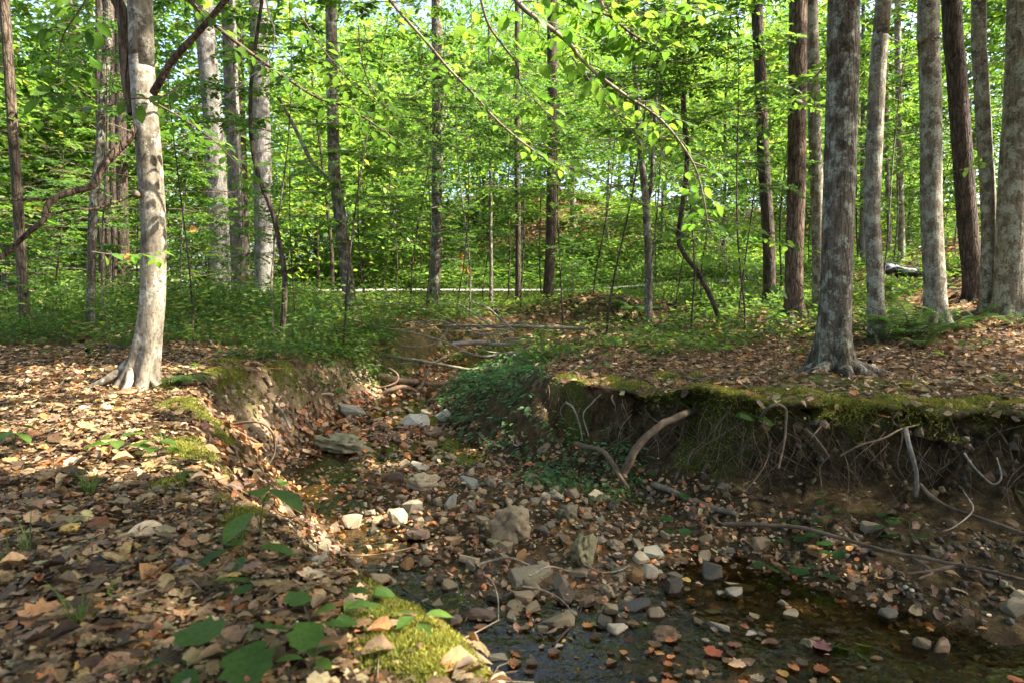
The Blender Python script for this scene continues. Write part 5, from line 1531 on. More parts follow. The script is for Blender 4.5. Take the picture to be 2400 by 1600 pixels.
herbs('undergrowth', 5200, [(-12, 31), (9, 28.5), (24, 38), (24, 50), (-12, 48)], lambda x, y: beyond_road(x, y) & (fbm(x * .35, y * .35, 0, 3, 99.0) > -.2 + .35 * np.exp(-((x - 4) / 4) ** 2)), (.3, 1.3), .28, LIGHT, [.32, .3, .2, .16, .02], tpl=LEAF4)
herbs('undergrowth', 3200, [(-8, 29), (8, 27.5), (20, 34), (20, 40), (-8, 36)], beyond_road, (.2, .7), .2, HG, HW, tpl=LEAF4)
green_ok = lambda x, y: (terrain(x, y, True)[2] > .06) & (x > -1.05) & (x < .35 + .2 * (y > 6.3))
herbs('creeping_groundcover', 520, [(-1.2, 5.6), (.15, 5.35), (.3, 6.3), (.4, 8), (.3, 10), (-.6, 10.2), (-1.2, 9)], green_ok, (.015, .09), .066, BG_, [.4, .25, .25, .1], per=5, flat=.25)
herbs('creeping_groundcover', 120, [(.1, 5.0), (.9, 4.6), (1.0, 5.4), (.3, 6)], lambda x, y: terrain(x, y, True)[2] < .6, (.03, .12), .055, BG_, [.4, .25, .25, .1], per=5, flat=.25)
herbs('bank_herbs', 420, [(-1.6, 11.5), (2.4, 12), (2.5, 15.5), (-1.8, 16)], None, (.05, .25), .09, HG, HW)
herbs('bank_herbs', 330, [(-2.9, 7), (-2.2, 7), (-1.5, 9.6), (-1.9, 11), (-3, 10)], None, (.04, .22), .07, HG, HW)

def grass(name, n, poly, ok, h, cols, wd=.003):
    x, y = area_pts(n, poly, ok); n = len(x); z = terrain(x, y)
    a = rng.uniform(0, 6.28, n); L = rng.uniform(*h, n); b = rng.uniform(.2, .7, n)
    dx, dy = np.cos(a), np.sin(a)
    w = wd * (1 + .05 * y)
    P0 = np.stack([x, y, z], -1)
    mid = P0 + np.stack([dx * L * b * .35, dy * L * b * .35, L * .62], -1)
    tip = P0 + np.stack([dx * L * b, dy * L * b, L * (1 - .45 * b)], -1)
    s = np.stack([-dy * w, dx * w, 0 * w], -1)
    V = np.stack([P0 - s, P0 + s, mid + s * .8, mid - s * .8, tip], 1).reshape(-1, 3)
    o = (np.arange(n) * 5)[:, None]
    mb = MB(); mb.add(V, o + np.array([[0, 1, 2, 3]]), np.repeat(palette(n, cols, np.ones(len(cols)), .15), 5, 0))
    F3 = o + np.array([[3, 2, 4]]); mb.f.append(F3)
    return tag(mb.build(name, LEAF, smooth=False), kind='stuff')
GR = [(.10, .17, .02), (.15, .20, .03), (.07, .13, .015), (.24, .22, .08)]
grass('roadside_grass', 16000, [(-9, 19), (-1, 16.5), (4, 19), (9, 22.5), (8.5, 23.8), (0, 24.6), (-7, 26.2), (-14, 30)], lambda x, y: (road_dist(x, y) < -1.9 * road_wide(x)) & (fbm(x * .8, y * .8, 0, 3, 95.0) > -.4), (.06, .2), GR)
grass('roadside_grass', 5000, [(-12, 32), (0, 28.2), (9, 27.5), (14, 31), (0, 31), (-10, 35)], lambda x, y: (road_dist(x, y) > 1.9 * road_wide(x)) & (road_dist(x, y) < 4.5), (.2, .45), GR)
# ------------------------------------------------------------------ roots, fallen branches
def stick(name, label, pts, r0, r1, col, cat='branch', group='fallen branches', up=.0, forks=(), sides=8, Y=None, n=None, rough=.12):
    """tube lying along photograph points: pts (px, py[, distance]); without a distance it lies on the ground"""
    q = []
    for p in pts:
        if len(p) == 3: q.append(P(p[0], p[1], p[2]))
        else: g = G(p[0], p[1]); q.append(g + np.array([0, 0, r0 * .5 + up]))
    q = np.array(q); base = q[0].copy()
    n = n or max(10, len(q) * 5)
    t = thing(name, label, cat, base, group)
    pl = catmull(q - base, n)
    L = np.linalg.norm(np.diff(pl, axis=0), axis=1).sum()
    kk = np.linspace(0, 1, n)
    pl = pl + np.stack([fbm(kk * L * 4 + base[0] * 9, kk * 0 + i * 7.0, 0, 3, 5) for i in range(3)], -1) * r0 * 1.1 * np.sin(kk * math.pi)[:, None]
    mb = MB(); tube(mb, pl, np.linspace(r0, r1, n), sides, col, None, rough, seed=rng.uniform(0, 40))
    mb.build('stem', WOOD, t)
    for f in forks:
        fq = np.array([P(a[0], a[1], a[2]) if len(a) == 3 else G(a[0], a[1]) + np.array([0, 0, r0 * .5 + up]) for a in f]) - base
        m2 = MB(); k = max(7, len(fq) * 4); tube(m2, catmull(fq, k), np.linspace(r1 * 1.1 + r0 * .15, r1 * .4 + .001, k), 6, col, None, rough, seed=rng.uniform(0, 9)); m2.build('fork', WOOD, t)
    return t
ROOTC = (.125, .092, .062); PALEW = (.225, .20, .16); DRKW = (.065, .048, .035); GREYW = (.17, .155, .13)
K = 1.0204
def S(*pts): return [tuple([p[0] * K, p[1] * K] + list(p[2:])) for p in pts]

stick('exposed_root', 'thick pale root slanting down the dark bank to the creek', S((1430, 1090, 4.95), (1448, 1055, 4.93), (1470, 1018, 4.93), (1500, 985, 4.95), (1535, 962, 5.0), (1575, 948, 5.1), (1600, 940, 5.35)), .030, .026, ROOTC, 'root', 'roots in the right bank', sides=10)
stick('exposed_root', 'short crooked root meeting the thick pale root at its foot', S((1320, 1018, 5.6), (1335, 1022, 5.4), (1360, 1030, 5.3), (1385, 1040, 5.2), (1400, 1050, 5.1), (1415, 1072, 5.0), (1438, 1098, 4.9)), .022, .018, ROOTC, 'root', 'roots in the right bank', forks=[S((1400, 1050, 5.1), (1415, 1080, 4.95), (1436, 1110, 4.85), (1445, 1122, 4.8))])
stick('exposed_root', 'stout grey root hanging straight down the bank face', S((2080, 985, 4.3), (2088, 1020, 4.12), (2102, 1060, 4.05), (2107, 1100, 4.0), (2104, 1140, 3.97)), .016, .011, GREYW, 'root', 'roots in the right bank')
stick('exposed_root', 'long thin root running down right from the stout grey root', S((2112, 1110, 4.0), (2140, 1140, 3.92), (2180, 1165, 3.85), (2230, 1182, 3.75), (2290, 1202, 3.6), (2370, 1232, 3.45)), .011, .009, ROOTC, 'root', 'roots in the right bank')
stick('exposed_root', 'curved root arch under the mossy lip', S((1745, 960, 4.75), (1760, 940, 4.62), (1785, 930, 4.58), (1805, 945, 4.6), (1806, 985, 4.55), (1798, 1030, 4.4), (1788, 1075, 4.3)), .012, .007, ROOTC, 'root', 'roots in the right bank')
stick('exposed_root', 'root slanting behind the green vine seedling', S((1850, 985, 4.6), (1875, 1010, 4.4), (1895, 1035, 4.35), (1905, 1050, 4.3)), .013, .006, ROOTC, 'root', 'roots in the right bank', forks=[S((1895, 965, 4.6), (1880, 985, 4.5), (1862, 1005, 4.4))])
stick('exposed_root', 'thin root stretched along the lip below the thick trunk', S((1930, 1045, 4.35), (1980, 1020, 4.35), (2030, 1005, 4.4), (2070, 985, 4.45), (2110, 975, 4.5)), .008, .005, ROOTC, 'root', 'roots in the right bank')
stick('exposed_root', 'hooked pale root at the knob end of the bank', S((1302, 925, 5.95), (1315, 935, 5.8), (1330, 975, 5.75), (1338, 1010, 5.7)), .010, .006, PALEW, 'root', 'roots in the right bank')
stick('exposed_root', 'thin root leaning from the moss knob to the bank foot', S((1380, 905, 5.85), (1360, 925, 5.75), (1340, 950, 5.7), (1352, 1000, 5.6)), .006, .004, PALEW, 'root', 'roots in the right bank')
stick('exposed_root', 'looped thin root near the right edge of the bank', S((2215, 1040, 4.2), (2240, 1075, 4.05), (2280, 1110, 3.95), (2300, 1095, 3.95), (2290, 1050, 4.1)), .007, .004, PALEW, 'root', 'roots in the right bank', forks=[S((2215, 1130, 3.9), (2235, 1170, 3.75), (2190, 1210, 3.65), (2165, 1218, 3.6))])
stick('fallen_branch', 'grey log end lying at the foot of the bank', S((1500, 1118), (1540, 1132), (1590, 1155), (1640, 1172), (1690, 1186)), .024, .019, (.20, .165, .12), up=.01)
stick('fallen_branch', 'long thin branch lying along the bank slope to the right edge', S((1660, 1202, 4.1), (1740, 1203, 3.98), (1850, 1213, 3.85), (1950, 1240, 3.7), (2060, 1268, 3.55), (2160, 1290, 3.42), (2260, 1310, 3.3), (2380, 1338, 3.2)), .013, .009, ROOTC, forks=[S((2200, 1298, 3.38), (2140, 1310, 3.36), (2085, 1316, 3.34)), S((2090, 1276, 3.52), (2140, 1312, 3.36), (2110, 1328, 3.3))])
stick('fallen_branch', 'thick pale limb bridging the creek, highest of the branch pile', S((1345, 755, 12), (1280, 752, 12), (1190, 752, 12), (1100, 750, 12.2), (1000, 748, 12.4), (900, 742, 12.6), (830, 738, 12.8)), .036, .010, PALEW, group='branch pile over the creek', forks=[S((1130, 748, 12), (1080, 715, 12.2), (1040, 695, 12.4), (960, 690, 12.6)), S((1060, 750, 12.2), (1020, 728, 12.4), (930, 700, 12.8), (850, 695, 13), (790, 690, 13.2))])
for i_ in range(15):
    x0, y0 = rng.uniform(860, 1240), rng.uniform(745, 830); a_ = rng.normal(0, .28) + (math.pi if i_ % 2 else 0); L_ = rng.uniform(60, 190); Y_ = 12.6 - (y0 - 740) / 90 * 2.6
    pts_ = [(x0 + L_ * u_ * math.cos(a_), y0 + .35 * L_ * u_ * math.sin(a_) + rng.normal(0, 3), Y_ + rng.normal(0, .08)) for u_ in (0, .35, .7, 1)]
    stick('fallen_branch', auto_label(('thin dead branch in the branch pile', 'crooked grey twig in the branch pile'), P(*pts_[0])), pts_, rng.uniform(.010, .018), .004, [PALEW, GREYW, ROOTC][i_ % 3], group='branch pile over the creek', forks=[[pts_[1], (pts_[1][0] + rng.normal(0, 25), pts_[1][1] - rng.uniform(8, 30), pts_[1][2])]])
stick('fallen_branch', 'barkless log under the pale limb, spanning the bed', S((1040, 790, 11.4), (1100, 786, 11.3), (1160, 788, 11.2), (1220, 785, 11.2), (1275, 776, 11.3)), .038, .026, (.33, .29, .23), group='branch pile over the creek')
stick('fallen_branch', 'grey pole sagging below the barkless log', S((1060, 806, 10.9), (1110, 818, 10.8), (1160, 812, 10.8), (1220, 800, 10.9), (1280, 790, 11)), .024, .016, GREYW, group='branch pile over the creek')
stick('fallen_branch', 'mossy bowed branch, lowest of the branch pile', S((880, 815, 9.9), (950, 826, 9.8), (1020, 836, 9.7), (1080, 846, 9.7), (1130, 842, 9.8), (1170, 830, 10)), .026, .014, (.20, .19, .12), group='branch pile over the creek', forks=[S((960, 828, 9.8), (930, 834, 9.8), (880, 836, 9.7)), S((1000, 832, 9.7), (1025, 815, 9.7))])
stick('fallen_branch', 'long thin branch sloping from the left bank into the branch pile', S((800, 732, 11.5), (860, 748, 11.2), (930, 763, 11), (1000, 778, 10.8), (1060, 800, 10.6)), .02, .012, PALEW, group='branch pile over the creek', forks=[S((1010, 780, 10.8), (1024, 765, 10.9), (1028, 752, 10.9))])
stick('fallen_branch', 'pale forked twig standing over the branch pile', S((1180, 760, 11), (1130, 715, 11.6), (1100, 700, 12), (1060, 690, 12.4)), .018, .008, PALEW, group='branch pile over the creek', forks=[S((1140, 724, 11.5), (1110, 700, 11.8), (1095, 690, 12))])
stick('fallen_branch', 'thin upright crossing twig in the middle of the branch pile', S((1150, 790, 10.6), (1120, 775, 10.6), (1075, 760, 10.7), (1040, 748, 10.8)), .012, .006, GREYW, group='branch pile over the creek', forks=[S((1100, 768, 10.6), (1140, 765, 10.6), (1165, 757, 10.6))])
stick('fallen_branch', 'wispy pale branch below the branch pile near the root hollow', S((1040, 842, 9.9), (1090, 848, 9.8), (1140, 838, 9.8), (1200, 836, 9.9), (1250, 836, 10)), .012, .006, PALEW, group='branch pile over the creek')
stick('fallen_branch', 'grey branch leaning down across the sunlit clay', S((572, 862, 7.2), (605, 888, 6.9), (635, 920, 6.55), (652, 955, 6.3), (668, 985, 6.15)), .020, .014, (.24, .22, .18), group='branches on the left bank')
stick('exposed_root', 'arched thin root looping out of the mossy left bank', S((532, 975, 4.8), (570, 968, 4.75), (605, 973, 4.75), (628, 1000, 4.8), (630, 1040, 4.85), (612, 1075, 4.8), (600, 1092, 4.75)), .011, .006, ROOTC, 'root', 'roots in the left bank')
stick('exposed_root', 'straighter root below the arched thin root', S((535, 985, 4.8), (560, 1000, 4.85), (590, 1015, 4.9), (610, 1035, 5.0)), .012, .009, ROOTC, 'root', 'roots in the left bank')
stick('exposed_root', 'short root stub poking from the clay wall', S((765, 905, 7.6), (745, 903, 7.5), (728, 908, 7.45), (712, 912, 7.4)), .016, .008, (.30, .24, .17), 'root', 'roots in the left bank')
for i, (lab, pts, r) in enumerate([
    ('curling root arch over the dark root hollow', S((880, 905, 8.7), (905, 890, 8.7), (930, 885, 8.8), (960, 900, 8.9), (990, 925, 8.9)), .035),
    ('thick dark root along the top of the root hollow', S((870, 862, 9.0), (910, 870, 9.0), (950, 872, 9.1), (1000, 880, 9.3), (1060, 878, 9.6)), .05),
    ('hooked pale root above the dark root hollow', S((893, 845, 8.9), (912, 858, 8.8), (910, 875, 8.75), (890, 885, 8.7), (870, 890, 8.7)), .018),
    ('slanting root inside the dark root hollow', S((985, 845, 9.2), (970, 880, 9.1), (950, 905, 9.0)), .03),
    ('thin root crossing low in the root hollow', S((910, 930, 8.8), (950, 915, 8.9), (1010, 905, 9.1), (1055, 880, 9.4)), .022)]):
    stick('exposed_root', lab, pts, r, r * .6, (.16, .11, .075), 'root', 'roots of the root hollow')
mark('the dark root hollow', P(950, 920, 8.9))

# twigs over the near left bank
stick('fallen_twig', 'long lichen grey twig rising across the near leaf litter', S((105, 1568, 1.42), (125, 1500, 1.5), (142, 1420, 1.62), (150, 1370, 1.72), (165, 1335, 1.85), (195, 1285, 2.05), (245, 1230, 2.4)), .0055, .0025, (.34, .34, .30), 'twig', 'twigs on the left bank', forks=[S((146, 1400, 1.66), (125, 1385, 1.66), (115, 1360, 1.68))])
stick('fallen_twig', 'blurred pale twig slanting to the lower edge of the view', S((250, 1575, 1.38), (290, 1530, 1.45), (320, 1490, 1.52), (330, 1450, 1.58)), .005, .0025, (.34, .33, .30), 'twig', 'twigs on the left bank')
stick('fallen_twig', 'forked pale twig beside the broad lobed leaf', S((375, 1575, 1.36), (385, 1520, 1.42), (395, 1480, 1.46), (430, 1470, 1.46)), .005, .003, (.34, .33, .30), 'twig', 'twigs on the left bank', forks=[S((400, 1560, 1.4), (450, 1500, 1.44), (490, 1455, 1.5), (540, 1420, 1.58))])
stick('fallen_twig', 'brown twig slanting over the mossy lip to the lower edge', S((740, 1590, 1.3), (790, 1545, 1.35), (840, 1500, 1.4), (870, 1480, 1.42), (930, 1455, 1.5), (1000, 1436, 1.6)), .0045, .002, (.27, .19, .14), 'twig', 'twigs on the left bank')
stick('fallen_twig', 'thin twig standing out over the moss toward the water', S((990, 1500, 1.5), (970, 1470, 1.55), (945, 1430, 1.62), (920, 1390, 1.75), (905, 1365, 1.85)), .0035, .0015, (.25, .18, .13), 'twig', 'twigs on the left bank')
stick('fallen_twig', 'upright pale twig stub near the lobed leaves', S((690, 1500, 1.5), (685, 1450, 1.5), (682, 1425, 1.5)), .004, .003, (.36, .35, .32), 'twig', 'twigs on the left bank')
stick('fallen_twig', 'bare twig arching from the left bank over the creek slope', S((430, 1036, 3.7), (480, 1045, 3.7), (535, 1055, 3.8), (570, 1075, 3.9), (610, 1110, 4.0), (640, 1150, 4.0), (665, 1200, 3.95), (672, 1245, 3.9)), .007, .003, (.33, .30, .25), 'twig', 'twigs on the left bank', forks=[S((535, 1055, 3.8), (590, 1100, 3.85), (640, 1140, 3.85), (680, 1185, 3.8)), S((500, 1048, 3.75), (540, 1095, 3.7), (570, 1120, 3.65), (600, 1140, 3.6))])
stick('fallen_twig', 'brown twig lying in front of the pale beech', S((190, 1005), (240, 998), (300, 996), (335, 992)), .006, .003, (.27, .24, .2), 'twig', 'twigs on the left bank')
stick('fallen_branch', 'dark rotting branch lying behind the pale beech', S((200, 812), (240, 806), (280, 806), (320, 800)), .04, .03, DRKW, group='branches on the left bank')
stick('fallen_branch', 'thin pale branch leaning right of the pale beech', S((380, 765), (430, 772), (470, 785), (500, 812)), .016, .008, PALEW, group='branches on the left bank', up=.05)
stick('fallen_twig', 'dark bent twig dipping into the pool', S((1270, 1495), (1295, 1465), (1320, 1440), (1335, 1405)), .008, .004, DRKW, 'twig', 'twigs in the creek', up=.02)
stick('fallen_twig', 'thin pale twig bowed over the dark leaning slate', S((1200, 1368), (1250, 1378), (1290, 1400), (1320, 1435)), .006, .003, (.30, .24, .17), 'twig', 'twigs in the creek', up=.05)
stick('fallen_twig', 'forked lichen twig across the large flat grey slab', S((1095, 1322), (1130, 1312), (1175, 1308), (1215, 1322)), .009, .005, (.31, .27, .20), 'twig', 'twigs in the creek', up=.06, forks=[S((1110, 1318, 3.55), (1130, 1335, 3.45), (1143, 1370, 3.3), (1145, 1425, 3.1)), S((1215, 1322, 3.4), (1260, 1300, 3.5), (1310, 1312, 3.5))])
stick('fallen_twig', 'black twig lying in the shallow channel', S((925, 1360), (960, 1385), (1000, 1408), (1040, 1428), (1080, 1430)), .009, .005, DRKW, 'twig', 'twigs in the creek', up=.02)
stick('fallen_twig', 'long brown twig lying left of the wet brown stone', S((780, 1290), (840, 1290), (900, 1282), (960, 1270)), .007, .003, (.25, .18, .13), 'twig', 'twigs in the creek', up=.04)
stick('fallen_twig', 'white curved twig right of the dark leaning slate', S((1340, 1315), (1380, 1335), (1420, 1330), (1445, 1318)), .005, .0025, PALEW, 'twig', 'twigs in the creek', up=.05)

# hanging rootlets on the right bank face and the left wall
def rootlets():
    mb = MB()
    def put(n, xs, ys, zs, L, lean):
        for i in range(n):
            k = rng.uniform(0, len(xs) - 1)
            x = np.interp(k, range(len(xs)), xs); y = np.interp(k, range(len(ys)), ys)
            z = H(x, y + .15) - rng.uniform(*zs); y -= rng.uniform(-.06, .1); x -= rng.uniform(-.02, .04)
            l = rng.uniform(*L); t = np.linspace(0, 1, 8)
            ph = rng.uniform(0, 6, 2); am = rng.uniform(.02, .1) * l * 2
            pth = np.stack([x + lean * l * t * rng.normal(.1, .7) + am * (np.sin(t * 4 + ph[0]) - math.sin(ph[0])), y - .35 * l * t * rng.uniform(.2, 1.4) + am * .6 * (np.sin(t * 5 + ph[1]) - math.sin(ph[1])), z - l * t * rng.uniform(.5, 1)], -1)
            r = rng.uniform(.0011, .0034) * (2.6 if rng.uniform() < .14 else 1)
            tube(mb, pth, np.linspace(r, r * .35, 8), 3, np.array([.14, .10, .065]) * rng.uniform(.35, 1.9), cap=False)
    put(420, [.95, 1.4, 1.68, 2.0, 2.5, 3.0, 3.6, 4.4], [5.6, 5.2, 4.86, 4.72, 4.6, 4.52, 4.35, 3.95], (.02, .45), (.12, .6), .7)
    put(60, [.3, .45, .65, .95], [6.3, 6.1, 5.9, 5.6], (.02, .3), (.1, .4), .3)
    put(200, [-2.5, -2.45, -2.3, -2.1, -1.95], [5.8, 6.8, 7.6, 8.6, 9.4], (.0, .2), (.1, .35), .3)
    tag(mb.build('hanging_rootlets', WOOD), kind='stuff')
rootlets()

# ------------------------------------------------------------------ ferns
FM = {}
def frond_mesh(seed):
    if seed in FM: return FM[seed]
    r = np.random.default_rng(seed); mb = MB()
    n = 22; t = np.linspace(0, 1, n)
    pth = np.stack([t, 0 * t, .55 * t - .62 * t * t], -1)
    tube(mb, pth, np.linspace(.010, .003, n), 4, (.09, .10, .02), cap=False)
    pos, D, N, S_ = [], [], [], []
    for i in range(2, n):
        L = .24 * math.sin(math.pi * (t[i] * .86 + .12)) ** .8 + .015
        for s in (-1, 1):
            pos.append(pth[i]); D.append([.35, s, -.12]); N.append([.2, 0, 1]); S_.append(L)
    tpl = (np.array([[0, .02, 0], [.15, .075, 0], [.6, .06, -.02], [1, 0, -.1], [.6, -.06, -.02], [.15, -.075, 0]]), np.array([[0, 1, 2, 3], [0, 3, 4, 5]]))
    pos = np.array(pos)
    scatter(mb, tpl, pos, frames(np.array(D, float), np.array(N, float)), np.array(S_), palette(len(pos), [(.05, .115, .025)], [1], .12))
    FM[seed] = mb.mesh('frond', LEAF, smooth=False)
    return FM[seed]
def fern(label, p, L, n, group='ferns', spread=(0, 6.28)):
    t = thing('fern', label, 'fern', p, group)
    for i in range(n):
        o = link('frond', frond_mesh(int(rng.integers(1, 4))), t)
        a = spread[0] + (spread[1] - spread[0]) * (i + rng.uniform(0, .6)) / n
        l = L * rng.uniform(.7, 1.1)
        o.scale = (l, l, l * rng.uniform(.8, 1.3)); o.rotation_euler = (0, rng.uniform(-.75, -.1), a)
fern('sunlit yellow green fern at the foot of the pale beech', G(400, 905), .42, 6, spread=(-1.2, 1.2))
fern('dark fern in front of the slim sunstruck trunk', G(2075, 800), .65, 9)
fern('dark fern between the sunstruck and the mottled trunks', G(2130, 790), .75, 10)
fern('blue green fern drooping toward the leaf litter of the right bank', G(2165, 815), .5, 7)
fern('dark fern right of the mottled trunk', G(2225, 775), .55, 7)
fern('fern against the grey twin trunk', G(2290, 752), .4, 6)
fern('small fern at the right edge by the thick edge trunk', G(2385, 765), .4, 6)
fern('fern leaning over the creek beside the branch pile', G(1250, 850), .5, 7)
fern('tall fern frond tuft by the green slope of the creek', G(1215, 880), .4, 5)
fern('flat fern below the forked grey sapling', G(1490, 735), .9, 8)
fern('feathery fern behind the slim sunstruck trunk', G(2130, 590), .9, 7)

# ------------------------------------------------------------------ seedlings with large leaves
m = MB(); m.add(*BIGLEAF); BIG_ME = m.mesh('leaf', LEAF_OBJ)
m = MB(); m.add(*SMALLLEAF); OVAL_ME = m.mesh('leaf', LEAF_OBJ)
m = MB(); m.add(*LOBED); LOB_ME = m.mesh('leaf', LEAF_OBJ)
m = MB(); m.add(*lobed_leaf(MAPLE, .15, .01, 3)); MAP_ME = m.mesh('leaf', LEAF_OBJ)
LEAFME = {'big': BIG_ME, 'oval': OVAL_ME, 'lobed': LOB_ME, 'maple': MAP_ME}
def put_leaf(par, kind, p, d, nrm, size, col):
    o = link('leaf', LEAFME[kind], par)
    M = frames(np.array([d], float), np.array([nrm], float))[0] * size
    o.matrix_basis = Matrix([[*M[0], p[0]], [*M[1], p[1]], [*M[2], p[2]], [0, 0, 0, 1]])
    o.color = (*col, 1)
    return o
GCOL = [(.07, .155, .018), (.10, .19, .02), (.05, .12, .016)]
def seedling(label, px, py, nleaf, size, kind='oval', hgt=.12, q=None, group='seedlings', col=None, spread=1.0):
    q = G(px, py) if q is None else q
    t = thing('seedling', label, 'seedling', q, group, rng.uniform(0, 6.28))
    mb = MB()
    a0 = rng.uniform(0, 6)
    for i in range(nleaf):
        a = a0 + i * 2.4; rr = size * rng.uniform(.3, .9) * spread; h = hgt * (1 - .5 * i / nleaf) * rng.uniform(.85, 1.1)
        p = np.array([math.cos(a) * rr * .5, math.sin(a) * rr * .5, h])
        tube(mb, catmull([[0, 0, -.02], [p[0] * .2, p[1] * .2, h * .6], p], 6), np.linspace(.0025, .001, 6), 4, (.10, .10, .04), cap=False)
        c = np.array(col or GCOL[rng.integers(0, 3)]) * rng.uniform(.85, 1.15)
        put_leaf(t, kind, p, [math.cos(a), math.sin(a), rng.uniform(-.35, .1)], [rng.normal(0, .25), rng.normal(0, .25), 1], size * rng.uniform(.75, 1.15), c)
    mb.build('stem', WOOD, t)
    return t
for row in [
    ('dark green seedling at the left edge of the leaf litter', 35, 1055, 6, .11, 'oval', .13), ('seedling with broad leaves left of the arching twig', 275, 1070, 5, .13, 'big', .10), ('small seedling in front of the mossy bank edge', 370, 1085, 5, .08, 'oval', .12),
    ('broad blurred lobed leaf plant nearest the camera', 560, 1575, 3, .11, 'lobed', .09), ('lobed leaf plant right of the broad blurred one', 735, 1555, 3, .085, 'lobed', .11), ('low green plant at the lower edge left of the lobed leaves', 420, 1605, 4, .09, 'big', .05),
    ('upright seedling leaning over the mossy tuft', 612, 1262, 3, .13, 'oval', .16), ('dark leaved seedling behind the mossy tuft', 655, 1195, 2, .12, 'oval', .12), ('drooping green seedling beside the mossy tuft', 575, 1325, 4, .10, 'oval', .07),
    ('small lobed seedling in the middle of the near litter', 555, 1400, 4, .055, 'maple', .04), ('bright sprig at the mossy lip near the water', 985, 1500, 4, .06, 'oval', .07), ('green sprig on the near moss', 870, 1440, 4, .06, 'oval', .06), ('green seedling in the moss at the lower edge', 800, 1480, 4, .065, 'oval', .06), ('tiny green star shaped seedling in the near litter', 265, 1395, 5, .035, 'oval', .03), ('tiny seedling by the yellow leaf', 735, 1585, 4, .05, 'oval', .05),
    ('bright green seedling on the sunlit moss knob', 1405, 880, 4, .11, 'big', .14), ('yellow green seedling behind the moss knob', 1440, 855, 5, .10, 'oval', .15), ('pale seedling with one round leaf left of the moss knob', 1362, 840, 2, .09, 'oval', .10),
    ('vine seedling with toothed leaves hanging on the bank face', 1765, 1000, 6, .11, 'lobed', .10), ('lobed maple seedling standing in the pool', 2000, 1545, 3, .09, 'maple', .06), ('floating green maple sprig under the bank', 1965, 1535, 2, .06, 'maple', .03),
    ('bright seedling left of the thick lichen trunk', 1560, 800, 6, .10, 'oval', .22), ('yellow green seedling near the forked sapling', 1600, 815, 6, .10, 'oval', .2), ('seedling with shiny leaves before the shaggy trunk', 1720, 790, 7, .12, 'oval', .28), ('tall seedling beside the thick lichen trunk', 1820, 770, 8, .12, 'oval', .32), ('low yellow seedling at the litter edge', 1530, 850, 4, .08, 'oval', .1),
    ('seedling with heart leaves in the right hand litter', 2255, 830, 5, .11, 'oval', .14), ('low seedling right of the ferns', 2300, 815, 5, .10, 'oval', .12), ('broad leaved seedling below the lichen mottled trunk', 2185, 840, 4, .11, 'oval', .08), ('seedling beside the slim sunstruck trunk', 2075, 700, 7, .16, 'oval', .35), ('glossy seedling above the ferns', 2120, 720, 7, .16, 'oval', .35), ('seedling between the lichen mottled and dark leaning trunks', 2215, 700, 6, .14, 'oval', .25), ('sprig in the litter left of the thick root foot', 1700, 850, 3, .07, 'oval', .08), ('small yellow sprig behind the thick root foot', 1995, 870, 3, .08, 'oval', .07),
    ('green vine sprig hanging over the clay wall', 790, 915, 7, .11, 'oval', .02), ('dark sprig on top of the clay wall', 860, 865, 6, .10, 'oval', .10), ('seedling right of the pale beech behind the fern', 440, 880, 5, .09, 'oval', .10)]:
    seedling(*row)
for i, (px, py, s) in enumerate([(1790, 1345, .075), (1830, 1350, .08), (1868, 1345, .09), (1905, 1362, .095), (1812, 1290, .06), (1860, 1280, .08), (1912, 1270, .09), (1910, 1310, .085), (1955, 1305, .1), (1930, 1235, .06), (2060, 1215, .09), (2125, 1235, .11), (2075, 1250, .08), (2115, 1280, .12), (1840, 1240, .08), (1970, 1215, .06), (1540, 1240, .09), (1580, 1262, .09), (1585, 1172, .07), (1495, 1135, .08), (1520, 1118, .07), (1440, 1125, .07), (1925, 1185, .06), (2390, 1170, .1)]):
    q = G(px, py)
    seedling(auto_label(('toothed vine leaf cluster on the dark bank', 'green toothed vine sprig on the dark bank'), q), px, py, 2, s, 'lobed', .05, q=q + np.array([0, -.03, .02]), group='vine sprigs on the bank', col=(.035, .115, .018))
# scattered seedlings of the shaded banks
x, y = area_pts(26, [(.8, 7.0), (3, 6.8), (6.5, 7.5), (7.5, 12), (4, 13), (.6, 10.5)])
for a, b in zip(x, y):
    q = np.array([a, b, H(a, b)])
    seedling(auto_label(('small woodland seedling', 'leafy woodland sprig'), q), 0, 0, int(rng.integers(4, 8)), rng.uniform(.08, .13), 'oval', rng.uniform(.1, .32), q=q, group='seedlings of the right bank')

# grass tufts on the near bank
def tuft(label, px, py, n, L, q=None):
    q = G(px, py) if q is None else q
    mb = MB()
    for i in range(n):
        a = rng.uniform(0, 6.28); l = L * rng.uniform(.6, 1.1); b = rng.uniform(.25, .9); w = .0022
        d = np.array([math.cos(a), math.sin(a), 0]); s = np.array([-d[1], d[0], 0]) * w
        r0 = d * rng.uniform(0, .02)
        t = np.linspace(0, 1, 6)[:, None]
        c = r0 + d * l * b * t ** 1.6 + np.array([0, 0, 1]) * l * (t - .45 * b * t ** 2.2)
        wv = (1 - .9 * t ** 2)
        V = np.concatenate([c + s * wv, c - s * wv]); F = [[k, k + 6, k + 7, k + 1] for k in range(5)]
        mb.add(V, F, np.array([.085, .15, .022]) * rng.uniform(.7, 1.4))
    o = mb.build('grass_tuft', LEAF, None, tuple(q))
    tag(o, label, 'grass tuft', 'grass tufts')
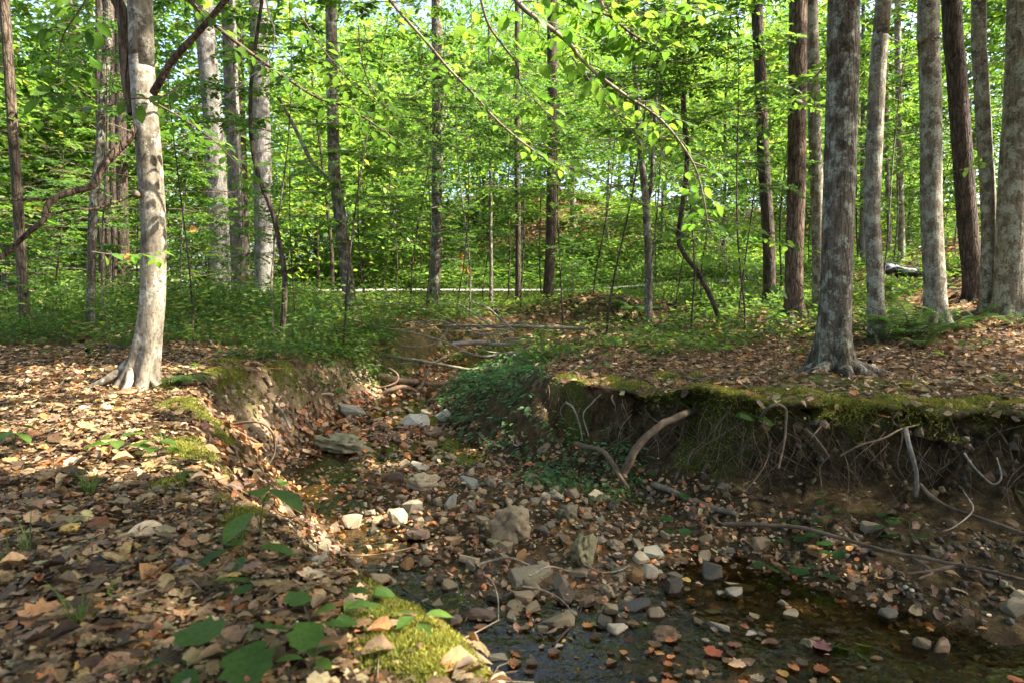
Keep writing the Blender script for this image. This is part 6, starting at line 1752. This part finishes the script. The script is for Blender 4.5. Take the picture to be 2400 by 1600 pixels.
for lab, px, py, n, L in [('thick green grass tuft in the litter before the beech', 210, 1165, 30, .16), ('long blurred grass blades in the near left litter', 190, 1470, 12, .14), ('thin grass at the left edge of the litter', 70, 1300, 10, .16), ('fine grass on the mossy bank edge above the tuft of moss', 430, 1135, 34, .10), ('sparse grass blades beside the seedling at the bank edge', 385, 1045, 16, .13),
                          ('fine grass on the moss tuft', 560, 1280, 30, .09), ('grass blades leaning over the shallow channel', 1080, 1410, 6, .2), ('yellowish grass blade at the near moss edge', 945, 1560, 6, .10), ('single blade of grass by the lower edge', 1175, 1600, 4, .08), ('grass wisps below the thick root foot', 2010, 925, 8, .12), ('thin blades left of the long twig', 20, 1330, 10, .14), ('short grass beside the lobed leaves', 540, 1290, 18, .08)]:
    tuft(lab, px, py, n, L)

# ------------------------------------------------------------------ branches reaching into the view overhead
def overhang(label, pts, r0, leaves, size, col, Y0, Y1, kind='big', woodc=(.20, .165, .12), seed=1, droop=.25, side=.35, cl=None):
    r = np.random.default_rng(seed)
    n = len(pts); q = np.array([P(a, b, Y0 + (Y1 - Y0) * i / (n - 1)) for i, (a, b) in enumerate(pts)])
    base = q[0].copy(); t = thing('overhanging_branch', label, 'branch', base, 'overhanging branches')
    k = n * 6; pl = catmull(q - base, k)
    mb = MB(); tube(mb, pl, np.linspace(r0, r0 * .3, k), 7, woodc, None, .1, seed=seed); mb.build('stem', WOOD, t)
    m2 = MB()
    for i in range(leaves):
        u = (i + r.uniform(0, .9)) / leaves; u = .04 + .96 * u
        j = u * (k - 1); a = int(j); p = pl[a] + (pl[min(a + 1, k - 1)] - pl[a]) * (j - a)
        ax = pl[min(a + 2, k - 1)] - pl[max(a - 2, 0)]; ax /= np.linalg.norm(ax) + 1e-9
        sx = np.cross(ax, [0, 0, 1.]); sx /= np.linalg.norm(sx) + 1e-9
        s = 1 if i % 2 else -1
        d = ax * r.uniform(.2, .8) + sx * s * r.uniform(.5, 1.1) + np.array([0, 0, r.uniform(-.5, .1) * droop * 2])
        d /= np.linalg.norm(d)
        tw = size * r.uniform(.2, side * 6)
        p2 = p + d * tw
        if tw > .03: tube(m2, catmull([p, (p + p2) / 2 + [0, 0, .01], p2], 5), np.linspace(r0 * .3, r0 * .12, 5), 4, woodc, cap=False)
        ld = d + r.normal(0, .3, 3); ld[2] -= droop * r.uniform(.2, 1.2)
        c = np.array(col[r.integers(0, len(col))]) * r.uniform(.85, 1.15)
        put_leaf(t, kind, p2, ld, [r.normal(0, .35), r.normal(0, .35), 1], size * r.uniform(.75, 1.2), c)
        if tw > .08:
            for e in range(2):
                pm = p + d * tw * r.uniform(.35, .9); dd = d * .4 + np.cross(d, [0, 0, 1.]) * (1 if e else -1) + r.normal(0, .2, 3); dd[2] -= droop * .6
                put_leaf(t, kind, pm, dd, [r.normal(0, .35), r.normal(0, .35), 1], size * r.uniform(.65, 1.05), c)
    if m2.n: tag(m2.build('twigs', WOOD, t), kind='stuff')
YG = [(.115, .23, .02), (.15, .27, .024), (.085, .20, .018)]
overhang('long arching twig from the top middle down to the forked sapling', [(900, -30), (918, 7), (1000, 100), (1050, 160), (1107, 218), (1157, 275), (1218, 329), (1279, 371), (1336, 393), (1407, 421), (1471, 461), (1514, 482), (1586, 489)], .010, 46, .066, YG, 3.9, 4.8, seed=3)
overhang('long pale branch sloping down right under big bright leaves', [(1180, -40), (1225, 18), (1293, 68), (1336, 104), (1357, 132), (1400, 175), (1468, 225), (1514, 254), (1554, 286), (1600, 343), (1632, 400), (1650, 470), (1664, 540), (1700, 590)], .012, 62, .072, YG, 3.0, 4.2, seed=4, woodc=(.30, .26, .2))
overhang('short leafy twig with the biggest bright leaves at the top', [(1250, -50), (1330, 5), (1400, 30), (1480, 42), (1570, 30), (1640, 20)], .008, 46, .062, YG, 2.7, 3.0, seed=5)
overhang('crooked thin twig hanging between the two long branches', [(1120, -30), (1143, 54), (1179, 107), (1205, 140), (1214, 161), (1221, 200), (1268, 250), (1310, 300)], .007, 30, .068, YG, 3.2, 3.7, seed=6)
overhang('leafy twig with hanging toothed leaves at the top right', [(1400, -20), (1418, 25), (1461, 64), (1490, 85), (1518, 100), (1570, 112)], .008, 28, .066, YG, 2.8, 3.0, seed=7)
overhang('dark limb crossing the pale poplars with leaves along it', [(420, -40), (443, 0), (514, 68), (607, 139), (679, 189), (743, 229), (796, 246), (860, 280), (930, 330)], .016, 46, .085, GCOL, 4.6, 5.4, seed=8, woodc=(.12, .09, .065), kind='oval')
overhang('bare pale twig dangling before the pale poplars', [(621, -20), (630, 30), (643, 71), (639, 118), (621, 150), (575, 190), (529, 229), (504, 250)], .006, 5, .06, GCOL, 4.5, 4.7, seed=9, woodc=(.42, .38, .32), kind='oval')
overhang('twig with dark leaf whorls at the top left', [(215, -30), (195, 10), (165, 55), (148, 85), (140, 120), (136, 160), (142, 195)], .005, 16, .10, GCOL, 3.6, 3.8, seed=10, woodc=(.12, .09, .065), kind='oval')
overhang('flat leafy twig passing in front of the pale beech', [(420, 205), (370, 230), (310, 232), (240, 252), (170, 255), (90, 262)], .006, 16, .10, GCOL, 4.3, 3.8, seed=11, kind='oval', woodc=(.16, .12, .09))
overhang('leafy twig low beside the pale beech with one orange leaf', [(215, 590), (250, 595), (290, 598), (330, 596), (365, 592)], .004, 7, .09, YG, 4.6, 4.8, seed=12, kind='oval')
overhang('dense leafy twig right of the pale beech', [(360, 240), (430, 280), (500, 330), (560, 390), (600, 440)], .008, 26, .09, GCOL, 5.0, 6.4, seed=13, kind='oval', woodc=(.14, .11, .08))
overhang('slender twig of beech leaves hanging left of the straight trunk', [(840, 60), (850, 150), (880, 220), (930, 280), (980, 340), (1010, 400)], .006, 30, .075, GCOL, 5.4, 6.2, seed=14, kind='oval', woodc=(.14, .11, .08))
overhang('leafy twig fanning over the middle trees', [(700, 30), (760, 120), (830, 200), (900, 250), (960, 270)], .006, 30, .08, GCOL, 5.2, 6.0, seed=15, kind='oval', woodc=(.14, .11, .08))
overhang('drooping leafy branch above the forked sapling', [(1330, 120), (1420, 240), (1500, 330), (1580, 420), (1680, 470)], .007, 46, .075, YG, 4.6, 5.6, seed=16)
overhang('green twig with broad leaves before the crooked stem', [(1560, 520), (1620, 560), (1680, 590), (1740, 640), (1790, 670)], .006, 14, .10, GCOL, 5.0, 5.8, seed=17)
overhang('leafy twig before the dark leaning trunk', [(2330, 330), (2300, 370), (2270, 395), (2240, 400)], .005, 6, .09, YG, 7.0, 7.0, seed=18, kind='oval')
overhang('leafy twig at the shaggy reddish trunk', [(1960, 120), (1910, 180), (1860, 230), (1800, 290), (1760, 360)], .008, 30, .11, GCOL, 8.2, 9.5, seed=19, kind='oval')
overhang('sparse leafy spray low beside the shaggy reddish trunk', [(1690, 510), (1750, 530), (1820, 560), (1890, 590)], .006, 18, .11, GCOL, 7.5, 8.4, seed=20, kind='oval')

# ------------------------------------------------------------------ fallen leaves that stand out
LIT_ME = []
for i, tp in enumerate(LITTER):
    m = MB(); m.add(*tp); LIT_ME.append(m.mesh('fallen_leaf', LITTER_OBJ))
def fallen(label, px, py, size, kind, col, tilt=.25, up=.02, q=None, water=False):
    q = G(px, py) if q is None else q
    if water: q = np.array([q[0], q[1], water_z(q[1]) + .006])
    o = link('fallen_leaf', LIT_ME[kind])
    n = np.array([rng.normal(0, tilt), rng.normal(0, tilt) - tilt * .8, 1.0]); a = rng.uniform(0, 6.28)
    M = frames(np.array([[math.cos(a), math.sin(a), 0]]), n[None])[0] * size
    o.matrix_basis = Matrix([[*M[0], q[0]], [*M[1], q[1]], [*M[2], q[2] + up], [0, 0, 0, 1]])
    o.color = (*col, 1)
    tag(o, label, 'leaf', 'fallen leaves')
OR = (.52, .20, .04); YE = (.62, .38, .05); TA = (.50, .36, .22); CR = (.58, .46, .30); BRN = (.26, .13, .06); RD = (.34, .08, .03); GY = (.30, .27, .25); PU = (.20, .10, .10)
for row in [
    ('bright yellow leaf lying on the near leaf litter', 272, 1300, .075, 1, YE), ('large cream leaf beside the bright yellow leaf', 298, 1266, .12, 0, CR), ('small golden leaf in the left litter', 155, 1245, .045, 5, YE), ('curled orange brown leaf standing in the near litter', 385, 1350, .10, 2, (.36, .18, .06)), ('silver grey leaf beside the curled orange brown leaf', 432, 1348, .07, 1, GY), ('pale pinkish leaf in the near litter', 215, 1330, .08, 0, (.46, .34, .26)), ('broad brown leaf folded in the middle litter', 425, 1235, .12, 5, BRN), ('large tan leaf at the moss tuft', 500, 1255, .11, 3, TA),
    ('orange star shaped leaf in the lower left corner', 45, 1480, .10, 4, (.50, .24, .09)), ('orange leaf on the mossy bank edge beside the beech', 425, 1010, .13, 4, OR), ('orange leaf, lower of two on the mossy bank edge', 445, 1018, .10, 1, OR), ('yellow leaf at the foot of the pale beech', 250, 947, .10, 1, YE), ('golden brown leaf left of the pale beech roots', 190, 1012, .11, 4, (.46, .27, .09)), ('pale leaf before the pale beech', 178, 960, .10, 3, CR), ('tan leaf leaning on the pale beech root', 305, 925, .10, 4, (.50, .30, .16)), ('pink tan leaf beside the pale beech root', 340, 940, .08, 1, (.50, .33, .24)),
    ('rust leaf far left in the sunlit litter', 105, 1030, .12, 0, (.42, .17, .06)), ('orange leaf behind the sunlit litter patch', 165, 905, .13, 4, OR), ('long brown leaf along the left bank', 365, 1090, .13, 0, (.40, .20, .07)), ('orange tipped leaf in the left middle litter', 255, 1075, .11, 2, OR), ('pale oval leaf on the left bank', 150, 1100, .10, 1, CR), ('tan leaf beside the grass tuft', 100, 1120, .11, 3, (.48, .34, .22)), ('brown leaf at the left picture edge', 20, 1160, .10, 5, BRN), ('cream leaf near the mossy lip', 735, 1375, .08, 4, CR), ('lobed tan leaf on the near mossy lip', 868, 1430, .075, 4, (.55, .40, .22)), ('curled orange leaf on the near moss', 862, 1495, .07, 2, (.48, .22, .07)), ('copper leaf standing at the very lower edge of the moss', 1025, 1595, .085, 2, (.48, .23, .09)),
    ('dark curled leaf below the long pale twig', 240, 1465, .09, 5, (.22, .12, .07)), ('wide pale leaf at the lower left', 150, 1530, .09, 3, (.42, .31, .22)), ('brown leaf beside the forked pale twig', 330, 1570, .09, 1, (.30, .17, .09)),
    ('red leaf on the mossy lip of the right bank', 1752, 932, .09, 4, (.28, .05, .05)), ('standing orange brown leaf beside the red leaf', 1785, 935, .11, 1, (.36, .15, .05)), ('grey oak leaf on the moss of the right bank', 2185, 932, .12, 5, (.36, .34, .29)), ('golden leaf on the moss below the thick trunk', 2110, 905, .10, 4, (.50, .32, .10)), ('tan leaf on the lip below the thick trunk', 1880, 930, .10, 4, (.48, .32, .16)), ('big pale brown leaf on the right litter', 2260, 895, .16, 4, (.40, .32, .24)), ('orange leaf behind the grey oak leaf', 2210, 880, .13, 3, OR), ('yellow brown leaf left of the thick root foot', 1760, 870, .12, 5, (.46, .25, .06)), ('pale leaf hanging from the lip on a root', 2055, 1005, .08, 1, (.52, .40, .22)), ('crumpled tan leaf in the bank roots', 2085, 985, .10, 4, (.38, .25, .16)), ('orange leaf at the right edge of the lip', 2340, 985, .09, 1, (.40, .20, .06)), ('tan leaf on the right litter by the seedlings', 2300, 830, .16, 5, (.42, .28, .15)), ('rust leaf beside the right ferns', 2220, 815, .14, 4, (.40, .17, .05)), ('cream leaf below the grey twin trunk', 2330, 870, .14, 0, CR), ('gold leaf near the picture edge on the right litter', 2350, 865, .13, 1, (.50, .30, .08)),
    ('orange leaf floating in the middle of the pool', 1365, 1485, .062, 4, OR, .06, .0, None, True), ('brown leaf floating left in the pool', 1118, 1490, .06, 4, (.30, .13, .05), .06, .0, None, True), ('yellow green leaf under the pool edge', 1390, 1470, .06, 1, (.30, .27, .05), .06, .0, None, True), ('pale yellow leaf lying by the long tan stone', 1690, 1438, .075, 0, (.52, .46, .18), .2, .02, None, False), ('purple leaf floating under the right bank', 1950, 1540, .10, 4, (.20, .085, .085), .06, .0, None, True),
    ('rust red leaf in the lower pool', 1668, 1565, .09, 4, RD, .06, .0, None, True), ('tan maple leaf in the lower pool', 1705, 1580, .08, 4, (.46, .30, .17), .08, .0, None, True), ('golden leaf floating at the lower edge', 1825, 1590, .07, 1, (.46, .25, .04), .08, .0, None, True), ('pale leaf floating before the lower edge', 1660, 1595, .07, 5, (.52, .36, .17), .08, .0, None, True), ('orange leaf on the pool rim', 1530, 1540, .055, 5, OR, .08, .0, None, True), ('cream leaf drifting beside the long tan stone', 1775, 1500, .06, 0, (.46, .38, .32), .08, .0, None, True), ('copper leaf in the pool corner', 1215, 1570, .07, 4, (.33, .15, .06), .08, .0, None, True), ('small white leaf on the pool', 1320, 1525, .045, 0, (.52, .44, .34), .08, .0, None, True),
    ('yellow leaf stuck on the gravel by the pool', 1620, 1370, .06, 1, YE), ('orange leaf under the long tan stone', 1620, 1415, .055, 4, OR), ('yellow leaf on the gravel right of the long dark slate', 1560, 1400, .05, 5, YE), ('bright orange leaf below the tall pitted boulder', 950, 1260, .055, 4, (.52, .15, .03)), ('rust leaf on the lumpy tan stone', 880, 1140, .07, 2, (.48, .14, .03)), ('orange leaf in the creek sun fleck', 1010, 1110, .08, 1, OR), ('lit orange leaf at the foot of the clay slope', 870, 1088, .09, 4, (.55, .25, .08)), ('yellow leaf on the wedge shaped slab', 1025, 1066, .06, 1, (.50, .38, .10)), ('golden leaf on the bank below the pointed brown stone', 2290, 1480, .06, 5, (.46, .26, .06)), ('pale lobed leaf hanging on the long thin branch', 2300, 1340, .11, 4, (.32, .21, .13)),
    ('yellow leaf on the mossy ledge stone', 842, 1025, .06, 1, (.52, .36, .10)), ('orange leaf on the blue grey boulder', 842, 955, .06, 4, OR), ('orange leaf cluster above the clay wall', 640, 868, .13, 4, OR), ('orange leaf below the clay wall in the alcove', 590, 1055, .10, 1, (.44, .17, .04))]:
    fallen(*row)
# two withered orange leaves caught in the branches
for lab, px, py, Y, s in [('withered orange leaf caught on the low twig by the beech', 291, 602, 4.7, .055), ('withered golden leaf hanging right of the pale beech', 444, 538, 5.2, .06)]:
    q = P(px, py, Y); o = link('withered_leaf', LIT_ME[4]); o.matrix_basis = Matrix.Translation(Vector(q)) @ Matrix.Rotation(1.3, 4, 'X') @ Matrix.Scale(s, 4); o.color = (.58, .27, .04, 1)
    tag(o, lab, 'leaf', 'withered leaves')

# ------------------------------------------------------------------ man-made things
def box(mb, c, s, col=(1, 1, 1)):
    c = np.array(c, float); s = np.array(s, float) / 2
    V = np.array([[a, b, d] for a in (-1, 1) for b in (-1, 1) for d in (-1, 1)]) * s + c
    mb.add(V, [[0, 1, 3, 2], [4, 6, 7, 5], [0, 4, 5, 1], [2, 3, 7, 6], [0, 2, 6, 4], [1, 5, 7, 3]], col)
def prism(mb, prof, y0, y1, inset=0.0):
    n = len(prof); prof = np.array(prof, float)
    V = np.vstack([np.c_[prof[:, 0], np.full(n, y0), prof[:, 1]], np.c_[prof[:, 0], np.full(n, y1), prof[:, 1]]])
    mb.add(V, [[i, (i + 1) % n, n + (i + 1) % n, n + i] for i in range(n)])
    mb.add(np.vstack([V[:n], V[:n].mean(0)]), [[(i + 1) % n, i, n] for i in range(n)])
    mb.add(np.vstack([V[n:], V[n:].mean(0)]), [[i, (i + 1) % n, n] for i in range(n)])
def car():
    Y = 41.0; x = (362 - 1200) / 1600 * Y
    z = H(x, Y) + .03
    t = thing('parked_car', 'white car half hidden behind the pale beech on the far road', 'car', (x, Y, z), None, .12)
    m = MB(); prism(m, [(-2.2, .35), (-2.25, .75), (-2.1, .95), (-1.2, 1.0), (1.0, 1.0), (1.95, .9), (2.2, .7), (2.2, .35), (1.75, .28), (1.35, .28), (-1.15, .28), (-1.6, .28)], -.85, .85); m.build('body', PAINT, t, smooth=False)
    m = MB(); prism(m, [(-1.5, .99), (-1.0, 1.42), (-.6, 1.5), (.4, 1.5), (.7, 1.44), (1.25, .99)], -.72, .72); m.build('cabin', PAINT, t, smooth=False)
    for a, b in ((-1.25, -.15), (-.05, .95)):
        m = MB(); prism(m, [(a, 1.05), (a + .32 if a < -1 else a, 1.38), (b if b < 0 else b - .42, 1.38), (b, 1.05)], -.735, -.722); m.build('side_window', GLASS, t, smooth=False)
    for wx in (-1.38, 1.5):
        for wy in (-.84, .84):
            m = MB(); tube(m, np.array([[wx, wy - .1, .32], [wx, wy + .1, .32]]), [.32, .32], 18); w = m.build('wheel', RUBBER, t)
            m = MB(); tube(m, np.array([[wx, wy - .115, .32], [wx, wy + .115, .32]]), [.18, .18], 14); m.build('rim', CHROME, w)
    m = MB(); box(m, (2.16, -.7, .78), (.12, .28, .16)); m.build('tail_light', RED, t, smooth=False)
    m = MB(); box(m, (-2.2, -.65, .72), (.1, .3, .14)); m.build('headlight', CHROME, t, smooth=False)
car()
def ribbon(label, a, b, Y):
    p, q = P(*a, Y), P(*b, Y + .1); n = 10; t = np.linspace(0, 1, n)[:, None]
    c = (p * (1 - t) + q * t) - p
    s = np.array([.024, .012, 0])
    tw = np.stack([np.cos(t[:, 0] * 2), .5 * np.sin(t[:, 0] * 5), 0 * t[:, 0]], -1) * .026
    V = np.concatenate([c - tw, c + tw, c - tw + [0, .004, 0], c + tw + [0, .004, 0]])
    F = []
    for i in range(n - 1):
        F += [[i, i + 1, n + i + 1, n + i], [2 * n + i, 3 * n + i, 3 * n + i + 1, 2 * n + i + 1], [i, 2 * n + i, 2 * n + i + 1, i + 1], [n + i, n + i + 1, 3 * n + i + 1, 3 * n + i]]
    mb = MB(); mb.add(V, F); o = mb.build('marking_tape', TAPE, None, tuple(p)); tag(o, label, 'tape', 'orange marking tapes')
ribbon('upright orange tape strip hanging beside the straight middle trunk', (1082, 594), (1083, 634), 19)
ribbon('slanting orange tape strip, lower of the two tape strips', (1091, 624), (1106, 656), 19)
stick('black_tube', 'black glossy tube behind the slim sunstruck trunk', [(2070, 634, 13), (2100, 632, 13), (2130, 636, 13), (2146, 638, 13)], .14, .12, (.02, .02, .02), 'log', 'tubes on the near hillside', sides=12).children[0].data.materials[0] = BLACK  # glossy black tube lying on the hillside
stick('fallen_branch', 'bare pale branch lying up the near hillside', S((2200, 445, 19), (2240, 470, 18.5), (2290, 480, 18), (2340, 490, 18)), .07, .03, PALEW, group='branches on the near hillside')
stick('fallen_branch', 'stick lying in the litter left of the thick root foot', S((1540, 848), (1640, 862), (1720, 868), (1800, 862)), .010, .005, (.22, .17, .12), group='branches on the right bank')
stick('fallen_branch', 'short branch behind the thick root foot', S((2000, 835), (2030, 815), (2060, 800)), .03, .02, DRKW, group='branches on the right bank')
